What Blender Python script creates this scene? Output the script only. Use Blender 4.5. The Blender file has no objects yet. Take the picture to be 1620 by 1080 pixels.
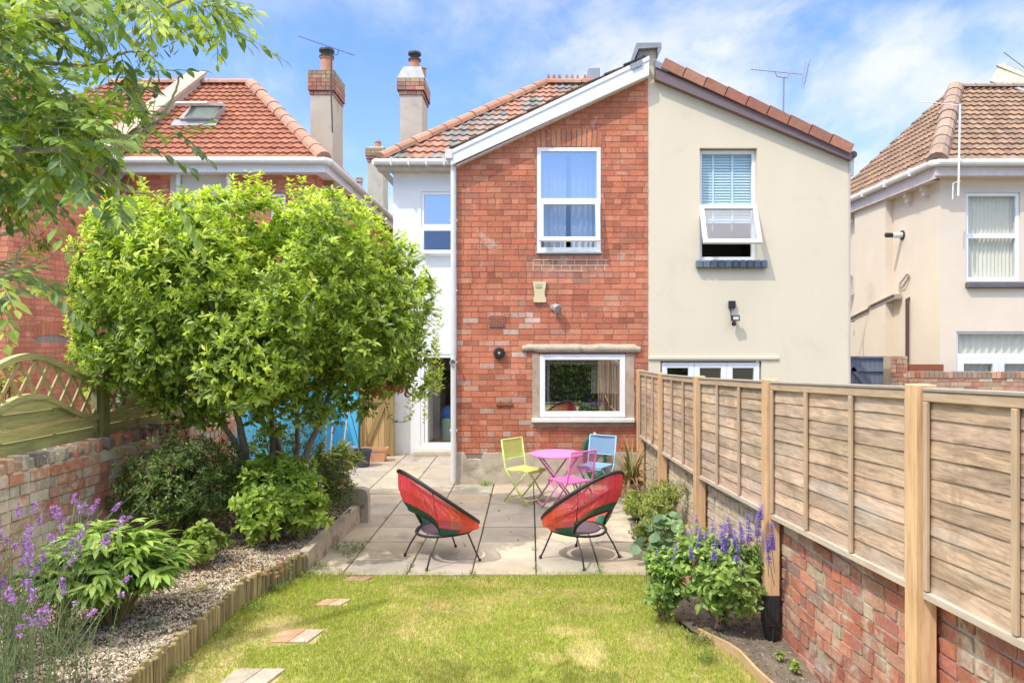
import bpy, math, random
import numpy as np
from mathutils import Vector, Matrix, noise
C = bpy.context.scene
COL = C.collection
R = math.radians
random.seed(7)
RNG = np.random.default_rng(11)

# ---------------------------------------------------------------- camera
F = 1120.0                                   # focal length in photograph pixels (1620 wide)
CAMH = 2.15
cd = bpy.data.cameras.new('camera'); cam = bpy.data.objects.new('camera', cd); COL.objects.link(cam)
cam.location = (0, 0, CAMH); cam.rotation_euler = (R(90), 0, 0)
cd.sensor_width = 36; cd.lens = 36 * F / 1620; cd.shift_x = -28 / 1620; cd.clip_end = 3000; cd.clip_start = .05
C.camera = cam
# ---------------------------------------------------------------- light
SUN = Vector((-.52, -.46, 1.0)).normalized()     # towards the sun
w = bpy.data.worlds.new('World'); C.world = w; w.use_nodes = True
wn = w.node_tree; wn.nodes.clear()
def wnode(t, **k):
    n = wn.nodes.new(t)
    for a, b in k.items(): setattr(n, a, b)
    return n
sky = wnode('ShaderNodeTexSky', sky_type='NISHITA', sun_disc=False)
sky.sun_elevation = math.asin(SUN.z); sky.sun_rotation = math.atan2(SUN.x, SUN.y)
sky.air_density = 1.0; sky.dust_density = .6; sky.ozone_density = 1.6
tc = wnode('ShaderNodeTexCoord')
sep = wnode('ShaderNodeSeparateXYZ'); wn.links.new(tc.outputs['Generated'], sep.inputs[0])
def wm(op, a, b=None, c=None, clamp=False):
    n = wnode('ShaderNodeMath', operation=op); n.use_clamp = clamp
    for i, s in enumerate((a, b, c)):
        if s is None: continue
        if isinstance(s, (int, float)): n.inputs[i].default_value = s
        else: wn.links.new(s, n.inputs[i])
    return n.outputs[0]
zc = wm('ADD', wm('MAXIMUM', sep.outputs[2], 0.0), .22)
px = wm('DIVIDE', sep.outputs[0], zc); py = wm('DIVIDE', sep.outputs[1], zc)
comb = wnode('ShaderNodeCombineXYZ'); wn.links.new(px, comb.inputs[0]); wn.links.new(py, comb.inputs[1])
def cloud(scale, detail, rough, rot, stretch, lo, hi, dist=.6, loc=(0, 0, 0)):
    mp = wnode('ShaderNodeMapping'); mp.inputs['Rotation'].default_value = (0, 0, R(rot)); mp.inputs['Scale'].default_value = (1, stretch, 1)
    mp.inputs['Location'].default_value = loc
    wn.links.new(comb.outputs[0], mp.inputs[0])
    nz = wnode('ShaderNodeTexNoise'); nz.inputs['Scale'].default_value = scale; nz.inputs['Detail'].default_value = detail
    nz.inputs['Roughness'].default_value = rough; nz.inputs['Distortion'].default_value = dist
    wn.links.new(mp.outputs[0], nz.inputs['Vector'])
    mr = wnode('ShaderNodeMapRange', interpolation_type='SMOOTHSTEP'); mr.inputs[1].default_value = lo; mr.inputs[2].default_value = hi
    wn.links.new(nz.outputs[0], mr.inputs[0])
    return mr.outputs[0]
c1 = cloud(1.15, 10, .58, 20, .9, .46, .72, .25, (5.35, 0.45, 0))
c2 = cloud(3.2, 9, .62, -35, .45, .52, .78, .8, (1.0, 4.0, 0))
lowmask = wm('SUBTRACT', 1.0, wm('DIVIDE', wm('MAXIMUM', sep.outputs[2], 0.0), .62), clamp=True)   # more haze near the horizon
cov = wm('ADD', wm('MULTIPLY', c1, .95), wm('MULTIPLY', c2, .38), clamp=True)
fr_ = wnode('ShaderNodeMapRange', interpolation_type='SMOOTHSTEP'); wn.links.new(sep.outputs[1], fr_.inputs[0]); fr_.inputs[1].default_value = -.5; fr_.inputs[2].default_value = .2; fr_.inputs[3].default_value = .25; fr_.inputs[4].default_value = .92
cov = wm('ADD', wm('MULTIPLY', cov, fr_.outputs[0]), wm('MULTIPLY', wm('POWER', lowmask, 1.6), .50), clamp=True)
mixc = wnode('ShaderNodeMix', data_type='RGBA'); wn.links.new(cov, mixc.inputs[0])
tint = wnode('ShaderNodeMix', data_type='RGBA', blend_type='MULTIPLY'); tint.inputs[0].default_value = 1
wn.links.new(sky.outputs[0], tint.inputs[6]); tint.inputs[7].default_value = (.55, .90, 1.42, 1)
wn.links.new(tint.outputs[2], mixc.inputs[6])
mixc.inputs[7].default_value = (4.5, 4.6, 4.8, 1)
bg = wnode('ShaderNodeBackground'); bg.inputs['Strength'].default_value = .15
# bright cloud dome added overhead, out of view, to lift the ambient fill
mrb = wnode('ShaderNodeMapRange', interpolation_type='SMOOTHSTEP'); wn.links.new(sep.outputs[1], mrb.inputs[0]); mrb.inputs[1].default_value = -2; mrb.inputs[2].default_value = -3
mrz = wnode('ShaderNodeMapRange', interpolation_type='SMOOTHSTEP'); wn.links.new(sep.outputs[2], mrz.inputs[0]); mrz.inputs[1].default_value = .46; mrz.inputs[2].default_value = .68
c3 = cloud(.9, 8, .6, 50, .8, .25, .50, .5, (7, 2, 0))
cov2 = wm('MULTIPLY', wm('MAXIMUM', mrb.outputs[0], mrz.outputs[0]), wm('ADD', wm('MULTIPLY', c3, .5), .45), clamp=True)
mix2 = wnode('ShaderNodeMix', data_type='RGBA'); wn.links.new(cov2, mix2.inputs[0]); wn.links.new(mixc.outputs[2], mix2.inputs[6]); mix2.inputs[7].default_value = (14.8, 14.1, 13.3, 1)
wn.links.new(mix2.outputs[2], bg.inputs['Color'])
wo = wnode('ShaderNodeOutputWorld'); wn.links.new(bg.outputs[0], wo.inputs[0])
sd = bpy.data.lights.new('sun', 'SUN'); sd.energy = 2.35; sd.angle = R(.53); sd.color = (1, .95, .87)
so = bpy.data.objects.new('sun', sd); COL.objects.link(so); so.location = (-6, -6, 12)
so.rotation_euler = SUN.to_track_quat('Z', 'Y').to_euler()
C.view_settings.view_transform = 'Standard'; C.view_settings.look = 'None'; C.view_settings.gamma = 1
C.view_settings.exposure = .60
C.cycles.max_bounces = 8; C.cycles.transparent_max_bounces = 12; C.cycles.caustics_reflective = False; C.cycles.caustics_refractive = False
C.cycles.sample_clamp_indirect = 6

# ---------------------------------------------------------------- helpers
def P(u, v, Y):
    return Vector(((u - 838) * Y / F, Y, CAMH - (v - 540) * Y / F))
def wx(u, Y): return (u - 838) * Y / F
def wz(v, Y): return CAMH - (v - 540) * Y / F

def lin(r, g=None, b=None):
    if g is None: r, g, b = r
    f = lambda c: (c / 12.92 if c <= .04045 else ((c + .055) / 1.055) ** 2.4)
    return (f(r / 255), f(g / 255), f(b / 255))

def vary(r, lo, hi, c):
    k = r.uniform(lo, hi); return tuple(q*k*r.uniform(.97, 1.03) for q in c)
def wpos(o):
    p = Vector((0, 0, 0))
    while o is not None: p += o.location; o = o.parent
    return p
def link(name, me, parent=None, mats=()):
    o = bpy.data.objects.new(name, me); COL.objects.link(o)
    for m in mats: me.materials.append(m)
    if parent is not None: o.parent = parent
    return o
def tag(o, label=None, cat=None, group=None, kind=None):
    if label: o['label'] = label
    if cat: o['category'] = cat
    if group: o['group'] = group
    if kind: o['kind'] = kind
    return o
def thing(name, label, cat, loc=(0, 0, 0), group=None):
    o = bpy.data.objects.new(name, None); COL.objects.link(o); o.location = loc; o.empty_display_size = .1
    return tag(o, label, cat, group)
def copy_tree(o, parent=None):
    c = o.copy(); COL.objects.link(c)
    if parent is not None: c.parent = parent
    for ch in list(o.children): copy_tree(ch, c)
    return c

class MB:
    """collects faces in world space and links them as one mesh"""
    def __init__(s): s.v = []; s.f = []; s.c = []; s.m = []; s.n = 0; s.cur = (.5, .5, .5); s.mi = 0
    def add(s, verts, faces, col=None):
        s.v.extend([tuple(x) for x in verts]); col = col or s.cur
        for f in faces: s.f.append([i + s.n for i in f]); s.c.append(col); s.m.append(s.mi)
        s.n += len(verts)
    def quad(s, a, b, c, d, col=None): s.add([a, b, c, d], [(0, 1, 2, 3)], col)
    def tri(s, a, b, c, col=None): s.add([a, b, c], [(0, 1, 2)], col)
    def box(s, x0, x1, y0, y1, z0, z1, col=None, M=None, bev=0):
        if bev > 0:
            b = min(bev, (x1-x0)*.45, (y1-y0)*.45, (z1-z0)*.45)
            vs = []
            for x, ix in ((x0, 0), (x1, 1)):
                for y, iy in ((y0, 0), (y1, 1)):
                    for z, iz in ((z0, 0), (z1, 1)):
                        sx = b if ix == 0 else -b; sy = b if iy == 0 else -b; sz = b if iz == 0 else -b
                        vs += [(x, y+sy, z+sz), (x+sx, y, z+sz), (x+sx, y+sy, z)]
            g = lambda ix, iy, iz, k: ((ix*2+iy)*2+iz)*3+k
            fs = []
            fs += [(g(0,0,0,0), g(0,0,1,0), g(0,1,1,0), g(0,1,0,0)), (g(1,0,0,0), g(1,1,0,0), g(1,1,1,0), g(1,0,1,0))]
            fs += [(g(0,0,0,1), g(1,0,0,1), g(1,0,1,1), g(0,0,1,1)), (g(0,1,0,1), g(0,1,1,1), g(1,1,1,1), g(1,1,0,1))]
            fs += [(g(0,0,0,2), g(0,1,0,2), g(1,1,0,2), g(1,0,0,2)), (g(0,0,1,2), g(1,0,1,2), g(1,1,1,2), g(0,1,1,2))]
            for a in (0, 1):
                for c in (0, 1):
                    fs.append((g(a,c,0,0), g(a,c,1,0), g(a,c,1,1), g(a,c,0,1)))
                    fs.append((g(a,0,c,0), g(a,1,c,0), g(a,1,c,2), g(a,0,c,2)))
                    fs.append((g(0,a,c,1), g(1,a,c,1), g(1,a,c,2), g(0,a,c,2)))
                    for e in (0, 1): fs.append((g(a,c,e,0), g(a,c,e,1), g(a,c,e,2)))
        else:
            vs = [(x0,y0,z0),(x1,y0,z0),(x1,y1,z0),(x0,y1,z0),(x0,y0,z1),(x1,y0,z1),(x1,y1,z1),(x0,y1,z1)]
            fs = [(0,3,2,1),(4,5,6,7),(0,1,5,4),(1,2,6,5),(2,3,7,6),(3,0,4,7)]
        if M is not None: vs = [M @ Vector(v) for v in vs]
        s.add(vs, fs, col)
    def bar(s, a, b, w, h, up=(0, 0, 1), col=None, bev=0):
        """box from a to b, w across, h along up"""
        a = Vector(a); b = Vector(b); d = b - a; L = d.length; d.normalize(); up = Vector(up)
        sd_ = d.cross(up)
        if sd_.length < 1e-5: sd_ = d.cross(Vector((0, 1, 0)))
        sd_.normalize(); u2 = sd_.cross(d)
        M = Matrix((( sd_.x, d.x, u2.x, a.x), (sd_.y, d.y, u2.y, a.y), (sd_.z, d.z, u2.z, a.z), (0, 0, 0, 1)))
        s.box(-w/2, w/2, 0, L, -h/2, h/2, col, M, bev)
    def tube(s, pts, r, n=8, col=None, closed=False, cap=True):
        pts = [Vector(p) for p in pts]; N = len(pts)
        rs = r if isinstance(r, (list, tuple)) else [r] * N
        ring = []; prev = None
        for i, p in enumerate(pts):
            if closed: t = pts[(i+1) % N] - pts[i-1]
            else: t = pts[min(i+1, N-1)] - pts[max(i-1, 0)]
            if t.length < 1e-9: t = Vector((0, 0, 1))
            t.normalize()
            if prev is None:
                a = t.cross(Vector((0, 0, 1)))
                if a.length < .05: a = t.cross(Vector((1, 0, 0)))
                a.normalize()
            else:
                a = prev - t * prev.dot(t)
                if a.length < 1e-6: a = t.orthogonal()
                a.normalize()
            prev = a; b = t.cross(a)
            ring.append([p + (a * math.cos(2*math.pi*k/n) + b * math.sin(2*math.pi*k/n)) * rs[i] for k in range(n)])
        vs = [q for g in ring for q in g]; fs = []
        for i in range(N if closed else N-1):
            j = (i+1) % N
            for k in range(n): fs.append((i*n+k, i*n+(k+1) % n, j*n+(k+1) % n, j*n+k))
        if cap and not closed: fs += [tuple(range(n))[::-1], tuple((N-1)*n+k for k in range(n))]
        s.add(vs, fs, col)
    def lathe(s, c, prof, n=24, col=None, axis=None, M=None):
        """prof: (r, z) pairs"""
        vs = []
        for r, z in prof:
            for k in range(n):
                a = 2*math.pi*k/n; vs.append(Vector((r*math.cos(a), r*math.sin(a), z)))
        if M is not None: vs = [M @ v for v in vs]
        vs = [v + Vector(c) for v in vs]
        fs = []
        for i in range(len(prof)-1):
            for k in range(n): fs.append((i*n+k, i*n+(k+1) % n, (i+1)*n+(k+1) % n, (i+1)*n+k))
        s.add(vs, fs, col)
    def prism(s, poly, off, col=None):
        """poly: list of 3D points (planar), extruded by vector off"""
        n = len(poly); p = [Vector(q) for q in poly]; o = Vector(off)
        s.add(p + [q + o for q in p], [tuple(range(n))[::-1], tuple(range(n, 2*n))] + [(i, (i+1) % n, (i+1) % n + n, i+n) for i in range(n)], col)
    def arrays(s, V, Fq, cols):
        """numpy verts (N,3), faces (M,k), cols (M,3)"""
        s.v.extend(map(tuple, V.tolist())); s.f.extend((Fq + s.n).tolist()); s.c.extend(map(tuple, cols.tolist())); s.m.extend([s.mi]*len(Fq)); s.n += len(V)
    def build(s, name, mats, parent=None, smooth=False, label=None):
        me = bpy.data.meshes.new(name)
        off = wpos(parent) if parent is not None else Vector((0, 0, 0))
        V = np.array(s.v, dtype=np.float32).reshape(-1, 3) - np.array(off, dtype=np.float32)
        org = None
        if parent is None:
            lo = V.min(0); hi = V.max(0); org = np.array([(lo[0]+hi[0])/2, (lo[1]+hi[1])/2, lo[2]], dtype=np.float32); V = V - org
        sizes = np.fromiter((len(f) for f in s.f), dtype=np.int32, count=len(s.f))
        loops = np.fromiter((i for f in s.f for i in f), dtype=np.int32)
        me.vertices.add(len(V)); me.vertices.foreach_set('co', V.ravel())
        me.loops.add(len(loops)); me.loops.foreach_set('vertex_index', loops)
        me.polygons.add(len(sizes)); st = np.zeros(len(sizes), dtype=np.int32); st[1:] = np.cumsum(sizes)[:-1]
        me.polygons.foreach_set('loop_start', st); me.polygons.foreach_set('loop_total', sizes)
        me.polygons.foreach_set('material_index', np.array(s.m, dtype=np.int32))
        me.polygons.foreach_set('use_smooth', np.full(len(sizes), bool(smooth)))
        at = me.attributes.new('col', 'FLOAT_COLOR', 'FACE')
        ca = np.ones((len(sizes), 4), dtype=np.float32); ca[:, :3] = np.array(s.c, dtype=np.float32).reshape(-1, 3)
        at.data.foreach_set('color', ca.ravel())
        me.update(calc_edges=True); me.validate(clean_customdata=False)
        if not isinstance(mats, (list, tuple)): mats = [mats]
        o = link(name, me, parent, mats)
        if org is not None: o.location = Vector(org.tolist())
        if label: o['label'] = label
        return o

# ---- materials
def newmat(name):
    m = bpy.data.materials.new(name); m.use_nodes = True; nt = m.node_tree
    return m, nt, nt.nodes['Principled BSDF'], nt.nodes['Material Output']
def N(nt, t, **k):
    n = nt.nodes.new(t)
    for a, b in k.items(): setattr(n, a, b)
    return n
def nmath(nt, op, a, b=None, clamp=False):
    n = N(nt, 'ShaderNodeMath', operation=op, use_clamp=clamp)
    for i, s in enumerate((a, b)):
        if s is None: continue
        if isinstance(s, (int, float)): n.inputs[i].default_value = s
        else: nt.links.new(s, n.inputs[i])
    return n.outputs[0]
def nnoise(nt, scale, detail=4, rough=.55, dist=0, vec=None, stretch=None):
    n = N(nt, 'ShaderNodeTexNoise'); n.inputs['Scale'].default_value = scale; n.inputs['Detail'].default_value = detail
    n.inputs['Roughness'].default_value = rough; n.inputs['Distortion'].default_value = dist
    if vec is None: vec = N(nt, 'ShaderNodeTexCoord').outputs['Object']
    if stretch:
        mp = N(nt, 'ShaderNodeMapping'); mp.inputs['Scale'].default_value = stretch; nt.links.new(vec, mp.inputs[0]); vec = mp.outputs[0]
    nt.links.new(vec, n.inputs['Vector']); return n.outputs[0]
def nramp(nt, fac, stops):
    n = N(nt, 'ShaderNodeValToRGB'); e = n.color_ramp.elements
    while len(e) > 1: e.remove(e[-1])
    for i, (p, c) in enumerate(stops):
        q = e[0] if i == 0 else e.new(p)
        q.position = p; q.color = (c, c, c, 1) if isinstance(c, (int, float)) else (*c, 1)
    nt.links.new(fac, n.inputs[0]); return n.outputs[0]
def nmix(nt, fac, a, b, bt='MIX'):
    n = N(nt, 'ShaderNodeMix', data_type='RGBA', blend_type=bt)
    for i, s in ((0, fac), (6, a), (7, b)):
        if isinstance(s, (int, float)): n.inputs[i].default_value = s if i == 0 else (s, s, s, 1)
        elif isinstance(s, tuple): n.inputs[i].default_value = (*s[:3], 1)
        else: nt.links.new(s, n.inputs[i])
    return n.outputs[2]
def nbump(nt, h, strength, dist=.01):
    n = N(nt, 'ShaderNodeBump'); n.inputs['Strength'].default_value = strength; n.inputs['Distance'].default_value = dist
    nt.links.new(h, n.inputs['Height']); return n.outputs[0]
def ncol(nt):
    a = N(nt, 'ShaderNodeAttribute', attribute_name='col'); return a.outputs['Color']
MATS = {}
def mat(key, color=None, rough=.6, metal=0, var=.12, vscale=6, bump=.0, bscale=60, spec=.5, attr=False, stretch=None, dark=None, coat=0):
    """plain surface with noise variation and bump; attr: base colour comes from the face attribute"""
    if key in MATS: return MATS[key]
    m, nt, b, out = newmat(key)
    base = ncol(nt) if attr else None
    nz = nnoise(nt, vscale, 6, .6, .2, stretch=stretch)
    fac = nramp(nt, nz, [(.25, 1 - var), (.75, 1 + var)])
    col = nmix(nt, 1.0, base if attr else tuple(color), fac, 'MULTIPLY')
    if dark:   # stains with a shape of their own: (colour, noise scale, lo, hi)
        k = nramp(nt, nnoise(nt, dark[1], 8, .65, .5), [(dark[2], 0.0), (dark[3], 1.0)])
        col = nmix(nt, k, col, dark[0])
    nt.links.new(col, b.inputs['Base Color'])
    b.inputs['Roughness'].default_value = rough; b.inputs['Metallic'].default_value = metal; b.inputs['Specular IOR Level'].default_value = spec
    b.inputs['Coat Weight'].default_value = coat
    if bump: nt.links.new(nbump(nt, nnoise(nt, bscale, 6, .6, stretch=stretch), bump), b.inputs['Normal'])
    MATS[key] = m; return m
def leafmat(key, rough=.45, trans=.35, spec=.4):
    if key in MATS: return MATS[key]
    m, nt, b, out = newmat(key)
    col = nmix(nt, 1.0, ncol(nt), nramp(nt, nnoise(nt, 30, 3), [(.3, .85), (.7, 1.15)]), 'MULTIPLY')
    nt.links.new(col, b.inputs['Base Color']); b.inputs['Roughness'].default_value = rough; b.inputs['Specular IOR Level'].default_value = spec
    tr = N(nt, 'ShaderNodeBsdfTranslucent')
    nt.links.new(nmix(nt, 1.0, col, (1.25, 1.35, .6), 'MULTIPLY'), tr.inputs['Color'])
    mx = N(nt, 'ShaderNodeMixShader'); mx.inputs[0].default_value = trans
    nt.links.new(b.outputs[0], mx.inputs[1]); nt.links.new(tr.outputs[0], mx.inputs[2]); nt.links.new(mx.outputs[0], out.inputs[0])
    MATS[key] = m; return m
def glassmat(key, tint=(.9, .95, .95), extra=.1):
    if key in MATS: return MATS[key]
    m, nt, b, out = newmat(key); nt.nodes.remove(b)
    fr = N(nt, 'ShaderNodeLayerWeight')       # Schlick curve, the same from both faces of the pane
    fac = nmath(nt, 'ADD', nmath(nt, 'MULTIPLY', nmath(nt, 'POWER', fr.outputs['Facing'], 5.0), .9), .06 + extra, clamp=True)
    tr = N(nt, 'ShaderNodeBsdfTransparent'); tr.inputs[0].default_value = (*tint, 1)
    gl = N(nt, 'ShaderNodeBsdfGlossy'); gl.inputs['Roughness'].default_value = .01
    nt.links.new(nbump(nt, nnoise(nt, 1.3, 2), .05, .02), gl.inputs['Normal'])
    mx = N(nt, 'ShaderNodeMixShader'); nt.links.new(fac, mx.inputs[0])
    nt.links.new(tr.outputs[0], mx.inputs[1]); nt.links.new(gl.outputs[0], mx.inputs[2]); nt.links.new(mx.outputs[0], out.inputs[0])
    MATS[key] = m; return m
def brickmat(key, smear=None, smear_scale=2.0, lo=.52, hi=.64, rough=.92, bump=.5):
    """bricks: colour per face, gritty noise, and optionally smeared mortar or limewash of its own shape"""
    if key in MATS: return MATS[key]
    m, nt, b, out = newmat(key)
    col = nmix(nt, 1.0, ncol(nt), nramp(nt, nnoise(nt, 45, 6, .7), [(.25, .72), (.75, 1.25)]), 'MULTIPLY')
    col = nmix(nt, 1.0, col, nramp(nt, nnoise(nt, .9, 7, .66, .8), [(.3, .84), (.7, 1.15)]), 'MULTIPLY')
    col = nmix(nt, 1.0, col, nramp(nt, nnoise(nt, 3.5, 6, .7, .4, stretch=(1.6, 1.6, .5)), [(.35, .86), (.62, 1.06)]), 'MULTIPLY')
    if smear:
        k1 = nnoise(nt, smear_scale, 8, .68, .6); k2 = nnoise(nt, smear_scale * 9, 6, .7)
        k = nramp(nt, nmath(nt, 'ADD', nmath(nt, 'MULTIPLY', k1, .75), nmath(nt, 'MULTIPLY', k2, .25)), [(lo, 0.0), (hi, 1.0)])
        col = nmix(nt, nmath(nt, 'MULTIPLY', k, .9), col, nmix(nt, nnoise(nt, 14, 5), tuple(c * .75 for c in smear), smear))
    nt.links.new(col, b.inputs['Base Color']); b.inputs['Roughness'].default_value = rough; b.inputs['Specular IOR Level'].default_value = .25
    nt.links.new(nbump(nt, nnoise(nt, 70, 6, .7), bump, .006), b.inputs['Normal'])
    MATS[key] = m; return m
def woodmat(key, a, b_, axis='z', rough=.8, knots=None, spec=.3):
    """long grain along one axis"""
    if key in MATS: return MATS[key]
    m, nt, b, out = newmat(key)
    st = {'x': (1.2, 22, 22), 'y': (22, 1.2, 22), 'z': (22, 22, 1.2)}[axis]
    g = nnoise(nt, 2.2, 6, .65, 1.2, stretch=st)
    g2 = nnoise(nt, 1.4, 5, .6, .5)
    g3 = nnoise(nt, 1.6, 8, .72, 1.5, stretch={'x': (.7, 7, 7), 'y': (7, .7, 7), 'z': (7, 7, .7)}[axis])
    k = nmath(nt, 'ADD', nmath(nt, 'ADD', nmath(nt, 'MULTIPLY', g, .40), nmath(nt, 'MULTIPLY', g2, .25)), nmath(nt, 'MULTIPLY', g3, .42))
    col = nramp(nt, k, [(.42, b_), (.61, a)])
    col = nmix(nt, 1.0, col, nmix(nt, .85, (1, 1, 1), ncol(nt)), 'MULTIPLY')
    if knots:
        kv = N(nt, 'ShaderNodeTexVoronoi'); kv.inputs['Scale'].default_value = 5.0
        mp = N(nt, 'ShaderNodeMapping'); mp.inputs['Scale'].default_value = {'y': (1, .8, 1.9)}.get(axis, (1, 1, 1))
        nt.links.new(N(nt, 'ShaderNodeTexCoord').outputs['Object'], mp.inputs[0]); nt.links.new(mp.outputs[0], kv.inputs['Vector'])
        kk = nramp(nt, kv.outputs['Distance'], [(.0, 1.0), (.16, .75), (.24, 0.0)])
        kk = nmath(nt, 'MULTIPLY', kk, nramp(nt, nnoise(nt, 3, 2), [(.50, 0.0), (.60, .42)]))
        col = nmix(nt, kk, col, knots)
        sn = nramp(nt, nnoise(nt, 2.6, 8, .72, 1.0), [(.53, 0.0), (.66, .62)]); col = nmix(nt, sn, col, (.27, .19, .125))
        gy = nramp(nt, nnoise(nt, 1.7, 7, .7, .6, stretch=(1, .5, 2)), [(.50, 0.0), (.64, .55)]); col = nmix(nt, gy, col, (.50, .45, .38))
    nt.links.new(col, b.inputs['Base Color']); b.inputs['Roughness'].default_value = rough; b.inputs['Specular IOR Level'].default_value = spec
    nt.links.new(nbump(nt, g, .4, .004), b.inputs['Normal'])
    MATS[key] = m; return m

# ---- walls with openings; M(s, out, z) maps wall coordinates to the world
def holed(mb, s0, s1, z0, top, holes, M, depth=.14, extra=(), col=None):
    tf = top if callable(top) else (lambda s, t=top: t)
    xs = sorted(set([s0, s1] + [h[0] for h in holes] + [h[1] for h in holes] + list(extra)))
    xs = [x for x in xs if s0 - 1e-6 <= x <= s1 + 1e-6]
    for a, b in zip(xs[:-1], xs[1:]):
        if b - a < 1e-6: continue
        hs = sorted([h for h in holes if h[0] < b - 1e-6 and h[1] > a + 1e-6], key=lambda h: h[2])
        z = z0
        for h in hs:
            if h[2] > z + 1e-6: mb.quad(M(a, 0, z), M(b, 0, z), M(b, 0, h[2]), M(a, 0, h[2]), col)
            z = h[3]
        mb.quad(M(a, 0, z), M(b, 0, z), M(b, 0, tf(b)), M(a, 0, tf(a)), col)
    for h in holes:
        a, b, c, d = h[:4]; D = -depth
        mb.quad(M(a, 0, c), M(a, D, c), M(a, D, d), M(a, 0, d), col); mb.quad(M(b, 0, c), M(b, 0, d), M(b, D, d), M(b, D, c), col)
        mb.quad(M(a, 0, c), M(b, 0, c), M(b, D, c), M(a, D, c), col); mb.quad(M(a, 0, d), M(a, D, d), M(b, D, d), M(b, 0, d), col)
def brick_field(mb, s0, s1, z0, top, holes, M, colf, course=.0856, length=.236, gap=.009, out=.007, jit=.0015, header=.12, rnd=None, wob=0.0):
    rnd = rnd or random.Random(3)
    tf = top if callable(top) else (lambda s, t=top: t)
    zmax = max(tf(s0), tf(s1), tf((s0+s1)/2)); k = 0; z = z0
    while z + course * .6 < zmax + 1e-6:
        z1 = z + course - gap
        s = s0 - (k % 2) * length * .5 - rnd.random() * .02
        headrow = rnd.random() < header
        while s < s1:
            L = length * (.5 if (headrow or rnd.random() < .07) else 1.0) * rnd.uniform(.97, 1.03)
            a, b = max(s, s0), min(s + L - gap, s1)
            s += L
            segs = [(a, b)]
            for h in holes:
                if z1 > h[2] + course * .35 and z < h[3] - course * .35:
                    ns = []
                    for p, q in segs:
                        if q <= h[0] or p >= h[1]: ns.append((p, q))
                        else:
                            if p < h[0]: ns.append((p, h[0]))
                            if q > h[1]: ns.append((h[1], q))
                    segs = ns
            for p, q in segs:
                if q - p < .022: continue
                t = min(tf(p), tf(q))
                zt = min(z1, t)
                if zt - z < course * .25:
                    continue
                j = lambda: rnd.uniform(-jit, jit)
                o = out + rnd.uniform(-.3, .3) * out
                wz_ = wob * math.sin(p * 2.1 + k * .3)
                w2 = wob * math.sin(q * 2.1 + k * .3)
                f = [(p + j(), o + j(), z + j() + wz_), (q + j(), o + j(), z + j() + w2), (q + j(), o + j(), zt + j() + w2), (p + j(), o + j(), zt + j() + wz_)]
                bb = [(x, -.004, zz) for x, _, zz in f]
                mb.add([M(*v) for v in f + bb], [(0, 1, 2, 3), (0, 4, 5, 1), (1, 5, 6, 2), (2, 6, 7, 3), (3, 7, 4, 0)], colf((p+q)/2, (z+z1)/2, rnd))
        z += course; k += 1

# ---- roof tiles: wavy courses on a sloping polygon
def tiled(mb, org, ax, up, poly, colf, tw=.30, course=.32, wave=.03, step=.028, rnd=None):
    if tw < .24: tw = .155; wave = .026; step = .032; course *= .9
    """org + a*ax + b*up; poly in (a, b): convex; courses run along ax, b grows up the slope"""
    rnd = rnd or random.Random(5)
    org = Vector(org); ax = Vector(ax).normalized(); up = Vector(up).normalized(); nr = ax.cross(up).normalized()
    if nr.z < 0: nr = -nr
    bs = [p[1] for p in poly]; b0, b1 = min(bs), max(bs)
    def span(b):
        xs = []
        for i in range(len(poly)):
            (xa, ya), (xb, yb) = poly[i], poly[(i+1) % len(poly)]
            if (ya - b) * (yb - b) <= 0 and abs(yb - ya) > 1e-9: xs.append(xa + (xb - xa) * (b - ya) / (yb - ya))
            elif abs(ya - b) < 1e-9 and abs(yb - b) < 1e-9: xs += [xa, xb]
        return (min(xs), max(xs)) if xs else None
    K = 5; nc = int(math.ceil((b1 - b0) / course)); amin = min(p[0] for p in poly); amax = max(p[0] for p in poly)
    ncol = int(math.ceil((amax - amin) / tw))
    def prof(t):   # double-roman/pantile: roll then trough
        t = t % 1.0
        return wave * (math.cos(2 * math.pi * t) * .5 + .5) ** 1.3
    for c in range(nc):
        lo, hi = b0 + c * course, min(b0 + (c + 1) * course, b1)
        sl, sh = span(lo + 1e-6), span(hi - 1e-6)
        if not sl or not sh: continue
        for q in range(ncol):
            a0 = amin + q * tw
            if a0 + tw < min(sl[0], sh[0]) or a0 > max(sl[1], sh[1]): continue
            cc = colf(q, c, rnd); lift = rnd.uniform(0, .006)
            vs = []
            for k in range(K + 1):
                a = a0 + tw * k / K; h = prof(k / K)
                al = min(max(a, sl[0]), sl[1]); ah = min(max(a, sh[0]), sh[1])
                vs += [org + ax*al + up*(lo - .0) + nr*(h + step + lift), org + ax*ah + up*hi + nr*(h + .002 + lift), org + ax*al + up*lo + nr*(h - .012)]
            fs = []
            for k in range(K): fs += [(k*3, (k+1)*3, (k+1)*3+1, k*3+1), (k*3+2, (k+1)*3+2, (k+1)*3, k*3)]
            mb.add(vs, fs, cc)

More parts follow.
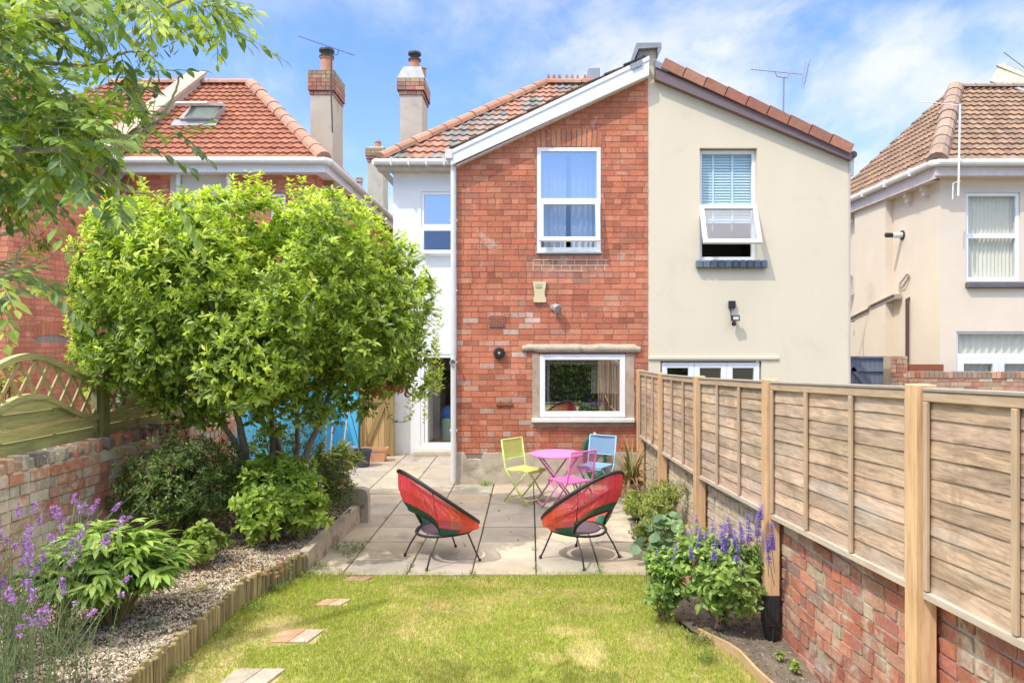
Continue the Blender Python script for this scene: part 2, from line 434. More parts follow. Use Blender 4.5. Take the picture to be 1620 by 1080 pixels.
# ---- leaves
def unit(a): return a / np.maximum(np.linalg.norm(a, axis=-1, keepdims=True), 1e-9)
def leaves(mb, pos, axis, nrm, L, W, cols, fold=.18, curl=.12, prof=((.35, 1.0),)):
    """pos, axis, nrm: (N,3); L, W: (N,); prof: widths at stations along the leaf; cols (N,3)"""
    n = len(pos); axis = unit(axis); side = unit(np.cross(axis, nrm)); up = unit(np.cross(side, axis))
    st = [0.0] + [p[0] for p in prof] + [1.0]; wd = [0.0] + [p[1] for p in prof] + [0.0]
    V = []; m = len(prof)
    def pt(t, sgn, wv):
        dz = -curl * (t ** 2)
        return pos + axis * (L * t)[:, None] + side * (sgn * W * .5 * wv)[:, None] + up * (L * dz + (abs(sgn) * wv) * W * fold)[:, None]
    one = np.ones(n)
    V.append(pt(0 * one, 0, 0))
    for k in range(m):
        t = st[k+1] * one
        V += [pt(t, -1, wd[k+1]), pt(t, 0, 0), pt(t, 1, wd[k+1])]
    V.append(pt(one, 0, 0))
    nv = len(V); VV = np.stack(V, 1).reshape(-1, 3)
    base = (np.arange(n) * nv)[:, None]
    q = []; t3 = []
    t3 += [[0, 2, 1], [0, 3, 2]]
    for k in range(m-1):
        a = 1 + 3*k; b = a + 3
        q += [[a, a+1, b+1, b], [a+1, a+2, b+2, b+1]]
    a = 1 + 3*(m-1); e = nv - 1
    t3 += [[a, a+1, e], [a+1, a+2, e]]
    T = (base[:, None, :] + np.array(t3)[None]).reshape(-1, 3)
    n0 = mb.n
    mb.v.extend(map(tuple, VV.tolist())); mb.n += len(VV)
    mb.f.extend((T + n0).tolist()); mb.c.extend(map(tuple, np.repeat(cols, len(t3), 0).tolist())); mb.m.extend([mb.mi]*len(T))
    if q:
        Q = (base[:, None, :] + np.array(q)[None]).reshape(-1, 4)
        mb.f.extend((Q + n0).tolist()); mb.c.extend(map(tuple, np.repeat(cols, len(q), 0).tolist())); mb.m.extend([mb.mi]*len(Q))
def rdir(n, rng=RNG):
    return unit(rng.normal(size=(n, 3)))
def pick(pal, n, rng=RNG, var=.15, wts=None):
    pal = np.array(pal); w_ = None if wts is None else np.array(wts) / sum(wts)
    return pal[rng.choice(len(pal), n, p=w_)] * rng.uniform(1-var, 1+var, (n, 1))
def spray(mb, tips, dirs, k, L, W, pal, spread=.9, var=.2, wts=None, fold=.18, curl=.15, prof=((.3, .9), (.65, .85)), back=.06, rng=RNG, up=.15):
    """clusters of k leaves at the shoot tips, fanning out round each shoot's direction"""
    n = len(tips); tp = np.repeat(tips, k, 0); d = np.repeat(unit(dirs), k, 0)
    rv = rng.normal(size=(n*k, 3)); rv = unit(rv - d * (rv * d).sum(1, keepdims=True))
    ax = unit(d * rng.uniform(.15, .95, (n*k, 1)) + rv * spread * .9 + np.array([0, 0, up*.4]))
    p = tp - d * (rng.random((n*k, 1)) * back) + ax * .004
    nr = unit(np.array([0, 0, .55]) + rng.normal(size=(n*k, 3)) * .28 + d * 1.0)
    leaves(mb, p, ax, nr, L * rng.uniform(.65, 1.2, n*k), W * rng.uniform(.75, 1.2, n*k), pick(pal, n*k, rng, var, wts), fold, curl, prof)

# ---- windows: all world coordinates, wall facing -Y
WHITE = lambda: mat('upvc white', (.80, .81, .82), .35, var=.03, vscale=3, spec=.5)
def frame_box(mb, x0, x1, z0, z1, y, d, wd, bars_z=(), bars_x=(), bw=.05):
    """rectangular frame at y..y+d with members wd wide, butted"""
    e = .0
    mb.box(x0, x0+wd, y, y+d, z0, z1, bev=.005); mb.box(x1-wd, x1, y, y+d, z0, z1, bev=.005)
    mb.box(x0+wd, x1-wd, y+.002, y+d, z0, z0+wd, bev=.004); mb.box(x0+wd, x1-wd, y+.002, y+d, z1-wd, z1, bev=.004)
    for z in bars_z: mb.box(x0+wd, x1-wd, y+.003, y+d, z-bw/2, z+bw/2, bev=.004)
    for x in bars_x: mb.box(x-bw/2, x+bw/2, y+.004, y+d, z0+wd, z1-wd, bev=.004)
def pane(parent, x0, x1, z0, z1, y, key='window glass', extra=.1, tint=(.9, .95, .95)):
    mb = MB(); mb.quad((x0, y, z0), (x1, y, z0), (x1, y, z1), (x0, y, z1)); return mb.build('pane', glassmat(key, tint, extra), parent)
def room(parent, x0, x1, y0, y1, z0, z1, wall=(.35, .32, .28), floor=(.2, .12, .07), key='room plaster'):
    mb = MB()
    mb.quad((x0,y0,z0),(x0,y1,z0),(x0,y1,z1),(x0,y0,z1), wall); mb.quad((x1,y0,z0),(x1,y0,z1),(x1,y1,z1),(x1,y1,z0), wall)
    mb.quad((x0,y1,z0),(x1,y1,z0),(x1,y1,z1),(x0,y1,z1), wall); mb.quad((x0,y0,z1),(x0,y1,z1),(x1,y1,z1),(x1,y0,z1), wall)
    mb.quad((x0,y0,z0),(x1,y0,z0),(x1,y1,z0),(x0,y1,z0), floor)
    return mb.build('room', mat('room surfaces', rough=.9, attr=True, var=.05), parent)
def drape(mb, x0, x1, z0, z1, y, folds, amp=.03, col=(.6, .57, .5), rnd=random):
    n = folds * 8; pts = []
    ph = rnd.uniform(0, 6)
    for i in range(n+1):
        t = i / n; pts.append((x0 + (x1-x0)*t, y + amp*math.sin(t*folds*2*math.pi + ph + .8*math.sin(t*9))))
    for (a, ya), (b, yb) in zip(pts[:-1], pts[1:]): mb.quad((a, ya, z0), (b, yb, z0), (b, yb, z1), (a, ya, z1), col)

# ================================================================ SETTING: ground, patio, lawn, beds
def lumpy_sheet(name, x0, x1, y0, y1, zf, step, m, kind, xl=None, xr=None):
    """height-field sheet; xl/xr: functions of y for the side edges"""
    ny = max(2, int((y1-y0)/step)); nx = max(2, int((x1-x0)/step))
    mb = MB(); vs = []
    for j in range(ny+1):
        y = y0 + (y1-y0)*j/ny; a = xl(y) if xl else x0; b = xr(y) if xr else x1
        for i in range(nx+1):
            x = a + (b-a)*i/nx; vs.append((x, y, zf(x, y)))
    fs = [(j*(nx+1)+i, j*(nx+1)+i+1, (j+1)*(nx+1)+i+1, (j+1)*(nx+1)+i) for j in range(ny) for i in range(nx)]
    mb.add(vs, fs); o = mb.build(name, m, None, smooth=True); return tag(o, kind=kind)
mb = MB(); mb.quad((-400, -400, -.06), (400, -400, -.06), (400, 900, -.06), (-400, 900, -.06))
o = mb.build('ground', mat('earth', (.17, .15, .09), .95, var=.3, vscale=.6)); tag(o, kind='structure')

def nz3(x, y, z=0, s=1.0): return noise.noise(Vector((x*s, y*s, z*s)))

# patio slabs, a real gap between them
SX = [.06 + .6*k for k in range(-7, 4)]
SY = [6.55, 7.02] + [7.02 + .597*k for k in range(1, 12)]
mb = MB(); rnd = random.Random(21)
def in_patio(xc, yc):
    if yc > 13.6: return False
    if xc > 1.30: return False
    if yc < 8.6 and xc < -2.0: return False
    return True
slabpal = [(.46, .40, .32), (.43, .38, .31), (.49, .42, .32), (.40, .36, .30), (.48, .39, .29)]
for i in range(len(SX)-1):
    for j in range(len(SY)-1):
        a, b, c, d = SX[i], SX[i+1], SY[j], SY[j+1]
        if b < -3.98 or not in_patio((a+b)/2, (c+d)/2):
            if not ((a+b)/2 < -1.9 and (a+b)/2 > -2.3 and d < 8.9): continue
        g = .006; z = rnd.uniform(-.004, .003); cc = vary(rnd, .9, 1.08, rnd.choice(slabpal))
        if d > 11 and d < 11.7 and a > -1.5: cc = (.46, .36, .27)
        mb.box(a+g+rnd.uniform(0, .003), b-g, c+g, d-g+rnd.uniform(-.003, 0), -.05, z, cc, bev=.005)
m, nt, b_, out = newmat('paving slab')
cc_ = nmix(nt, 1.0, ncol(nt), nramp(nt, nnoise(nt, 2.2, 8, .7, .5), [(.3, .78), (.7, 1.12)]), 'MULTIPLY')
st_ = nramp(nt, nnoise(nt, 1.1, 10, .72, .8), [(.52, 0.0), (.66, .7)])
cc_ = nmix(nt, st_, cc_, (.20, .19, .165))
li_ = nramp(nt, nnoise(nt, 28, 5, .6), [(.63, 0.0), (.70, .6)])
cc_ = nmix(nt, nmath(nt, 'MULTIPLY', li_, nramp(nt, nnoise(nt, 1.7, 3), [(.45, 0.0), (.6, 1.0)])), cc_, (.60, .57, .50))
nt.links.new(cc_, b_.inputs['Base Color']); b_.inputs['Roughness'].default_value = .85; b_.inputs['Specular IOR Level'].default_value = .3
nt.links.new(nbump(nt, nnoise(nt, 90, 6, .7), .35, .004), b_.inputs['Normal'])
o = mb.build('patio', m); tag(o, kind='structure')
mb = MB(); mb.quad((-4.1, 6.5, -.035), (1.5, 6.5, -.035), (1.5, 13.6, -.035), (-4.1, 13.6, -.035))
o = mb.build('patio_joints', mat('joint soil', (.07, .06, .045), .95, var=.4, vscale=9)); tag(o, kind='structure')

# lawn base
def lawn_l(y): return -2.42 + .02*(y-3)
LEY = [(3.0, 1.62), (4.0, 1.55), (4.5, 1.44), (4.86, 1.40), (5.15, 1.22), (5.4, 1.12), (6.0, 1.08), (6.6, 1.12)]
def lawn_r(y):
    if y <= LEY[0][0]: return LEY[0][1]
    for (a, xa), (b, xb) in zip(LEY[:-1], LEY[1:]):
        if y <= b: return xa + (xb-xa)*(y-a)/(b-a)
    return LEY[-1][1]
def lawnz(x, y): return -.012 + .02*nz3(x, y, 3, 1.2)
lumpy_sheet('lawn_soil', -2.4, 1.5, -3, 6.56, lambda x, y: lawnz(x, y) - .01, .12, mat('lawn soil', (.36, .33, .12), .95, var=.35, vscale=5, dark=((.46, .34, .18), 1.7, .52, .62)), 'structure', lawn_l, lawn_r)

def lnoise(X, Y, s, seed):   # smooth value noise, vectorised
    r = np.random.default_rng(seed); G = r.random((64, 64))
    x = X*s + 17.3; y = Y*s + 9.1; xi = np.floor(x).astype(int); yi = np.floor(y).astype(int); fx = x-xi; fy = y-yi
    fx = fx*fx*(3-2*fx); fy = fy*fy*(3-2*fy)
    g = lambda a, b: G[a % 64, b % 64]
    return (g(xi, yi)*(1-fx) + g(xi+1, yi)*fx)*(1-fy) + (g(xi, yi+1)*(1-fx) + g(xi+1, yi+1)*fx)*fy
def blades(n, X, Y, Z, H, Wd, cols, lean=.5, rng=RNG):
    """one bent triangle pair per blade"""
    a = rng.uniform(0, 2*np.pi, n); dx = np.cos(a)*Wd/2; dy = np.sin(a)*Wd/2
    la = rng.uniform(0, 2*np.pi, n); lm = np.abs(rng.normal(0, lean, n))*H; ex = np.cos(la)*lm; ey = np.sin(la)*lm
    V = np.stack([np.stack([X-dx, Y-dy, Z], 1), np.stack([X+dx, Y+dy, Z], 1), np.stack([X+dx*.7+ex*.4, Y+dy*.7+ey*.4, Z+H*.6], 1),
                  np.stack([X-dx*.7+ex*.4, Y-dy*.7+ey*.4, Z+H*.6], 1), np.stack([X+ex, Y+ey, Z+H], 1)], 1).reshape(-1, 3)
    return V
def patchy(X, Y):
    """dry-patch weight 0..1"""
    d = lnoise(X, Y, 1.3, 4)*.5 + lnoise(X, Y, 3.4, 5)*.3 + lnoise(X, Y, 9, 6)*.2
    k = .35*np.clip((d - .60)/.12, 0, 1)
    for (x, y, rx, ry, s) in ((.40, 4.95, .15, .24, .9), (.30, 5.30, .20, .12, .65), (.12, 4.85, .14, .10, .6), (.55, 5.75, .26, .12, .4), (.85, 5.15, .18, .2, .4), (.3, 4.3, .3, .12, .3), (-.7, 5.6, .4, .3, .35), (-1.9, 5.3, .25, .3, .8), (-2.15, 4.6, .2, .7, .6), (.5, 6.1, .4, .15, .3)):
        q = ((X-x)/rx)**2 + ((Y-y)/ry)**2
        k = np.maximum(k, s*np.clip(1.35 - q, 0, 1)*(.4 + .9*lnoise(X, Y, 7, 9)))
    return np.clip(k, 0, 1)
mb = MB(); n = 260000
Y = 3.6 + (6.60-3.6)*RNG.random(n)**.95; Xl = np.array([lawn_l(y) for y in Y]) - .03; Xr = np.array([lawn_r(y) for y in Y]) + .02
X = Xl + (Xr - Xl)*RNG.random(n); k = patchy(X, Y)
keep = RNG.random(n) > k*.62
# stepping stones keep their tops bare
STEPS = [(-1.79, 4.57, .31, .22), (-1.70, 5.20, .28, .21), (-1.62, 5.87, .22, .13), (-1.56, 6.46, .22, .10)]
for (sx, sy, a, b) in STEPS: keep &= ~((abs(X-sx) < a*.56) & (abs(Y-sy) < b*.62))
X, Y, k = X[keep], Y[keep], k[keep]; n = len(X)
green = pick([(.30, .40, .055), (.38, .46, .07), (.45, .50, .085), (.50, .51, .11), (.25, .35, .045)], n, var=.2)
tan = pick([(.62, .50, .24), (.54, .42, .20), (.68, .58, .32)], n, var=.2)
mixk = np.clip(k*.85 + .14 + .26*(lnoise(X, Y, 2.1, 31) - .5), 0, 1)
sel = (RNG.random(n) < mixk)[:, None]; cols = np.where(sel, tan, green)
cols *= (.88 + .24*lnoise(X, Y, 1.9, 12))[:, None]
H = (RNG.uniform(.012, .032, n) + .03*(RNG.random(n) < .035))*(1 - .45*k); H *= np.where(Y > 6.44, 1.25, 1)
Z = np.array([lawnz(x, y) for x, y in zip(X, Y)]) - .012
V = blades(n, X, Y, Z, H, RNG.uniform(.0025, .005, n), cols, .55)
F4 = (np.arange(n)*5)[:, None] + np.array([0, 1, 2, 3]); F3 = (np.arange(n)*5)[:, None] + np.array([3, 2, 4])
mb.arrays(V, F4, cols); mb.f.extend(F3.tolist()); mb.c.extend(map(tuple, cols.tolist())); mb.m.extend([0]*n)
o = mb.build('grass', leafmat('grass blade', .7, .3, .15)); tag(o, 'short patchy green lawn grass with dry straw coloured patches', 'grass', kind='stuff')

# ---------------- left raised bed
BEDZ = .175
mb_ = lumpy_sheet('garden_bed', -4.1, -2.2, 3.0, 8.6, lambda x, y: BEDZ - .02 + .03*nz3(x, y, 0, 2.5) + .02*nz3(x, y, 0, 9), .05,
            mat('dark soil', (.15, .11, .075), .95, var=.4, vscale=12, bump=.8, bscale=40), 'structure', lambda y: -4.1, lambda y: -2.33 + max(0, min(1, (y-5.9)/.7))*.23)
n = 95000
Y = RNG.uniform(3.6, 8.5, n); X = RNG.uniform(-4.0, -2.05, n); xr = np.where(Y < 5.9, -2.35, np.where(Y < 6.6, -2.35 + (Y-5.9)/.7*.23, -2.12))
dens = np.clip(.5 + 1.6*(lnoise(X, Y, 1.8, 40)*.6 + lnoise(X, Y, 5.5, 41)*.4 - .25), .1, 1); dens = np.where(Y > 6.7, dens*.35, dens)
keep = (X < xr - .01) & (RNG.random(n) < dens); X, Y = X[keep], Y[keep]; n = len(X)
S = RNG.uniform(.004, .0125, n); Rr = rdir(n); A = unit(np.cross(Rr, rdir(n))); B = np.cross(Rr, A)
cz = BEDZ - .005 + np.array([.03*nz3(x, y, 0, 2.5) + .02*nz3(x, y, 0, 9) for x, y in zip(X, Y)])
ctr = np.stack([X, Y, cz], 1)
sc = np.stack([S*RNG.uniform(.8, 1.4, n), S*RNG.uniform(.6, 1.0, n), S*RNG.uniform(.3, .7, n)], 1)
V = np.stack([ctr + A*sc[:, :1], ctr + B*sc[:, 1:2], ctr - A*sc[:, :1]*.9, ctr - B*sc[:, 1:2]*1.1, ctr + Rr*sc[:, 2:], ctr - Rr*sc[:, 2:]], 1).reshape(-1, 3)
ft = np.array([[0,1,4],[1,2,4],[2,3,4],[3,0,4],[1,0,5],[2,1,5],[3,2,5],[0,3,5]])
Fa = (np.arange(n)[:, None, None]*6 + ft[None]).reshape(-1, 3)
cols = pick([(.70, .60, .42), (.58, .50, .36), (.82, .73, .54), (.38, .31, .22), (.20, .16, .12), (.50, .43, .32), (.52, .40, .27)], n, wts=[3, 3, 1.3, 3, 3, 2, 2])
mb = MB(); mb.arrays(V, Fa, np.repeat(cols, 8, 0)); o = mb.build('gravel', mat('stone chips', rough=.9, attr=True, var=.2, vscale=90)); tag(o, 'cream and grey stone chippings scattered over the left bed', 'gravel', kind='stuff')

# ---------------- right bed
RBW = 1.80
lumpy_sheet('border_soil', 1.1, 1.8, 2.6, 10.6, lambda x, y: .0 + .03*nz3(x, y, 5, 3) + .025*nz3(x, y, 1, 11), .05,
            mat('dry soil', (.17, .135, .10), .95, var=.4, vscale=14, bump=.8, bscale=40), 'structure', lambda y: (lawn_r(y) + .02) if y < 6.6 else (1.16 + max(0, y-8)*.05), lambda y: 1.84)
n = 5200; Y = RNG.uniform(3.9, 9.5, n); X = RNG.uniform(1.2, 1.8, n); keep = X > np.array([lawn_r(y) + .05 for y in Y]); X, Y = X[keep], Y[keep]; n = len(X)
S = RNG.uniform(.004, .014, n); Rr = rdir(n); A = unit(np.cross(Rr, rdir(n))); B = np.cross(Rr, A)
ctr = np.stack([X, Y, np.array([.0 + .03*nz3(x, y, 5, 3) + .025*nz3(x, y, 1, 11) for x, y in zip(X, Y)])], 1)
V = np.stack([ctr + A*S[:, None], ctr + B*S[:, None]*.8, ctr - A*S[:, None]*.9, ctr - B*S[:, None], ctr + Rr*S[:, None]*.6, ctr - Rr*S[:, None]*.6], 1).reshape(-1, 3)
Fa = (np.arange(n)[:, None, None]*6 + ft[None]).reshape(-1, 3)
cols = pick([(.20, .16, .12), (.26, .21, .16), (.40, .36, .30), (.12, .10, .08)], n, wts=[4, 3, 1, 3])
mb = MB(); mb.arrays(V, Fa, np.repeat(cols, 8, 0)); o = mb.build('soil_clods', mat('stone chips')); tag(o, 'crumbly soil clods and small stones in the right border', 'soil', kind='stuff')

# ================================================================ OUR HOUSE: brick wing half
YG = 10.7
BR = [(.56, .19, .105), (.58, .20, .112), (.54, .18, .10), (.59, .22, .125), (.50, .165, .098), (.57, .195, .108), (.62, .25, .15)]
PALE = [(.56, .33, .24), (.60, .40, .31), (.54, .27, .18)]
gL, gR = wx(722, YG), wx(1025, YG); cR = wx(1343, YG)
zt0, zt1 = wz(250, YG), wz(112, YG)
top_brick = lambda s: zt0 + (zt1-zt0)*(s-gL)/(gR-gL)
UW = (wx(849, YG), wx(951, YG), wz(400, YG), wz(233, YG))        # upper window hole
LW = (wx(853, YG), wx(990, YG), wz(660, YG), wz(559, YG))        # lower window hole
ARCH = (wx(848, YG), wx(953, YG), wz(234, YG), wz(206, YG))
LINT = (wx(838, YG), wx(1008, YG), wz(559, YG), wz(545, YG))
VENT = (wx(774, YG), wx(799, YG), wz(517, YG), wz(499, YG))
FM = lambda Yp: (lambda s, o, z: (s, Yp - o, z))
house = thing('brick_house', 'brick gabled house with white upper window, white bargeboard and a tiled hip roof behind', 'house', ((gL+gR)/2, YG, 0))
def gable_col(x, z, r):
    u = 838 + x*F/YG; v = 540 + (CAMH - z)*F/YG
    c = r.choice(BR); k = r.uniform(.90, 1.07) * (.76 if r.random() < .10 else 1)
    if r.random() < .004: c = r.choice(PALE)
    if 843 < u < 966 and 405 < v < 436: c = (.50, .22, .15)
    if v > 478 and u < 850 and r.random() < .17: c = r.choice(PALE)
    if v > 590 : c = tuple(q*.94 for q in c)
    if v > 340 and u > 860 and r.random() < .05: c = (.52, .26, .18)
    return tuple(q*k for q in c)
mb = MB(); holes = [UW, LW]
mb.cur = (.26, .21, .17)
holed(mb, gL, gR, 0, top_brick, holes, FM(YG), .10)
rb = random.Random(31)
brick_field(mb, gL+.01, gR, .46, top_brick, [UW, LW, ARCH, LINT, VENT], FM(YG), gable_col, .0856, .236, .009, .006, .0015, .12, rb, .002)
# soldier arch
n_ = 13; ax0, ax1 = ARCH[0]+.01, ARCH[1]-.005
for i in range(n_):
    a = ax0 + (ax1-ax0)*i/n_; b = ax0 + (ax1-ax0)*(i+1)/n_ - .014; t = (i+.5)/n_*2-1
    lift = .045*(1-t*t); c = rb.choice([(.60, .24, .13), (.56, .21, .11), (.64, .27, .14), (.52, .18, .10)]); zz0 = ARCH[2]-.005+lift*.6; zz1 = ARCH[3]-.022+lift; tl = .018*t
    mb.add([(a, YG-.008, zz0), (b, YG-.008, zz0), (b+tl, YG-.008, zz1), (a+tl, YG-.008, zz1), (a, YG+.01, zz0), (b, YG+.01, zz0), (b+tl, YG+.01, zz1), (a+tl, YG+.01, zz1)],
           [(0,1,2,3),(0,4,5,1),(1,5,6,2),(2,6,7,3),(3,7,4,0)], vary(rb, .9, 1.1, c))
mb.build('brick_wall', brickmat('gable brick', (.62, .50, .42), 2.6, .575, .66), house)
# wing side wall (towards the passage) and the rest of the shell
mb = MB(); mb.quad((gL, YG, 0), (gL, 13.53, 0), (gL, 13.53, zt0), (gL, YG, zt0))
mb.build('side_wall', mat('white render', (.77, .77, .76), .85, var=.03, bump=.2, bscale=40, stretch=(1, 1, .4), dark=((.66, .65, .62), 1.6, .56, .80)), house)
# plinth of grey render with a broken upper edge
mb = MB(); rp = random.Random(4); xs = [gL + (gR-gL+.0)*i/70 for i in range(71)]
zs = [wz(716, YG) + .03*nz3(x, 7, 0, 4) + .02*nz3(x, 2, 0, 14) - (.10 if 736 < 838+x*F/YG < 764 else 0)*1 for x in xs]
for (a, za), (b, zb) in zip(list(zip(xs, zs))[:-1], list(zip(xs, zs))[1:]):
    mb.quad((a, YG-.022, 0), (b, YG-.022, 0), (b, YG-.016, zb), (a, YG-.016, za)); mb.quad((a, YG-.016, za), (b, YG-.016, zb), (b, YG, zb+.01), (a, YG, za+.01))
mb.build('plinth', mat('old cement', (.47, .41, .32), .95, var=.3, vscale=2.5, bump=.7, bscale=25, dark=((.30, .26, .20), 2.2, .50, .66)), house)
# cement round the lower window
mb = MB(); c_ = (.40, .31, .22)
for (ua, ub, va, vb) in ((842, 853, 559, 664), (990, 1003, 559, 661)):
    x0, x1 = wx(ua, YG), wx(ub, YG); z0, z1 = wz(vb, YG), wz(va, YG); k = 14
    for i in range(k):
        a = z0+(z1-z0)*i/k; b = z0+(z1-z0)*(i+1)/k; e = .02*nz3(a*5, ua); e2 = .02*nz3(b*5, ua)
        if ua < 900: mb.quad((x0+e, YG-.013, a), (x1, YG-.013, a), (x1, YG-.013, b), (x0+e2, YG-.013, b), c_)
        else: mb.quad((x0, YG-.013, a), (x1+e, YG-.013, a), (x1+e2, YG-.013, b), (x0, YG-.013, b), c_)
x0, x1 = wx(842, YG), wx(1003, YG); k = 30
for i in range(k):
    a = x0+(x1-x0)*i/k; b = x0+(x1-x0)*(i+1)/k
    mb.quad((a, YG-.012, wz(675, YG)+.02*nz3(a*8, 3)), (b, YG-.012, wz(675, YG)+.02*nz3(b*8, 3)), (b, YG-.012, wz(666, YG)), (a, YG-.012, wz(666, YG)), c_)
mb.build('cement_patch', mat('brown cement', (.42, .33, .24), .95, var=.3, vscale=6, bump=.6), house)
# patched courses under the upper window: pale pointing standing in the joints
mb = MB(); px0, px1 = wx(843, YG), wx(963, YG)
for k in range(3):
    z = wz(411 + 8.95*k, YG); a = px0 + (.0 if k < 2 else .35); b = px1 - (.0 if k < 2 else .38)
    mb.box(a, b, YG-.010, YG, z-.006, z+.006)
    if k < 2:
        x = a
        while x < b: mb.box(x, x+.01, YG-.0095, YG, z-.079, z-.006); x += random.uniform(.12, .24)
mb.build('repointed_joints', mat('pale mortar', (.62, .50, .36), .95), house)
# stone lintel, uneven
mb = MB(); x0, x1 = wx(826, YG), wx(1013, YG); k = 40
ring = []
for i in range(k+1):
    t = i/k; x = x0+(x1-x0)*t; e = .012*nz3(x*6, 1) ; zt = wz(545, YG)+.014*nz3(x*4, 8)-(.03 if t < .05 or t > .96 else 0); zb = wz(557, YG)+.008*nz3(x*7, 4)
    if t < .12: zb += .02
    ring.append([(x, YG+.02, zt+.01), (x, YG-.05+e, zt), (x, YG-.06+e, (zt+zb)/2), (x, YG-.045+e, zb), (x, YG+.02, zb)])
vs = [p for r_ in ring for p in r_]; fs = [(i*5+j, (i+1)*5+j, (i+1)*5+j+1, i*5+j+1) for i in range(k) for j in range(4)] + [(0,1,2,3,4), tuple(k*5+j for j in (4,3,2,1,0))]
mb.add(vs, fs); mb.build('lintel', mat('lintel stone', (.50, .42, .31), .95, var=.25, vscale=5, bump=.8, bscale=18, dark=((.30, .25, .18), 5, .55, .65)), house, smooth=True)
# bargeboard, soffit and verge of the brick half
mb = MB()
A = P(713, 240, YG-.16); B = P(1027, 90, YG-.16); dz0 = wz(240, YG)-wz(262, YG); D = Vector((0, .03, 0))
mb.prism([A, B, B-Vector((0, 0, .27)), A-Vector((0, 0, .17))-Vector((0, 0, .03)), A - Vector((.0, 0, .06))], (0, .03, 0))
mb.prism([A+Vector((-.02, -.012, .012)), B+Vector((0, -.012, .012)), B+Vector((0, -.012, -.05)), A+Vector((-.02, -.012, -.05))], (0, .012, 0))
mb.prism([A+Vector((.08, .03, -.2)), B+Vector((0, .03, -.27)), B+Vector((0, .16, -.27)), A+Vector((.08, .16, -.2))], (0, 0, .012))
mb.build('bargeboard', mat('painted board', (.76, .77, .78), .45, var=.03), house)
# wing roof, left slope
mb = MB(); ang = math.atan2(B.z-A.z, B.x-A.x)
tcol = lambda pal: (lambda q, c, r: vary(r, .82, 1.12, r.choice(pal)))
GREYT = [(.27, .22, .19), (.20, .185, .175), (.24, .21, .19), (.30, .20, .15), (.17, .16, .155)]; REDT = [(.34, .165, .11), (.29, .145, .10), (.37, .19, .13)]
Lr = (B-A).length
tiled(mb, A+Vector((0, .02, .015)), (0, 1, 0), (B-A), [(0, 0), (5.6, 0), (5.6, Lr-.03), (0, Lr-.03)], tcol(GREYT+REDT))
tiles_m = mat('roof tile', rough=.9, attr=True, var=.2, vscale=9, bump=.3, bscale=50, dark=((.22, .20, .15), 4.0, .62, .72))
wroof = mb.build('roof', tiles_m, house)
# main roof behind, hipped on the left
e0 = Vector((-2.80, 13.28, 5.56)); rl = Vector((wx(862, 16.5), 16.5, wz(134, 16.5)))
run = rl.y - e0.y; rise = rl.z - e0.z; hx = rl.x - e0.x
def patch_col(q, c, r):
    k = noise.noise(Vector((q*.23, c*.31, 1.7)))
    p = REDT if (k > .12 or r.random() < .14) else GREYT
    if c > 8 and k > .05: p = REDT
    return vary(r, .85, 1.15, r.choice(p))
mb = MB(); up = Vector((0, run, rise)); Lu = up.length
tiled(mb, e0, (1, 0, 0), up, [(0, 0), (4.9, 0), (4.9, Lu), (hx, Lu)], patch_col, tw=.235, course=.30, wave=.035, step=.03)
up2 = Vector((hx, 0, rise)); Lu2 = up2.length
tiled(mb, e0, (0, 1, 0), up2, [(0, 0), (9.0, 0), (9.0-run, Lu2), (run, Lu2)], patch_col, tw=.235, course=.30)
mroof = mb.build('main_roof', tiles_m, house)
def hip_tiles(mb, A, B, r, L, colf, rnd, cog=False):
    A = Vector(A); B = Vector(B); d = (B-A).normalized(); n = max(1, int((B-A).length/L)); L = (B-A).length/n
    sd_ = d.cross(Vector((0, 0, 1))).normalized(); u = sd_.cross(d)
    for i in range(n):
        p = A + d*(i*L); q = A + d*((i+1)*L - .012); c = colf(rnd); K = 6; vs = []
        rr = r*rnd.uniform(.97, 1.03)
        for pp, r2 in ((p, rr*1.08), (q, rr)):
            for k in range(K+1):
                a = math.pi*k/K; vs.append(pp + sd_*math.cos(a)*r2 + u*(math.sin(a)*r2 - r*.35))
        mb.add(vs, [(k, k+1, K+2+k, K+1+k) for k in range(K)] + [tuple(range(K+1)), tuple(range(2*K+1, K, -1))], c)
        if cog:
            for t in (.2, .5, .8):
                c0 = p + d*(L*t); w_ = L*.11
                mb.prism([c0 - d*w_ + u*(r*.5), c0 + d*w_ + u*(r*.5), c0 + d*w_*.5 + u*(r*.5+.09), c0 + u*(r*.5+.12), c0 - d*w_*.5 + u*(r*.5+.09)], sd_*.03, c)
hc = lambda r: vary(r, .85, 1.15, r.choice([(.44, .22, .14), (.40, .18, .11), (.36, .20, .13)]))
rh = random.Random(8); mb = MB(); off = Vector((0, 0, .05))
hip_tiles(mb, e0+off, rl+off, .13, .42, hc, rh); hip_tiles(mb, rl+off, rl+off+Vector((1.7, 0, 0)), .13, .42, hc, rh, cog=True)
mb.build('ridge_tile', mat('ridge clay', rough=.9, attr=True, var=.2, vscale=7, bump=.3), mroof)
# lead box beyond the ridge
mb = MB(); a = P(930, 130, 16.4); mb.box(wx(930, 16.6), wx(948, 16.6), 16.45, 16.9, wz(135, 16.6), wz(110, 16.6), bev=.02)
mb.build('lead_vent', mat('lead', (.30, .32, .35), .5, metal=.2), mroof)
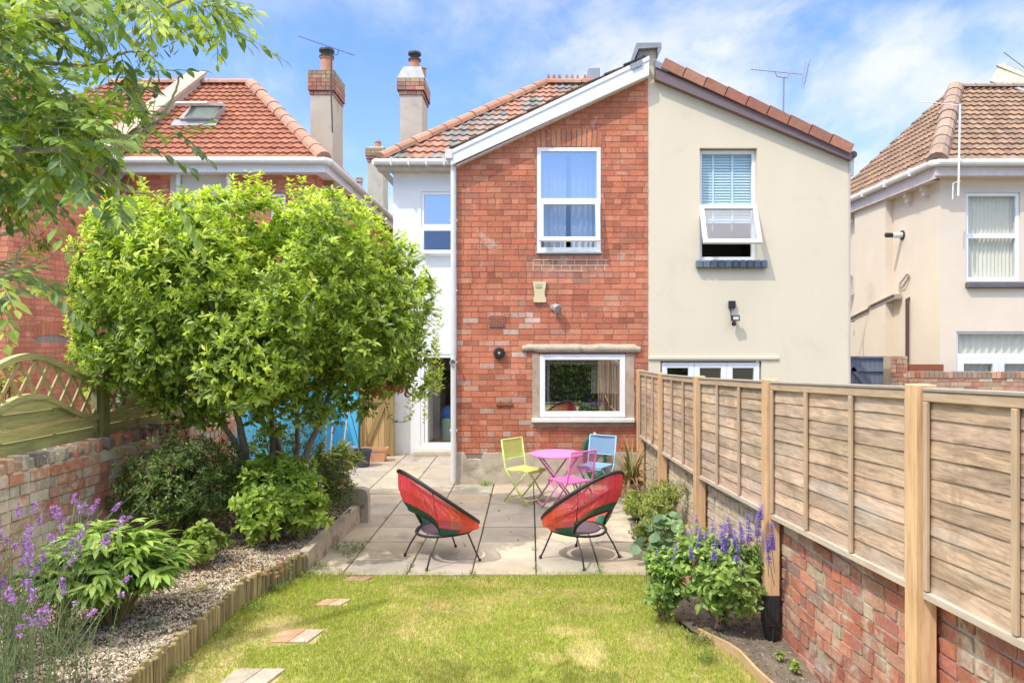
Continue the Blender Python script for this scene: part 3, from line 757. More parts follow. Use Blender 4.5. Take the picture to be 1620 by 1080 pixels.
# white rear wall of the main house
YR = 13.53; wl = wx(622, YR); wtop = wz(268, YR)
RW = (wx(666, YR), wx(735, YR), wz(405, YR), wz(303, YR)); PD = (wx(665, YR), wx(745, YR), wz(706, YR), wz(560, YR))
mb = MB(); holed(mb, wl, 1.8, 0, wtop, [RW, PD], FM(YR), .10); mb.quad((wl, YR, 0), (wl, YR, wtop), (wl, 22, wtop), (wl, 22, 0))
mb.build('rear_wall', mat('white render'), house)
mb = MB()
mb.box(-2.86, -1.13, 13.28, 13.32, 5.36, 5.50); mb.box(-2.86, -1.13, 13.32, 13.53, 5.36, 5.385)
mb.build('soffit', mat('weathered soffit', (.50, .43, .33), .8, var=.2, vscale=5), house)
mb = MB(); mb.tube([(-2.90, 13.22, 5.50), (-1.14, 13.22, 5.50)], .06, 10); mb.tube([(-2.90, 13.22, 5.50), (-2.88, 13.5, 5.50), (-2.88, 20, 5.50)], .06, 10)
for i in range(5): mb.box(-2.6+.33*i, -2.57+.33*i, 13.15, 13.3, 5.43, 5.565)
mb.build('gutter', mat('gutter white', (.68, .68, .66), .5, var=.06), house)
# white downpipe at the corner of the wing
mb = MB(); dx_ = wx(717.5, YG-.05)
mb.tube([P(711, 246, YG-.12), P(711, 253, YG-.11), (dx_, YG-.06, wz(262, YG)), (dx_, YG-.06, .06)], .042, 12)
for v in (350, 460, 573, 680): mb.box(dx_-.055, dx_+.055, YG-.075, YG, wz(v, YG)-.015, wz(v, YG)+.015, bev=.004)
mb.box(dx_-.11, dx_-.0, YG-.18, YG-.02, wz(256, YG), wz(241, YG), bev=.01)
mb.build('downpipe', mat('gutter white'), house)
mb = MB(); mb.lathe((0, 0, 0), [(.0, 0), (.035, 0), (.05, .0), (.05, .03), (.035, .03), (.03, .005), (0, .005)], 16, M=Matrix.Translation((dx_, YG-.10, wz(573, YG))) @ Matrix.Rotation(R(90), 4, 'X'))
mb.build('overflow_cap', mat('grey plastic', (.35, .34, .32), .5), house)

def sash(parent, x0, x1, z0, z1, y, out, wd=.065, extra=.1, tint=(.85, .93, .96)):
    """top-hung opening light, its foot swung out; frame and pane rotated about the top edge"""
    h = z1-z0; a = math.asin(min(.9, out/h))
    M = Matrix.Translation((0, y, z1)) @ Matrix.Rotation(-a, 4, 'X')
    mb = MB(); d = .055
    mb.box(x0, x0+wd, -d, 0, -h, 0, M=M, bev=.006); mb.box(x1-wd, x1, -d, 0, -h, 0, M=M, bev=.006)
    mb.box(x0+wd, x1-wd, -d+.002, 0, -h, -h+wd, M=M, bev=.005); mb.box(x0+wd, x1-wd, -d+.002, 0, -wd, 0, M=M, bev=.005)
    s = mb.build('sash', WHITE(), parent)
    p = MB(); p.quad(*[M @ Vector(q) for q in ((x0+wd, -d*.5, -h+wd), (x1-wd, -d*.5, -h+wd), (x1-wd, -d*.5, -wd), (x0+wd, -d*.5, -wd))])
    p.build('pane', glassmat('sash glass', tint, .22), parent)
    hb = MB(); hb.box((x0+x1)/2-.05, (x0+x1)/2+.05, 0, .03, -h+.02, -h+.04, M=M); hb.build('handle', WHITE(), parent)
# upper window of the brick gable
x0, x1, z0, z1 = UW; y = YG - .01
mb = MB(); frame_box(mb, x0+.005, x1-.005, z0+.02, z1-.005, y, .07, .062, bars_z=(wz(317, YG),), bw=.06)
mb.box(x0-.0, x1+.0, YG-.05, YG+.05, z0-.012, z0+.02, bev=.006)
win = mb.build('window', WHITE(), house, label='upper white window of the brick gable, its lower sash slightly open')
pane(win, x0+.06, x1-.06, wz(314, YG), z1-.06, y+.03, 'sky glass', .58)
sash(win, wx(853, YG), wx(948, YG), wz(385, YG), wz(319, YG), y-.005, .10)
room(win, x0-.5, x1+.5, YG+.1, YG+2.4, z0-.6, z1+.3)
mb = MB(); mb.cur = (.55, .62, .70)
drape(mb, x0+.03, x0+.45, z0, z1, YG+.16, 5, .02, (.62, .66, .72)); drape(mb, x1-.45, x1-.03, z0, z1, YG+.16, 5, .02, (.62, .66, .72))
mb.build('curtain', mat('sheer cloth', rough=.9, attr=True, var=.05), win)
# lower window
x0, x1, z0, z1 = LW
mb = MB(); frame_box(mb, x0+.005, x1-.005, z0+.005, z1-.01, YG-.012, .07, .085)
win = mb.build('window', WHITE(), house, label='wide fixed lower window beneath a stone lintel')
pane(win, x0+.08, x1-.08, z0+.08, z1-.09, YG+.02, 'reflective glass', .42)
mb = MB(); mb.box(wx(841, YG), wx(1003, YG), YG-.10, YG+.02, wz(667, YG), wz(661, YG), bev=.008); mb.build('sill', mat('sill paint', (.72, .70, .66), .6, var=.08), win)
room(win, x0-.6, x1+.4, YG+.1, YG+3.0, z0-.7, z1+.3, wall=(.20, .18, .16))
mb = MB(); mb.box(x0+.08, x1-.08, YG+.10, YG+.13, z1-.17, z1-.08, (.6, .58, .5)); drape(mb, x0+.80, x1-.07, z0+.35, z1-.12, YG+.15, 9, .02, (.58, .52, .42))
drape(mb, x0+.11, x0+.16, z0+.1, z1-.12, YG+.12, 1, .01, (.6, .6, .55))
mb.build('blind', mat('sheer cloth'), win)
mb = MB(); rr = random.Random(3)     # dried flowers in a vase on the inner sill
vx = wx(955, YG); mb.cur = (.55, .50, .40); mb.lathe((vx, YG+.24, z0+.02), [(0, 0), (.035, 0), (.05, .06), (.03, .15), (.035, .19)], 14)
for i in range(46):
    a = rr.uniform(-1, 1); b = rr.uniform(-.3, .3); L = rr.uniform(.22, .46)
    t = Vector((vx + a*.20, YG+.24 + b*.2, z0+.18+L)); mb.tube([(vx, YG+.24, z0+.16), (vx+a*.05, YG+.24+b*.05, z0+.3), t], .003, 4, (.5, .40, .22))
    for k in range(5): q = t + Vector((rr.uniform(-.03, .03), rr.uniform(-.03, .03), rr.uniform(-.04, .04))); mb.box(q.x-.008, q.x+.008, q.y-.008, q.y+.008, q.z-.014, q.z+.014, (.60, .48, .28))
mb.build('vase', mat('sheer cloth'), win)
# white wall window
x0, x1, z0, z1 = RW
mb = MB(); frame_box(mb, x0, x1, z0+.02, z1, YR+.02, .06, .06, bars_z=(wz(357, YR),), bw=.06); mb.box(x0-.02, x1, YR-.04, YR+.06, z0-.01, z0+.02, bev=.005)
win = mb.build('window', WHITE(), house, label='white window in the set back rendered wall')
pane(win, x0+.05, x1-.05, wz(355, YR), z1-.05, YR+.05, 'sky glass', .58)
sash(win, x0, x1-.0, wz(403, YR), wz(361, YR), YR+.01, .08)
room(win, x0-.4, x1+.2, YR+.1, YR+2.4, z0-.6, z1+.3)
# patio door, its leaf open, and the room behind it
x0, x1, z0, z1 = PD
mb = MB(); frame_box(mb, x0, x1, z0, z1, YR+.01, .08, .07); mb.box(x0+.07, x0+.14, YR+.03, YR+.8, z0+.05, z1-.08, bev=.008)
pdr = mb.build('patio_door', WHITE(), house)
pane(pdr, x0+.15, x1-.07, z0+.08, z1-.08, YR+.05, 'door glass', .0, (.97, .97, .97))
mb = MB(); mb.box(wx(654, YR-.2), x1+.1, YR-.22, YR-.004, 0, wz(711, YR), bev=.01); mb.build('doorstep', mat('step stone', (.50, .44, .35), .9, var=.15), pdr)
room(pdr, x0-.9, x1+.3, YR+.10, YR+3.6, z0, z1+.35, wall=(.80, .72, .60), floor=(.30, .18, .10))
mb = MB(); mb.box(x0+.15, x1+.1, YR+2.9, YR+3.5, z0, z0+.85, (.30, .16, .08)); mb.box(x0+.12, x1+.1, YR+2.85, YR+3.5, z0+.85, z0+.88, (.42, .26, .14))
mb.box(x0-.45, x0+.22, YR+1.2, YR+2.2, z0, z0+1.5, (.62, .60, .57)); mb.build('cabinet', mat('furniture', rough=.6, attr=True, var=.1), pdr)
mb = MB(); px_, py_ = wx(693, YR+1.5), YR+1.5; mb.tube([(px_, py_, z0), (px_, py_, z0+1.5)], .012, 6, (.12, .08, .05))
n = 70; pos = np.stack([px_ + RNG.normal(0, .16, n), py_ + RNG.normal(0, .14, n), z0 + RNG.uniform(.95, 1.65, n)], 1)
leaves(mb, pos, rdir(n)*[1, 1, .4], np.tile([0, -.7, .7], (n, 1)), np.full(n, .15), np.full(n, .11), pick([(.03, .07, .025), (.05, .10, .03)], n), .1, .2, ((.3, .9), (.7, .85)))
mb.cur = (.5, .45, .4); mb.lathe((px_, py_, z0), [(0, 0), (.12, 0), (.16, .28), (.14, .28), (.13, .25), (0, .25)], 16)
mb.build('houseplant', leafmat('indoor leaf', .5, .2), pdr)
mb = MB(); bx_ = wx(711, YR+1.0); mb.lathe((bx_, YR+.9, z0), [(0, 0), (.13, 0), (.15, .35), (.13, .45)], 14, (.35, .55, .47)); mb.lathe((bx_, YR+.9, z0+.45), [(.13, 0), (.16, .12), (.08, .25), (0, .27)], 12, (.03, .16, .55))
mb.build('laundry_bin', mat('furniture'), pdr)
# chimney on the passage side
def chimney(parent, x0, x1, y0, y1, zb, zs, zc, cap, pots, lead=False, label=None, shaft=(.50, .46, .37)):
    mb = MB(); mb.box(x0, x1, y0, y1, zb, zs); ch = mb.build('chimney', mat('chimney render', shaft, .95, var=.15, vscale=2, bump=.3, bscale=30, dark=((.36, .33, .27), 1.6, .55, .70)), parent, label=label)
    mb = MB(); r = random.Random(int(x0*100)); e = .03; z = zs; k = 0; nlay = int(round((zc-zs)/.095)); 
    capc = [(.40, .20, .15), (.36, .17, .12), (.44, .27, .19), (.34, .22, .17)]; moss = [(.42, .34, .18), (.36, .31, .20), (.40, .28, .20)]
    for k in range(nlay):
        e = cap[min(k, len(cap)-1)]; zz = zs + k*.095
        pal = capc if k < nlay*.55 else moss
        for side in range(2):
            xx = x0-e
            while xx < x1+e-.02:
                L = r.choice((.11, .22)); q = min(xx+L, x1+e)
                yb = (y0-e, y0-e+.1) if side == 0 else (y1+e-.1, y1+e)
                mb.box(xx, q-.008, yb[0], yb[1], zz, zz+.087, vary(r, .8, 1.15, r.choice(pal)), bev=.006); xx = q
        for side in range(2):
            yy = y0-e+.105
            while yy < y1+e-.12:
                q = min(yy+r.choice((.11, .22)), y1+e-.105)
                xb = (x0-e, x0-e+.1) if side == 0 else (x1+e-.1, x1+e)
                mb.box(xb[0], xb[1], yy, q-.008, zz, zz+.087, vary(r, .8, 1.15, r.choice(pal)), bev=.006); yy = q
        mb.box(x0-e+.02, x1+e-.02, y0-e+.02, y1+e-.02, zz, zz+.0945, (.30, .26, .21))
    mb.build('brick_cap', brickmat('cap brick'), ch)
    zt = zs + nlay*.095; ex = cap[-1]
    mb = MB(); xa, xb, ya, yb = x0-ex, x1+ex, y0-ex, y1+ex; i = .13 if not lead else .12; hh = .10 if not lead else .36
    mb.add([(xa, ya, zt), (xb, ya, zt), (xb, yb, zt), (xa, yb, zt), (xa+i, ya+i*2, zt+hh), (xb-i, ya+i*2, zt+hh), (xb-i, yb-i*2, zt+hh), (xa+i, yb-i*2, zt+hh)], [(0,1,5,4), (1,2,6,5), (2,3,7,6), (3,0,4,7), (4,5,6,7)])
    mb.build('flaunching', mat('lead sheet', (.30, .31, .33), .55, var=.25, vscale=5, metal=.15) if lead else mat('cap mortar', (.42, .36, .24), .95, var=.3, vscale=6, bump=.6), ch)
    for (px, py, ph, pr, cowl) in pots:
        zz = zt + hh*.9; mb = MB(); mb.cur = (.50, .25, .15)
        mb.lathe((px, py, zz), [(pr*1.05, 0), (pr*1.0, ph*.85), (pr*1.18, ph*.88), (pr*1.18, ph*.97), (pr*.95, ph), (pr*.8, ph*.9)], 20)
        pt = mb.build('chimney_pot', mat('terracotta', rough=.85, attr=True, var=.15, vscale=5), ch, smooth=False)
        if cowl:
            mb = MB(); z2 = zz+ph
            for a in range(4): mb.tube([(px+pr*.9*math.cos(a*1.57+.6), py+pr*.9*math.sin(a*1.57+.6), z2-.02), (px+pr*.9*math.cos(a*1.57+.6), py+pr*.9*math.sin(a*1.57+.6), z2+.14)], .008, 5)
            mb.lathe((px, py, z2), [(pr*1.28, -.02), (pr*1.28, .02), (pr*1.15, .02)], 20)
            mb.lathe((px, py, z2+.13), [(pr*1.35, 0), (pr*1.3, .05), (pr*.5, .09), (0, .095)], 20); mb.lathe((px, py, z2+.13), [(0, 0), (pr*1.35, 0)], 20)
            mb.build('cowl', mat('black metal', (.025, .025, .028), .5, var=.1), ch)
    return ch
Yc = 17.0; c0, c1 = wx(633, Yc), wx(667.5, Yc)
chimney(house, c0, c1, Yc, Yc+.95, 4.0, wz(150, Yc), wz(128, Yc), (.03, .07, .07), [((c0+c1)/2+.03, Yc+.35, .26, .12, True), ((c0+c1)/2+.16, Yc+.75, .22, .09, False)], lead=True, label='rendered chimney with lead shoulders and a short pot')

# ================================================================ the rendered half
house2 = thing('rendered_house', 'cream rendered gabled house with brown verge, joined to the right of the brick gable', 'house', ((gR+cR)/2, YG, 0))
ct0, ct1 = wz(106, YG), wz(240, YG)
top_cream = lambda s: ct0 + (ct1-ct0)*(s-gR)/(cR-gR)
CW = (wx(1107, YG), wx(1198, YG), wz(411, YG), wz(234, YG)); FD = (wx(1045, YG), wx(1205, YG), .05, wz(571, YG))
CREAM = mat('cream render', (.69, .605, .455), .9, var=.035, vscale=1.1, bump=.2, bscale=50, stretch=(1, 1, .45), dark=((.60, .53, .40), 1.3, .56, .80))
mb = MB(); holed(mb, gR+.002, cR, 0, top_cream, [CW, FD], FM(YG+.004), .12)
mb.quad((cR, YG+.004, 0), (cR, 15, 0), (cR, 15, ct1), (cR, YG+.004, ct1))
# party wall upstand at the apex
mb.box(wx(1026, YG), wx(1038.5, YG), YG+.002, YG+.6, ct0-.12, wz(76, YG))
mb.build('wall', CREAM, house2)
mb = MB(); mb.box(gR+.002, wx(1232, YG), YG-.022, YG+.002, wz(568.5, YG), wz(565.5, YG)+.02, bev=.006)
mb.build('render_stop', CREAM, house2)
mb = MB(); mb.box(cR, cR+.02, YG-.012, YG+.1, 0, ct1-.06); mb.build('corner_bead', mat('mauve trim', (.50, .44, .43), .6), house2)
mb = MB()
q0 = wx(1003, YG); q1 = wx(1047, YG)
mb.prism([P(1007, 68, YG-.1), P(1046, 67.5, YG-.1), P(1046, 75, YG-.1), P(1010, 77, YG-.1)], (0, .8, 0))
mb.prism([P(1007, 68, YG-.098), P(1010.5, 77, YG-.098), P(1001, 101, YG-.098), P(997, 101, YG-.098)], (0, .8, 0)); mb.prism([P(1046.5, 68, YG-.098), P(1046.5, 78, YG-.098), P(1041, 90, YG-.098), P(1040, 78, YG-.098)], (0, .8, 0))
mb.prism([P(996, 103, YG-.185), P(1016, 93, YG-.185), P(1016, 103, YG-.185), P(1000, 110, YG-.185)], (0, .2, 0))
mb.prism([P(1036, 95, YG-.12), P(1057, 104, YG-.12), P(1057, 114, YG-.12), P(1037, 106, YG-.12)], (0, .4, 0))
mb.build('lead_flashing', mat('lead flashing', (.27, .28, .31), .5, var=.2, metal=.15), house2)
mb = MB(); mb.prism([P(1011, 79, YG), P(1027, 76, YG), P(1027, 96, YG), P(1003, 104, YG)], (0, .6, 0)); mb.build('upstand_brick', brickmat('cap brick'), house2)
mb = MB(); a = P(1037, 108, YG-.10); b = P(1348, 243, YG-.10)
mb.prism([a, b, b-Vector((0, 0, .10)), a-Vector((0, 0, .16))], (0, .1, 0)); mb.build('verge_board', mat('brown verge board', (.18, .125, .13), .6, var=.06), house2)
mb = MB(); a = P(1050, 97, YG-.14); b = P(1349, 232, YG-.14); d = (b-a); n_ = 9; rv = random.Random(5); dn = d.normalized(); u_ = Vector((-dn.z, 0, dn.x))
if u_.z < 0: u_ = -u_
for i in range(n_):
    p = a + d*(i/n_); q = a + d*((i+1)/n_ + .004); c = vary(rv, .85, 1.1, rv.choice([(.38, .165, .11), (.35, .15, .10), (.41, .185, .12)]))
    mb.prism([p+u_*.042, q+u_*.028, q-u_*.10, p-u_*.095], (0, .14, 0), c)
    mb.prism([p+u_*.06, q+u_*.043, q+u_*.028, p+u_*.045], (0, .35, 0), c)
mb.build('verge_tile', mat('roof tile'), house2)
mb = MB(); tiled(mb, Vector((b.x+.05, YG+.0, b.z-.02)), (0, 1, 0), -(b-a), [(0, 0), (5.6, 0), (5.6, d.length), (0, d.length)], tcol(REDT))
rf2 = mb.build('roof', tiles_m, house2)
mb = MB(); mb.tube([(b.x+.08, YG-.0, b.z-.08), (b.x+.08, YG+4, b.z-.08)], .055, 10); mb.build('gutter', mat('brown gutter', (.10, .06, .05), .5), house2)
mb = MB(); mb.box(cR+.03, cR+.10, YG+.05, YG+4, ct1-.35, ct1-.05); mb.build('fascia', mat('gutter white'), house2)
# cream window with blue-white blind, sash wide open
x0, x1, z0, z1 = CW
mb = MB(); frame_box(mb, x0, x1, z0, z1-.015, YG+.09, .06, .055, bars_z=(wz(324, YG),), bw=.05)
win = mb.build('window', WHITE(), house2, label='upper window of the cream gable with its lower sash wide open')
pane(win, x0+.05, x1-.05, wz(321, YG), z1-.06, YG+.12, 'blind glass', .0)
sash(win, x0+.0, x1-.0, wz(397, YG)+.02, wz(326, YG), YG+.06, .26)
room(win, x0-.5, x1+.5, YG+.18, YG+2.4, z0-.6, z1+.3, wall=(.30, .28, .26))
mb = MB(); z = z1-.06; 
while z > wz(349, YG):
    mb.add([(x0+.05, YG+.155, z-.044), (x1-.05, YG+.155, z-.044), (x1-.05, YG+.175, z), (x0+.05, YG+.175, z)], [(0, 1, 2, 3)]); z -= .042
for u in (1132, 1163): mb.box(wx(u, YG)-.018, wx(u, YG)+.018, YG+.148, YG+.152, wz(349, YG), z1-.06); mb.tube([(wx(u, YG), YG+.185, wz(349, YG)), (wx(u, YG)+.005, YG+.185, wz(362, YG))], .009, 6)
mb.build('blind', mat('blind slats', (.66, .80, .84), .6, var=.04), win)
mb = MB(); rs = random.Random(2); x = wx(1100, YG); 
while x < wx(1211, YG)-.02: mb.box(x, min(x+.105, wx(1212, YG)), YG-.085, YG+.0, wz(425, YG), wz(412, YG), vary(rs, .75, 1.2, (.115, .14, .17)), bev=.018); x += .108
mb.build('sill', mat('slate blue sill', rough=.5, attr=True, var=.2, vscale=10), win)
# french doors under it
x0, x1, z0, z1 = FD
for k in range(3):
    a = x0+.02+(x1-x0-.04)*k/3; b = x0+.02+(x1-x0-.04)*(k+1)/3
    mb = MB(); frame_box(mb, a+.002, b-.002, z0, z1-.02, YG+.03, .07, .085); dr = mb.build('french_door', WHITE(), house2)
    pane(dr, a+.085, b-.085, z0+.1, z1-.1, YG+.06)
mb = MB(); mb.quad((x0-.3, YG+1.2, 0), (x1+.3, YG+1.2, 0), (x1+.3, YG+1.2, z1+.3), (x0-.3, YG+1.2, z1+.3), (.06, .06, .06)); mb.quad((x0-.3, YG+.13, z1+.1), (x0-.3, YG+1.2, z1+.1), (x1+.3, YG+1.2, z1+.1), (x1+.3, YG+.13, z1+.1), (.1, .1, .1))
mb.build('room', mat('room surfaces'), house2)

# ================================================================ LEFT HOUSE
# sits on the same building line; its red brick wing comes forward on the far left
hl = thing('brick_house', 'red brick neighbour house with red tiled hip roof and skylight, behind the round tree', 'house', (-6.5, 13.5, 0))
LX = -4.07; LY = 13.55
lb = lambda x, z, r: vary(r, .88, 1.10, r.choice([(.60, .215, .13), (.57, .20, .12), (.63, .24, .145), (.53, .185, .115)]))
mb = MB(); mb.cur = (.30, .24, .20)
LWN = (wx(428, LY), wx(452, LY), wz(400, LY), wz(306, LY))
holed(mb, -10.5, LX, 0, 5.5, [LWN], FM(LY), .1); r1 = random.Random(61)
brick_field(mb, wx(187, LY), LX, 2.6, wz(276, LY), [LWN, (wx(270, LY), wx(366, LY), 2.0, 6)], FM(LY), lb, .0856, .236, .009, .006, .0015, .15, r1)
SM = lambda s, o, z: (LX + o, s, z)          # passage side, seen at a steep angle from the right
mb.quad((LX, LY, 0), (LX, 22, 0), (LX, 22, 5.5), (LX, LY, 5.5))
brick_field(mb, LY, 21.5, 3.2, 5.4, [], SM, lb, .0856, .236, .009, .006, .0015, .15, r1)
mb.build('brick_wall', brickmat('left brick'), hl)
mb = MB(); mb.box(wx(270, LY), wx(366, LY), LY-.012, LY-.002, 2.0, 5.36); mb.build('rendered_panel', mat('pale panel', (.62, .58, .52), .9, var=.05), hl)
mb = MB(); x0, x1, z0, z1 = LWN; frame_box(mb, x0, x1, z0, z1, LY+.02, .06, .05); win = mb.build('window', WHITE(), hl); pane(win, x0+.04, x1-.04, z0+.05, z1-.05, LY+.05); room(win, x0-.2, x1+.2, LY+.1, LY+1.5, z0-.2, z1+.2)
# roof
eL = 5.56; rb_ = Vector((wx(397, 16.5), 16.5, wz(134, 16.5))); ec = Vector((LX+.22, 13.28, eL))
redt = [(.31, .115, .062), (.285, .10, .056), (.335, .13, .072)]
mb = MB(); xp = wx(325, 17.4)                                    # parapet plane
wl_ = rb_.x - xp + 4.0; up = Vector((0, rb_.y-ec.y, rb_.z-ec.z)); Lu = up.length; o_ = Vector((xp-4.0, ec.y, eL))
tiled(mb, o_, (1, 0, 0), up, [(0, 0), (ec.x-o_.x, 0), (rb_.x-o_.x, Lu), (2.2, Lu)], tcol(redt), tw=.235, course=.262, wave=.03, step=.026)
up2 = Vector((rb_.x-ec.x, 0, rb_.z-ec.z)); run_ = rb_.y-ec.y
tiled(mb, ec, (0, 1, 0), up2, [(0, 0), (9.5, 0), (9.5-run_, up2.length), (run_, up2.length)], tcol(redt), tw=.235, course=.262)
rfl = mb.build('roof', mat('red roof tile', rough=.85, attr=True, var=.12, vscale=6, bump=.25, bscale=50), hl)
mb = MB(); off = Vector((0, 0, .05)); hcl = lambda r: vary(r, .9, 1.1, (.42, .22, .155)); 
hip_tiles(mb, ec+off, rb_+off, .14, .42, hcl, rh); hip_tiles(mb, Vector((xp-1.8, 16.5, rb_.z+.05)), rb_+off, .12, .42, hcl, rh)
mb.build('ridge_tile', mat('ridge clay'), rfl)
# sloping parapet with coping
mb = MB(); pa = Vector((wx(327, 16.6), 16.6, wz(113, 16.6))); pb = Vector((wx(327, 16.6)-.12, 12.95, wz(233, 12.95)))
for k in range(9):
    a = pa.lerp(pb, k/9); b = pa.lerp(pb, (k+1)/9 - .004); mb.prism([a, b, b-Vector((0, 0, .09)), a-Vector((0, 0, .09))], (-.42, 0, 0), vary(rh, .9, 1.1, (.44, .37, .27)))
cop = mb.build('parapet_coping', mat('coping stone', rough=.9, attr=True, var=.2, vscale=5, dark=((.50, .34, .16), 5, .6, .7)), hl)
mb = MB(); mb.prism([pa-Vector((.04, 0, .09)), pb-Vector((.04, 0, .09)), pb-Vector((.04, 0, .85)), pa-Vector((.04, .4, .85))], (-.34, 0, 0)); mb.build('parapet', mat('parapet render', (.44, .40, .35), .9, var=.12), hl)
# skylight
su = up.normalized(); sx0 = wx(287, 14.9); 
def onroof(u, v):   # ray through a pixel onto the rear slope
    d = Vector(((u-838)/F, 1, -(v-540)/F)); n = Vector((0, -up.z, up.y)).normalized(); t = (Vector((0, ec.y, eL)) - Vector((0, 0, CAMH))).dot(n) / d.dot(n); return Vector((0, 0, CAMH)) + d*t
nr_ = Vector((0, -up.z, up.y)).normalized()
a, b, c, d = onroof(289, 196), onroof(336, 197), onroof(359, 177), onroof(318, 176); a2 = onroof(289, 196)
b = a + Vector((1.0*(b.x-a.x), 0, 0)); hgt = su * ((d-a).dot(su)); c = b + hgt; d = a + hgt
mb = MB(); nn = nr_*.07
for p, q in ((a, b), (b, c), (c, d), (d, a)): mb.bar(p+nn, q+nn, .09, .11, nr_)
sky_ = mb.build('skylight', mat('skylight frame', (.36, .33, .31), .5), rfl)
tilt = lambda p, k: p + nr_*(.12 + k)
mb = MB(); A_, B_, C_, D_ = tilt(a, .30), tilt(b, .30), tilt(c, .02), tilt(d, .02)
for p, q in ((A_, B_), (B_, C_), (C_, D_), (D_, A_)): mb.bar(p, q, .08, .06, nr_)
mb.build('skylight_sash', mat('skylight frame pale', (.60, .56, .52), .5), sky_)
mb = MB(); mb.quad(A_, B_, C_, D_); mb.build('pane', glassmat('skylight glass', (.8, .9, .85), .65), sky_)
mb = MB(); mb.quad(a+nr_*.10, b+nr_*.10, c+nr_*.10, d+nr_*.10); mb.build('skylight_reflection', mat('painted sky reflection', (.50, .56, .52), .8), sky_)  # added pale sheet under the glass, sky reflection painted into its colour
mb = MB(); mb.quad(a-su*.22-Vector((.15, 0, 0))+nr_*.05, b-su*.22+Vector((.15, 0, 0))+nr_*.05, b+Vector((.15, 0, 0))+nr_*.09, a-Vector((.15, 0, 0))+nr_*.09); mb.build('flashing', mat('lead flashing'), sky_)
# eaves: fascia, gutter, corbels
mb = MB(); mb.box(-10.4, LX+.22, 13.30, 13.34, 5.33, 5.52); mb.box(-10.4, LX+.20, 13.34, 13.55, 5.33, 5.355); mb.box(LX+.20, LX+.235, 13.34, 22, 5.33, 5.52); mb.box(LX, LX+.20, 13.56, 22, 5.33, 5.355)
mb.build('fascia', mat('painted board'), hl)
mb = MB(); mb.tube([(-10.4, 13.24, 5.53), (LX+.24, 13.24, 5.53), (LX+.30, 13.32, 5.53), (LX+.30, 22, 5.53)], .065, 10); mb.build('gutter', mat('gutter white'), hl)
for k in range(9):
    mb = MB(); y = 14.0 + .75*k; mb.box(LX, LX+.14, y, y+.11, 5.05, 5.2, (.40, .19, .12)); mb.box(LX, LX+.18, y, y+.11, 5.2, 5.33, (.40, .19, .12)); mb.build('corbel', brickmat('left brick'), hl)
for u in (279, 359):
    mb = MB(); x = wx(u, 13.4); mb.tube([(x, 13.42, 5.5), (x, 13.47, 5.3), (x, 13.47, .3)], .045, 10); mb.build('downpipe', mat('gutter white'), hl)
# forward wing
WX_ = -7.89; WY = 10.72
mb = MB(); mb.cur = (.32, .25, .21)
WM = lambda s, o, z: (WX_ + o, s, z)
mb.quad((WX_, WY, 0), (WX_, LY, 0), (WX_, LY, 5.5), (WX_, WY, 5.5)); holed(mb, -10.8, WX_, 0, 5.5, [], FM(WY), .1)
AR = (11.24, 12.10, 2.16, 2.42)
brick_field(mb, WY, LY-.02, 0, 5.36, [AR], WM, lb, .0856, .236, .009, .006, .0015, .2, r1)
brick_field(mb, -9.3, WX_, 0, 5.36, [], FM(WY), lb, .0856, .236, .009, .006, .0015, .2, r1)
for i in range(9):
    a = AR[0] + (AR[1]-AR[0])*i/9; b = a + .09; t = (i+.5)/4.5-1; l = .06*(1-t*t)
    mb.box(WX_, WX_+.008, a, b, AR[3]-.22+l, AR[3]-.01+l, vary(r1, .9, 1.1, (.50, .18, .10)))
mb.build('wing_wall', brickmat('left brick', (.60, .45, .38), 1.6, .60, .70), hl)
mb = MB(); mb.box(WX_+.14, WX_+.18, 10.5, 13.3, 5.33, 5.53); mb.box(WX_, WX_+.14, 10.6, 13.3, 5.33, 5.36); mb.box(-10.8, WX_+.18, 10.46, 10.5, 5.33, 5.53); mb.build('wing_fascia', mat('painted board'), hl)
mb = MB(); mb.tube([(WX_+.24, 10.45, 5.52), (WX_+.24, 13.25, 5.52)], .065, 10); mb.tube([(WX_+.07, 13.3, 5.45), (WX_+.07, 13.42, 5.3), (WX_+.07, 13.42, 1)], .045, 8); mb.build('wing_gutter', mat('gutter white'), hl)
mb = MB(); o_ = Vector((WX_+.25, 10.4, 5.55)); tiled(mb, o_, (0, 1, 0), (-1, 0, .75), [(0, 0), (3.4, 0), (3.4, 3.2), (0, 3.2)], tcol(redt), tw=.235, course=.262); mb.build('wing_roof', mat('red roof tile'), hl)
Yc = 17.0; c0, c1 = wx(491, Yc), wx(526, Yc)
chimney(hl, c0, c1, Yc, Yc+.95, 4.5, wz(150, Yc), wz(112, Yc), (.02, .05, .05), [((c0+c1)/2+.0, Yc+.45, .42, .14, True)], label='tall rendered chimney with brick cap and orange pot')
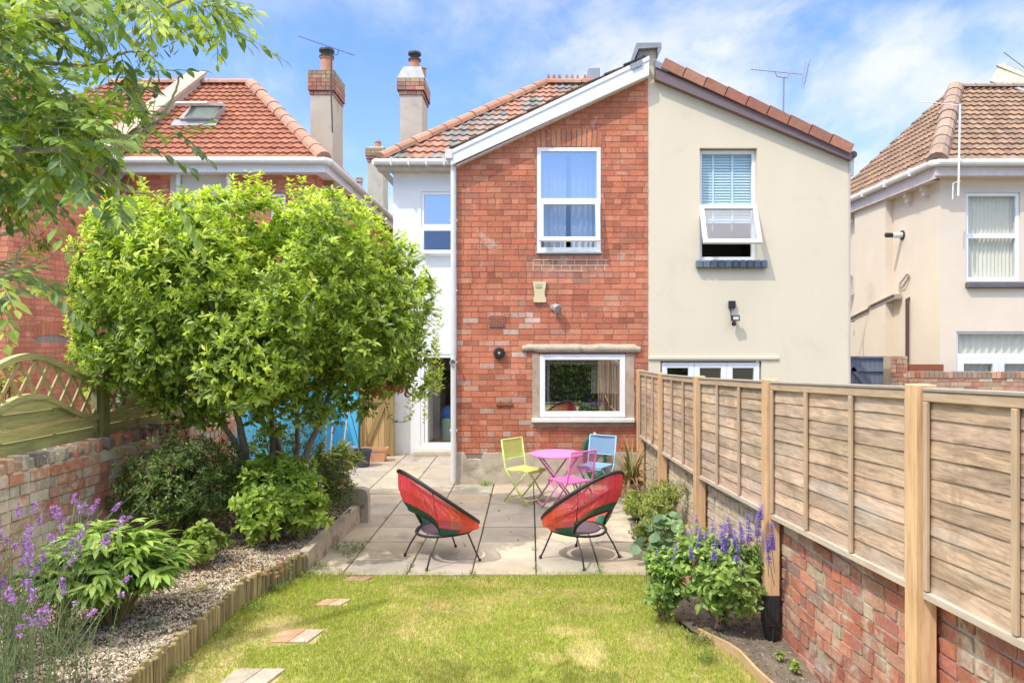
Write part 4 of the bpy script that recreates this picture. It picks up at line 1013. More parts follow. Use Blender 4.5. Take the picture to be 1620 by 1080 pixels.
# silver flue and the far chimney of the next terrace house
mb = MB(); fx = wx(569, 19); mb.tube([(fx, 19, 5.2), (fx, 19, wz(290, 19))], .08, 12); mb.lathe((fx, 19, wz(290, 19)), [(.08, 0), (.10, .02), (.10, .06), (.085, .08), (.1, .1), (.1, .14), (0, .15)], 14); mb.build('flue', mat('steel flue', (.55, .56, .58), .35, metal=.7), hl)
ht = thing('terrace_house', 'distant terrace house showing only its rendered chimney between the two brick houses', 'house', (wx(590, 25), 25.5, 0))
Yf = 25.0; c0, c1 = wx(582, Yf), wx(606, Yf)
chimney(ht, c0, c1, Yf, Yf+.9, 0.0, wz(256, Yf), wz(233, Yf), (.03, .06, .08), [((c0+c1)/2, Yf+.4, .25, .11, False)], lead=False, shaft=(.40, .35, .26))
mb = MB(); fx = (c0+c1)/2; mb.tube([(fx, Yf+.4, wz(226, Yf)), (fx, Yf+.4, wz(214, Yf))], .06, 10); mb.build('flue', mat('steel flue'), ht)
mb = MB(); mb.box(-9, -5.0, 25.9, 34, 0, 5.4); mb.build('wall', mat('pale panel'), ht)

# ================================================================ RIGHT HOUSE
hr = thing('rendered_house', 'pale rendered neighbour house with pinkish brown tiled hip roof at the right edge', 'house', (10, 13.6, 0))
RXc = wx(1487, 13.6); RY = 13.6
STU = mat('stucco', (.72, .625, .50), .92, var=.05, vscale=1.5, bump=.2, bscale=40)
W1 = (wx(1528, RY), wx(1614, RY), wz(444, RY), wz(304, RY)); W2 = (wx(1513, RY), 12.0, .1, wz(524, RY))
mb = MB(); holed(mb, RXc, 13, 0, 5.45, [W1, W2], FM(RY), .12)
mb.quad((RXc, RY, 0), (RXc, 22, 0), (RXc, 22, 5.45), (RXc, RY, 5.45))
mb.build('wall', STU, hr)
yb0, yb1 = RXc*F/(1424-838), RXc*F/(1382-838)
mb = MB(); mb.box(RXc-.16, RXc+.01, yb0+.3, yb1+.6, 0, 5.36); mb.build('wall_pier', STU, hr)
mb = MB(); mb.box(RXc-.24, RXc-.205, 13.36, 22, 5.22, 5.48); mb.box(RXc-.205, RXc, 13.60, 22, 5.22, 5.245); mb.box(RXc-.24, 13, 13.33, 13.36, 5.27, 5.48); mb.box(RXc-.205, 13, 13.36, 13.6, 5.27, 5.295)
mb.build('fascia', mat('mauve fascia', (.62, .55, .52), .7), hr)
mb = MB(); mb.tube([(13, 13.27, 5.50), (RXc-.22, 13.27, 5.50), (RXc-.30, 13.35, 5.50), (RXc-.30, 22, 5.50)], .065, 10)
for k in range(7): mb.box(RXc-.375, RXc-.225, 14+1.0*k, 14.05+1.0*k, 5.42, 5.57)
mb.build('gutter', mat('gutter white'), hr)
for k in range(8):
    if yb0+.1 < 13.95+.62*k < yb1+.65: continue
    mb = MB(); y = 13.95 + .62*k; mb.box(RXc-.11, RXc-.0, y, y+.10, 5.02, 5.12); mb.box(RXc-.15, RXc-.0, y, y+.10, 5.12, 5.22); mb.build('corbel', STU, hr)
ec = Vector((RXc-.24, 13.30, 5.53)); ra = Vector((wx(1511, 16.1), 16.1, wz(140, 16.1)))
pk = [(.265, .165, .108), (.24, .15, .098), (.285, .18, .12), (.215, .135, .088)]
mb = MB(); up = Vector((0, ra.y-ec.y, ra.z-ec.z)); hx2 = ra.x-ec.x; o_ = ec
xr_ = 5.6
tiled(mb, ec, (1, 0, 0), up, [(0, 0), (xr_, 0), (xr_, up.length), (hx2, up.length)], tcol(pk), tw=.235, course=.262, wave=.03, step=.026)
up2 = Vector((ra.x-ec.x, 0, ra.z-ec.z)); ln = 2*(ra.y-ec.y)+.05; 
tiled(mb, ec, (0, 1, 0), up2, [(0, 0), (ln+.0, 0), ((ln)/2+.2, up2.length), (ln/2-.2, up2.length)], tcol(pk), tw=.235, course=.262, wave=.03, step=.026)
rfr = mb.build('roof', mat('brown roof tile', rough=.85, attr=True, var=.12, vscale=6, bump=.25, bscale=50), hr)
mb = MB(); hcr = lambda r: vary(r, .92, 1.08, (.31, .215, .165))
hip_tiles(mb, ec+Vector((.02, .02, .06)), ra+Vector((0, 0, .06)), .17, .45, hcr, rh); hip_tiles(mb, ra+Vector((0, 0, .05)), ra+Vector((3.4, 0, .05)), .10, .42, hcr, rh)
mb.build('ridge_tile', mat('ridge clay'), rfr)
mb = MB(); a = P(1562, 106, 17.2); b = P(1700, 160, 15.0)
mb.prism([P(1580, 104, 16.6), P(1700, 150, 15.2), P(1700, 190, 15.2), P(1566, 128, 16.6)], (.35, .5, 0)); mb.build('parapet', mat('old stucco', (.50, .44, .36), .95, var=.15), hr)
mb = MB(); mb.prism([P(1576, 103, 16.6), P(1590, 101, 16.6), P(1700, 146, 15.2), P(1700, 154, 15.2), P(1582, 110, 16.6)], (.45, .6, 0)); mb.build('parapet_coping', mat('coping stone2', (.46, .40, .30), .9, var=.2), hr)
mb = MB(); mb.quad(P(1583, 130, 16.3), P(1590, 128, 16.3), P(1700, 175, 14.9), P(1700, 183, 14.9)); mb.build('flashing', mat('lead flashing'), hr)
# windows
x0, x1, z0, z1 = W1
mb = MB(); frame_box(mb, x0, x1, z0, z1, RY+.03, .07, .07, bars_z=(wz(373, RY),), bw=.09); win = mb.build('window', WHITE(), hr, label='upper window with pleated curtains in the neighbour house on the right')
pane(win, x0+.06, x1-.06, z0+.06, z1-.06, RY+.06, 'clear glass', .0); room(win, x0-.3, x1+.3, RY+.12, RY+1.6, z0-.3, z1+.3)
mb = MB(); drape(mb, x0+.03, x1-.03, z0, z1, RY+.155, 13, .02, (.84, .76, .62)); mb.build('curtain', mat('sheer cloth'), win)
mb = MB(); mb.box(wx(1527, RY), x1+.15, RY-.09, RY+.02, wz(456, RY), wz(446, RY), bev=.02); mb.build('sill', mat('dark sill', (.13, .12, .13), .6), win)
x0, x1, z0, z1 = W2
mb = MB(); frame_box(mb, x0, x1, z0, z1, RY+.03, .07, .05, bars_z=(wz(563, RY),), bw=.09); win = mb.build('window', WHITE(), hr, label='lower glazed doors with pale curtains in the neighbour house on the right')
mb = MB(); zt = wz(567, RY)
for k in range(4):
    a = x0+.05+.78*k; mb.box(a, a+.11, RY+.025, RY+.10, z0, zt); mb.box(a+.67, a+.775, RY+.025, RY+.10, z0, zt); mb.box(a+.11, a+.67, RY+.027, RY+.10, zt-.10, zt)
mb.build('door_frame', WHITE(), win)
pane(win, x0+.05, x1-.05, z0+.05, z1-.05, RY+.07, 'clear glass', .0); room(win, x0-.1, x1, RY+.13, RY+1.8, z0, z1+.2)
mb = MB(); drape(mb, x0+.05, x1-.1, z0, z1-.03, RY+.165, 26, .02, (.82, .74, .62)); mb.build('curtain', mat('sheer cloth'), win)
# pipes and flashings on the side wall
def side(u, v, xo=-.03):
    Yq = (RXc+xo)*F/(u-838); return Vector((RXc+xo, Yq, wz(v, Yq)))
mb = MB(); p1, p2 = side(1435, 473, -.05), side(1437, 575, -.05); mb.tube([p1+Vector((.06, 0, .02)), p1, Vector((p1.x, p1.y, p2.z))], .035, 8)
mb.build('waste_pipe', mat('brown pipe', (.10, .05, .045), .5), hr)
mb = MB(); p = side(1428, 372, -.0); mb.tube([p, p+Vector((-.22, 0, 0))], .06, 12, (.7, .7, .68)); mb.tube([p+Vector((-.22, 0, 0)), p+Vector((-.36, 0, 0))], .05, 12, (.02, .02, .02)); mb.tube([p+Vector((.005, 0, 0)), p+Vector((-.02, 0, 0))], .10, 14, (.03, .03, .03))
mb.build('boiler_flue', mat('furniture'), hr)
mb = MB(); q = -.19
pts = [side(1343, 503, q), side(1373, 488, q), side(1376, 483, q), side(1414, 465, q), side(1422, 462, -.05), side(1424, 448, -.05), side(1436, 432, -.05)]
mb.tube(pts, .022, 7, (.58, .52, .46)); mb.tube([side(1425, 455, -.04), side(1431, 452, -.04), side(1438, 434, -.04)], .012, 6, (.35, .33, .3))
for a, b in ((pts[0], pts[1]), (pts[2], pts[3])): mb.prism([a+Vector((.02, 0, -.0)), b+Vector((.02, 0, 0)), b+Vector((.02, 0, -.10)), a+Vector((.02, 0, -.10))], (.14, 0, 0), (.40, .33, .28))
mb.build('old_flashing', mat('furniture'), hr)

# ================================================================ GARDEN WALLS AND FENCES
OLD = [(.68, .27, .15), (.62, .28, .18), (.72, .35, .21), (.56, .32, .23), (.66, .40, .27), (.54, .26, .18), (.74, .42, .26)]
WXL = -4.1
mb = MB(); mb.cur = (.74, .64, .48); LM = lambda s, o, z: (WXL + o, s, z); rw = random.Random(77)
mb.box(WXL-.2, WXL, 3.0, 9.9, 0, 1.11)
oc = lambda s, z, r: vary(r, .75, 1.15, (r.choice(OLD) if r.random() < .80 else r.choice([(.60, .49, .38), (.52, .43, .34), (.66, .55, .42)])))
brick_field(mb, 3.0, 9.88, .06, 1.10, [], LM, oc, .0945, .235, .013, .014, .005, .35, rw, .006)
y = 3.0; k = 0
while y < 9.85:                                  # coping: bricks on edge, every other one standing prouder
    c = oc(y, 1.2, rw) if rw.random() < .8 else (.30, .27, .23); h = 1.225 if k % 2 else 1.185; o_ = .022 if k % 2 else .004
    tz = rw.uniform(-.012, .012)
    mb.box(WXL-.21, WXL+o_, y+.004, y+.072+rw.uniform(-.004, .004), 1.105, h+tz, tuple(q*.9 for q in c), bev=.010); y += .082; k += 1
mb.box(WXL-.19, WXL-.01, 3.0, 9.9, 1.11, 1.16)
o = mb.build('garden_wall', brickmat('old brick', (.82, .72, .54), 1.9, .49, .56, .95, 1.0))
tag(o, 'old red brick garden wall with smeared mortar and brick on edge coping, below the lattice fence', 'garden wall')
# blue wall beyond
mb = MB(); mb.box(WXL-.15, WXL+.02, 9.95, 13.30, 0, 1.75, bev=.01); mb.box(WXL+.02, wx(568, 13.36), 13.32, 13.45, 0, 1.75, bev=.01)
o = mb.build('garden_wall', mat('blue masonry paint', (.09, .50, .80), .7, var=.07, vscale=4, bump=.35, bscale=25)); tag(o, 'bright blue painted wall beside the timber gate', 'garden wall')
# wooden lattice fence on the brick wall
lf = thing('lattice_fence', 'green stained fence panels with a curved lattice top and square post on the left wall', 'fence', (-4.2, 6.96, 1.16))
GW = woodmat('green stained wood', (.54, .50, .22), (.26, .27, .10), 'y', .85)
GWP = woodmat('green stained post', (.48, .44, .15), (.26, .27, .09), 'z', .85)
FX = -4.22
for k, y0 in enumerate((5.02, 7.02)):
    y1 = y0 + 1.88; yc = (y0+y1)/2; L = y1-y0
    ztop = lambda y: 1.80 + .25*(.5+.5*math.cos(2*math.pi*(y-yc)/L)); zlow = lambda y: 1.44 + .27*(.5+.5*math.cos(2*math.pi*(y-yc)/L))
    if k == 1: ztop = lambda y: 1.80 + .25*(.5+.5*math.cos(2*math.pi*(y-yc)/L))
    mb = MB(); n_ = 40; cc = lambda: tuple([rw.uniform(.85, 1.1)]*3)
    for f, h in ((ztop, .05), (zlow, .05)):
        for i in range(n_):
            a = y0+L*i/n_; b = y0+L*(i+1)/n_
            mb.add([(FX-.03, a, f(a)-h), (FX+.03, a, f(a)-h), (FX+.03, a, f(a)), (FX-.03, a, f(a)), (FX-.03, b, f(b)-h), (FX+.03, b, f(b)-h), (FX+.03, b, f(b)), (FX-.03, b, f(b))],
                   [(0,1,5,4), (1,2,6,5), (2,3,7,6), (3,0,4,7)], (1, 1, 1))
    mb.box(FX-.025, FX+.025, y0, y0+.04, 1.20, ztop(y0)); mb.box(FX-.025, FX+.025, y1-.04, y1, 1.20, ztop(y1))
    pf = mb.build('panel_frame', GW, lf)
    mb = MB(); z = 1.21; bh = .115; j = 0
    while z < 1.72:
        segs = 24
        for i in range(segs):
            a = y0+.04+(L-.08)*i/segs; b = y0+.04+(L-.08)*(i+1)/segs; za, zb = min(z+bh, zlow(a)-.03), min(z+bh, zlow(b)-.03)
            if za <= z or zb <= z: continue
            ox = .012 if j % 2 else -.010; c = ((1.15, 1.1, 1.0) if j % 2 else (.85, .88, .85))
            mb.add([(FX-.01+ox, a, z+.008), (FX+.01+ox, a, z+.008), (FX+.01+ox, a, za), (FX-.01+ox, a, za), (FX-.01+ox, b, z+.008), (FX+.01+ox, b, z+.008), (FX+.01+ox, b, zb), (FX-.01+ox, b, zb)], [(0,1,5,4), (1,2,6,5), (2,3,7,6), (3,0,4,7)], c)
        z += bh; j += 1
    for t in (.33, .67): mb.box(FX-.002, FX+.006, y0+L*t-.02, y0+L*t+.02, 1.21, zlow(y0+L*t)-.03, (.8, .8, .8))
    mb.build('board_panel', GW, pf)
    mb = MB()
    for sgn, xo in ((1, .008), (-1, -.008)):
        s0 = -2.0
        while s0 < 4:
            pts = []
            for i in range(41):
                z_ = 1.3 + .85*i/40; y_ = y0 + s0 + sgn*(z_-1.3)*.70
                if y0+.03 < y_ < y1-.03 and zlow(y_)-.02 < z_ < ztop(y_)-.02: pts.append((FX+xo, y_, z_))
            if len(pts) > 2: mb.bar(pts[0], pts[-1], .032, .015, (1, 0, 0), (1, .95, .8))
            s0 += .195
    mb.build('lattice', woodmat('lattice wood', (.50, .40, .22), (.36, .30, .14), 'z', .85), pf)
mb = MB(); mb.box(FX-.06, FX+.06, 6.90, 7.02, 1.14, 1.84, bev=.006); mb.box(FX-.07, FX+.07, 6.89, 7.03, 1.84, 1.865, bev=.006); mb.build('post', GWP, lf)
mb = MB(); mb.box(FX-.06, FX+.06, 8.90, 9.02, 1.14, 1.84, bev=.006); mb.build('post', GWP, lf)

# ---- right: old wall, posts and overlap panels
m, nt, b_, out = newmat('limewashed brick')
cA = nmix(nt, 1.0, ncol(nt), nramp(nt, nnoise(nt, 45, 6, .7), [(.25, .68), (.75, 1.25)]), 'MULTIPLY')
ge = N(nt, 'ShaderNodeNewGeometry'); sp = N(nt, 'ShaderNodeSeparateXYZ'); nt.links.new(ge.outputs['Position'], sp.inputs[0])
mr = N(nt, 'ShaderNodeMapRange'); mr.inputs[1].default_value = 4.9; mr.inputs[2].default_value = 7.2; mr.inputs[3].default_value = 0; mr.inputs[4].default_value = .42; nt.links.new(sp.outputs[1], mr.inputs[0])
k1 = nnoise(nt, 2.1, 8, .7, .6); k2 = nnoise(nt, 22, 6, .7)
kk = nmath(nt, 'ADD', nmath(nt, 'ADD', nmath(nt, 'MULTIPLY', k1, .72), nmath(nt, 'MULTIPLY', k2, .28)), mr.outputs[0])
kk = nramp(nt, kk, [(.50, 0.0), (.60, .88)])
cA = nmix(nt, kk, cA, nramp(nt, nnoise(nt, 9, 6, .7), [(.3, (.46, .39, .28)), (.65, (.72, .63, .48))]))
mo = nramp(nt, nnoise(nt, 3.2, 8, .7), [(.60, 0.0), (.70, .55)]); cA = nmix(nt, mo, cA, (.26, .23, .12))
nt.links.new(cA, b_.inputs['Base Color']); b_.inputs['Roughness'].default_value = .95; b_.inputs['Specular IOR Level'].default_value = .2
nt.links.new(nbump(nt, nnoise(nt, 55, 7, .75), 1.0, .012), b_.inputs['Normal'])
POST = [(1.64, 10.5, 1.72), (1.64, 8.76, 1.75), (1.665, 6.95, 1.80), (1.745, 5.13, 1.865), (1.855, 3.36, 1.935), (1.98, 1.55, 2.0)]
def RXf(y):
    for (xa, ya, _), (xb, yb, _) in zip(POST[:-1], POST[1:]):
        if y >= yb: return xa + (xb-xa)*(ya-y)/(ya-yb) + .085
    return POST[-1][0] + .085
RM = lambda s, o, z: (RXf(s) - o, s, z)
mb = MB(); mb.cur = (.52, .45, .34)
for ya, yb in zip([1.6, 3.36, 5.13, 6.95, 8.76], [3.36, 5.13, 6.95, 8.76, 10.68]):
    a, b = RXf(ya), RXf(yb)
    for q0, q1 in (((a, ya), (b, yb)), ((b+.22, yb), (a+.22, ya))): mb.quad((*q0, -.04), (*q1, -.04), (*q1, 1.04), (*q0, 1.04))
    mb.quad((a, ya, 1.04), (b, yb, 1.04), (b+.22, yb, 1.04), (a+.22, ya, 1.04))
oc2 = lambda s, z, r: vary(r, .75, 1.15, (r.choice([(.56, .22, .14), (.52, .20, .13), (.60, .27, .18), (.48, .20, .15), (.58, .31, .21)]) if r.random() < .90 else r.choice([(.60, .47, .33), (.45, .28, .22)])))
brick_field(mb, 1.6, 10.66, -.04, 1.03, [], RM, oc2, .082, .232, .016, .010, .006, .3, random.Random(12), .010)
o = mb.build('garden_wall', m); tag(o, 'low crumbling red brick wall flaking with limewash under the overlap fence panels', 'garden wall')
gf = thing('panel_fence', 'weathered overlap panel fence with fresh orange timber posts along the right border', 'fence', (1.7, 6.9, 0))
POST = [(1.64, 10.5, 1.72), (1.64, 8.76, 1.75), (1.665, 6.95, 1.80), (1.745, 5.13, 1.865), (1.855, 3.36, 1.935), (1.98, 1.55, 2.0)]
PM = woodmat('new post timber', (.72, .47, .26), (.46, .28, .14), 'z', .7)
BM = woodmat('weathered overlap board', (.67, .49, .34), (.25, .18, .125), 'y', .85, knots=(.66, .50, .36))
GM = woodmat('grey weathered rail', (.50, .43, .35), (.36, .30, .24), 'y', .85)
rfz = random.Random(19)
for i, (x, y, z) in enumerate(POST):
    mb = MB(); mb.box(x-.05, x+.05, y-.05, y+.05, .16 if i == 3 else -.02, z+.012, (1, 1, 1), bev=.004); ps = mb.build('post', PM, gf)
    if i == 3:
        mb = MB(); mb.box(x-.055, x+.055, y-.055, y+.055, .10, .33, bev=.006)
        for q in (-1, 1): mb.box(x+q*.03-.012, x+q*.03+.012, y-.06, y-.055, .13, .31)
        mb.add([(x-.05, y-.05, .10), (x+.05, y-.05, .10), (x+.05, y+.05, .10), (x-.05, y+.05, .10), (x, y, -.15)], [(0, 1, 4), (1, 2, 4), (2, 3, 4), (3, 0, 4)]); mb.box(x-.006, x+.006, y-.055, y+.055, -.1, .1)
        mb.build('post_spike', mat('black metal'), ps)
for i in range(5):
    (xa, ya, za), (xb, yb, zb) = POST[i], POST[i+1]        # runs from far to near
    A = Vector((xa+.01, ya-.055, 0)); B = Vector((xb+.01, yb+.055, 0)); d = B-A; L = d.length; dn = d.normalized(); nrm = Vector((dn.y, -dn.x, 0))
    if nrm.x > 0: nrm = -nrm
    H = .985; zt = lambda t: za + (zb-za)*t
    W = lambda t, o, z: A + d*t + nrm*o + Vector((0, 0, z))
    pn = MB(); nb = 10; S = 26
    for k in range(nb):
        h0 = .035 + (H-.09)*k/nb; h1 = h0 + (H-.09)/nb + .022; sh = tuple([rfz.uniform(.68, 1.15)]*3); sh = (sh[0], sh[1]*rfz.uniform(.95, 1.02), sh[2]*rfz.uniform(.9, 1.05)); ph = rfz.uniform(0, 99)
        vs = []
        for s_ in range(S+1):
            t = s_/S; wv = .006*nz3(t*L*3, ph) + .004*nz3(t*L*9, ph)
            zb_ = zt(t)-H+h0+wv; zt_ = zt(t)-H+h1
            vs += [W(t, .013+wv*.4, zb_), W(t, .004, zt_), W(t, .006, zb_)]
        fs = []
        for s_ in range(S): fs += [(s_*3, s_*3+3, s_*3+4, s_*3+1), (s_*3+2, s_*3+5, s_*3+3, s_*3), (s_*3+1, s_*3+4, s_*3+5, s_*3+2)]
        pn.add(vs, fs, sh)
    panel = pn.build('fence_panel', BM, gf)
    mb = MB(); up = (0, 0, 1)
    mb.bar(W(0, .012, zt(0)-.042), W(1, .012, zt(1)-.042), .04, .045, up, (1, 1, 1), .004)
    mb.build('top_rail', woodmat('rail timber', (.54, .40, .27), (.36, .26, .17), 'y', .85), panel)
    mb = MB(); mb.bar(W(0, .0, zt(0)-.010), W(1, .0, zt(1)-.010), .075, .018, up, (.62, .64, .66), .004); mb.build('capping', GM, panel)
    mb = MB(); mb.bar(W(0, .018, zt(0)-H+.02), W(1, .018, zt(1)-H+.02), .030, .038, up, (1.15, 1.12, 1.08), .004)
    mb.build('bottom_rail', GM, panel)
    for t in (.014, 1/3, 2/3, .986):
        mb = MB(); mb.bar(W(t, .030, zt(t)-H+.045), W(t, .030, zt(t)-.066), .030, .018, nrm, (1, .97, .93), .003); mb.build('batten', woodmat('batten timber', (.52, .40, .28), (.38, .28, .19), 'z', .85), panel)
# timber gate in the passage
tg = thing('timber_gate', 'new pine side gate with a diagonal brace in the passage', 'gate', (wx(597, 13.36), 13.36, 0))
PN = woodmat('pine board', (.62, .42, .19), (.52, .32, .12), 'z', .6)
gx0, gx1 = wx(570, 13.3), wx(617, 13.3)
mb = MB(); n_ = 5
for i in range(n_): mb.box(gx0+(gx1-gx0)*i/n_+.003, gx0+(gx1-gx0)*(i+1)/n_-.003, 13.34, 13.36, .03, 1.75, tuple([rfz.uniform(.9, 1.05)]*3))
mb.build('board_panel', PN, tg)
mb = MB(); mb.box(gx0, gx0+.04, 13.30, 13.338, .03, 1.75, bev=.003); mb.box(gx1-.09, gx1, 13.30, 13.338, .03, 1.75, bev=.003)
for z in (.05, 1.0, 1.6): mb.box(gx0+.04, gx1-.09, 13.302, 13.338, z, z+.11, bev=.003)
mb.bar((gx0+.10, 13.322, .17), (gx1-.11, 13.322, 1.0), .03, .09, (-.8, 0, .5)); mb.build('brace_frame', PN, tg)
mb = MB(); mb.box(gx1+.005, wx(623, 13.3), 13.28, 13.38, 0, 1.85, bev=.004); mb.build('post', PN, tg)
# concrete kerb and log edging
CON = mat('old concrete', (.40, .35, .27), .95, var=.25, vscale=4, bump=.7, bscale=35, dark=((.22, .17, .11), 5, .54, .66))
mb = MB()
for y0, y1 in ((6.62, 7.5), (7.51, 8.40)):
    xa, xb = -2.07+.03*(y0-6.6), -2.07+.03*(y1-6.6)
    mb.add([(xa, y0, -.03), (xa, y0, .19), (xa-.09, y0, .19), (xa-.09, y0, -.03), (xb, y1, -.03), (xb, y1, .215), (xb-.09, y1, .215), (xb-.09, y1, -.03)], [(0,1,2,3), (0,4,5,1), (1,5,6,2), (2,6,7,3), (7,6,5,4)])
pts = [(-2.75, .0), (-2.75, .40), (-2.0, .40), (-1.95, .38), (-1.925, .33), (-1.925, .0)]
mb.prism([(x, 8.42, z) for x, z in pts], (0, .13, 0))
o = mb.build('kerb', CON); tag(o, 'mossy concrete kerb holding the left bed beside the patio', 'kerb')
mb = MB(); y = 3.1; rl_ = random.Random(9)
while y < 6.62:
    x = -2.35 if y < 5.9 else -2.35 + (y-5.9)/.7*.25
    r = rl_.uniform(.021, .027); h = .190 + rl_.uniform(-.022, .018) + .01*nz3(y, 0, 0, 2); sh = tuple([rl_.uniform(.62, 1.15)]*3)
    tl = rl_.uniform(-.01, .01); pr = []
    mb.tube([(x, y, -.05), (x+tl, y, h-.006), (x+tl, y, h)], [r, r, r*.8], 9, sh); y += r*1.95
o = mb.build('log_edging', woodmat('log wood', (.46, .36, .18), (.17, .14, .07), 'z', .9)); tag(o, 'weathered half log edging between the gravel bed and the lawn', 'edging')
mb = MB()
ys = [3.0 + .12*i for i in range(20)]
for a, b in zip(ys[:-1], ys[1:]):
    if b > 5.2: break
    p = Vector((lawn_r(a)+.015, a, .0)); q = Vector((lawn_r(b)+.015, b, .0)); mb.bar(p+Vector((0, 0, .012)), q+Vector((0, 0, .012)), .02, .10, (0, 0, 1), (1, 1, 1))
o = mb.build('board_edging', woodmat('edging board', (.55, .38, .20), (.40, .26, .13), 'y', .9)); tag(o, 'thin curved timber edging board at the right side of the lawn', 'edging')
# stepping bricks
stc = [[(.38, .33, .26), (.44, .38, .31)], [(.44, .25, .14), (.42, .36, .29)], [(.46, .28, .16), (.47, .37, .26)], [(.40, .23, .15), (.38, .24, .15)]]
stl = ['grey slab', 'orange and grey brick pair', 'pale orange brick pair', 'red brick pair at the edge of the patio']
poslab = ['lowest', 'second', 'third', 'last']
for i, (sx, sy, a, b) in enumerate(STEPS):
    t = thing('stepping_stone', ['grey stone step cut by the bottom of the photo, nearest the camera', 'orange and grey brick pair set in the lawn beyond the nearest grey step', 'small pale orange brick pair set in the lawn between two other steps', 'red brick step where the lawn meets the patio'][i], 'stepping stone', (sx, sy, 0), 'stepping bricks set into the lawn')
    for j in range(2):
        mb = MB(); z = lawnz(sx, sy) + .003; xa = sx - a/2 + a*.5*j + .004; sk = .04
        mb.add([(xa-sk, sy-b/2, z), (xa+a*.5-.008-sk, sy-b/2, z), (xa+a*.5-.008+sk*.6, sy+b/2, z+.004), (xa+sk*.6, sy+b/2, z+.004), (xa-sk, sy-b/2, z-.05), (xa+a*.5-.008-sk, sy-b/2, z-.05), (xa+a*.5-.008+sk*.6, sy+b/2, z-.05), (xa+sk*.6, sy+b/2, z-.05)],
               [(0,1,2,3), (0,4,5,1), (1,5,6,2), (2,6,7,3), (3,7,4,0)], stc[i][j]); mb.build('brick', brickmat('step brick', (.50, .45, .38), 4, .5, .65), t)

# neighbour plot on the right: grey gate, brick wall
ng = thing('boarded_gate', 'grey blue painted boarded gate beside the cream gable', 'gate', (wx(1374, 14.2), 14.2, 0))
x0, x1 = wx(1345, 14.2), wx(1400, 14.2); zt_ = wz(566, 14.2)
GB = woodmat('blue grey paint', (.30, .35, .45), (.25, .29, .38), 'z', .7)
mb = MB()
for i in range(7): mb.box(x0+(x1-x0)*i/7+.004, x0+(x1-x0)*(i+1)/7-.004, 14.2, 14.22, .05, zt_)
mb.build('board_panel', GB, ng); mb = MB(); mb.box(x0-.02, x1+.03, 14.16, 14.198, zt_-.0, zt_+.035); mb.box(x0, x1, 14.165, 14.198, zt_-.27, zt_-.18); mb.box(x1-.04, x1+.03, 14.17, 14.198, 0, zt_); mb.bar((x0+.03, 14.18, zt_-.20), (x1-.15, 14.18, zt_-.85), .03, .08, (.6, 0, .6)); mb.build('brace_frame', GB, ng)
mb = MB(); mb.cur = (.48, .40, .31); x0 = wx(1405, 13.2); pts_ = (x0, 13.2)
ry = random.Random(41); yc2 = lambda s, z, r: vary(r, .8, 1.12, r.choice([(.50, .24, .15), (.46, .32, .21), (.55, .42, .28), (.42, .20, .13), (.52, .30, .20)]))
zw = wz(589, 13.0)
NM = lambda s, o, z: (x0 + s, 13.2 - .10*s - o, z)
mb.add([NM(.30, 0, 0), NM(5, 0, 0), NM(5, 0, zw-.11), NM(.30, 0, zw-.11), NM(.30, -.2, 0), NM(5, -.2, 0), NM(5, -.2, zw-.11), NM(.30, -.2, zw-.11)], [(0,1,2,3), (3,2,6,7), (1,5,6,2), (4,7,6,5)])
brick_field(mb, .30, 5, 0, zw-.11, [], NM, yc2, .083, .236, .012, .010, .004, .2, ry)
s = .31
while s < 5:
    c = yc2(0, 0, ry) if ry.random() < .6 else (.30, .22, .17)
    mb.add([NM(s, .02, zw-.105), NM(s+.074, .02, zw-.105), NM(s+.074, .02, zw+.01), NM(s, .02, zw+.01), NM(s, -.2, zw-.105), NM(s+.074, -.2, zw-.105), NM(s+.074, -.2, zw+.01), NM(s, -.2, zw+.01)], [(0,1,2,3), (3,2,6,7), (0,3,7,4), (1,5,6,2)], c); s += .083
zp = wz(563, 13.2); mb.box(x0+.01, x0+.30, 13.11, 13.40, 0, zp)
brick_field(mb, -.0, .30, 0, zp, [], lambda s, o, z: (x0+s, 13.10-o, z), yc2, .083, .236, .012, .010, .004, .1, ry)
o = mb.build('garden_wall', brickmat('yellow brick', (.62, .54, .42), 3, .56, .66)); tag(o, 'mixed red and cream brick wall with a pier in the garden of the right neighbour', 'garden wall')
mb = MB(); mb.box(wx(1436, 13.4), wx(1489, 13.4), 13.32, 13.42, 1.3, wz(576, 13.4)); o = mb.build('timber_planter', mat('dark stained timber', (.22, .075, .035), .6, var=.15)); tag(o, 'dark red stained timber box behind the neighbouring brick wall', 'planter')

# ================================================================ FIXTURES
def yagi(mb, A, B, n, L, elem_dir=(0, 0, 1), r=.008, er=.004):
    A = Vector(A); B = Vector(B); e = Vector(elem_dir).normalized(); mb.tube([A, B], r, 6)
    for i in range(n):
        p = A.lerp(B, (i+.5)/n); l = L*(1+.5*i/n); mb.tube([p - e*l/2, p + e*l/2], er, 5)
DK = mat('dark aerial metal', (.07, .07, .075), .5); LG = mat('pale aerial metal', (.24, .24, .25), .45)
def aerial(label, mast, boom, n, L, e, mt, refl=None, arm=None):
    t = thing('television_aerial', label, 'aerial', mast[0])
    mb = MB(); mb.tube(mast, .018, 8); mb.build('mast', mt, t)
    mb = MB(); yagi(mb, boom[0], boom[1], n, L, e)
    if arm: mb.tube(arm, .011, 6)
    mb.build('boom', mt, t)
    if refl:
        mb = MB(); c, w_, h_ = refl
        for i in range(5): mb.tube([c + Vector((i*.02, -w_/2, (i-2)*h_/5)), c + Vector((i*.02+.12, w_/2, (i-2)*h_/5))], .005, 5)
        mb.tube([c + Vector((0, 0, -h_/2)), c + Vector((.08, 0, h_/2))], .007, 5); mb.build('reflector', mt, t)
Y1 = 16.9
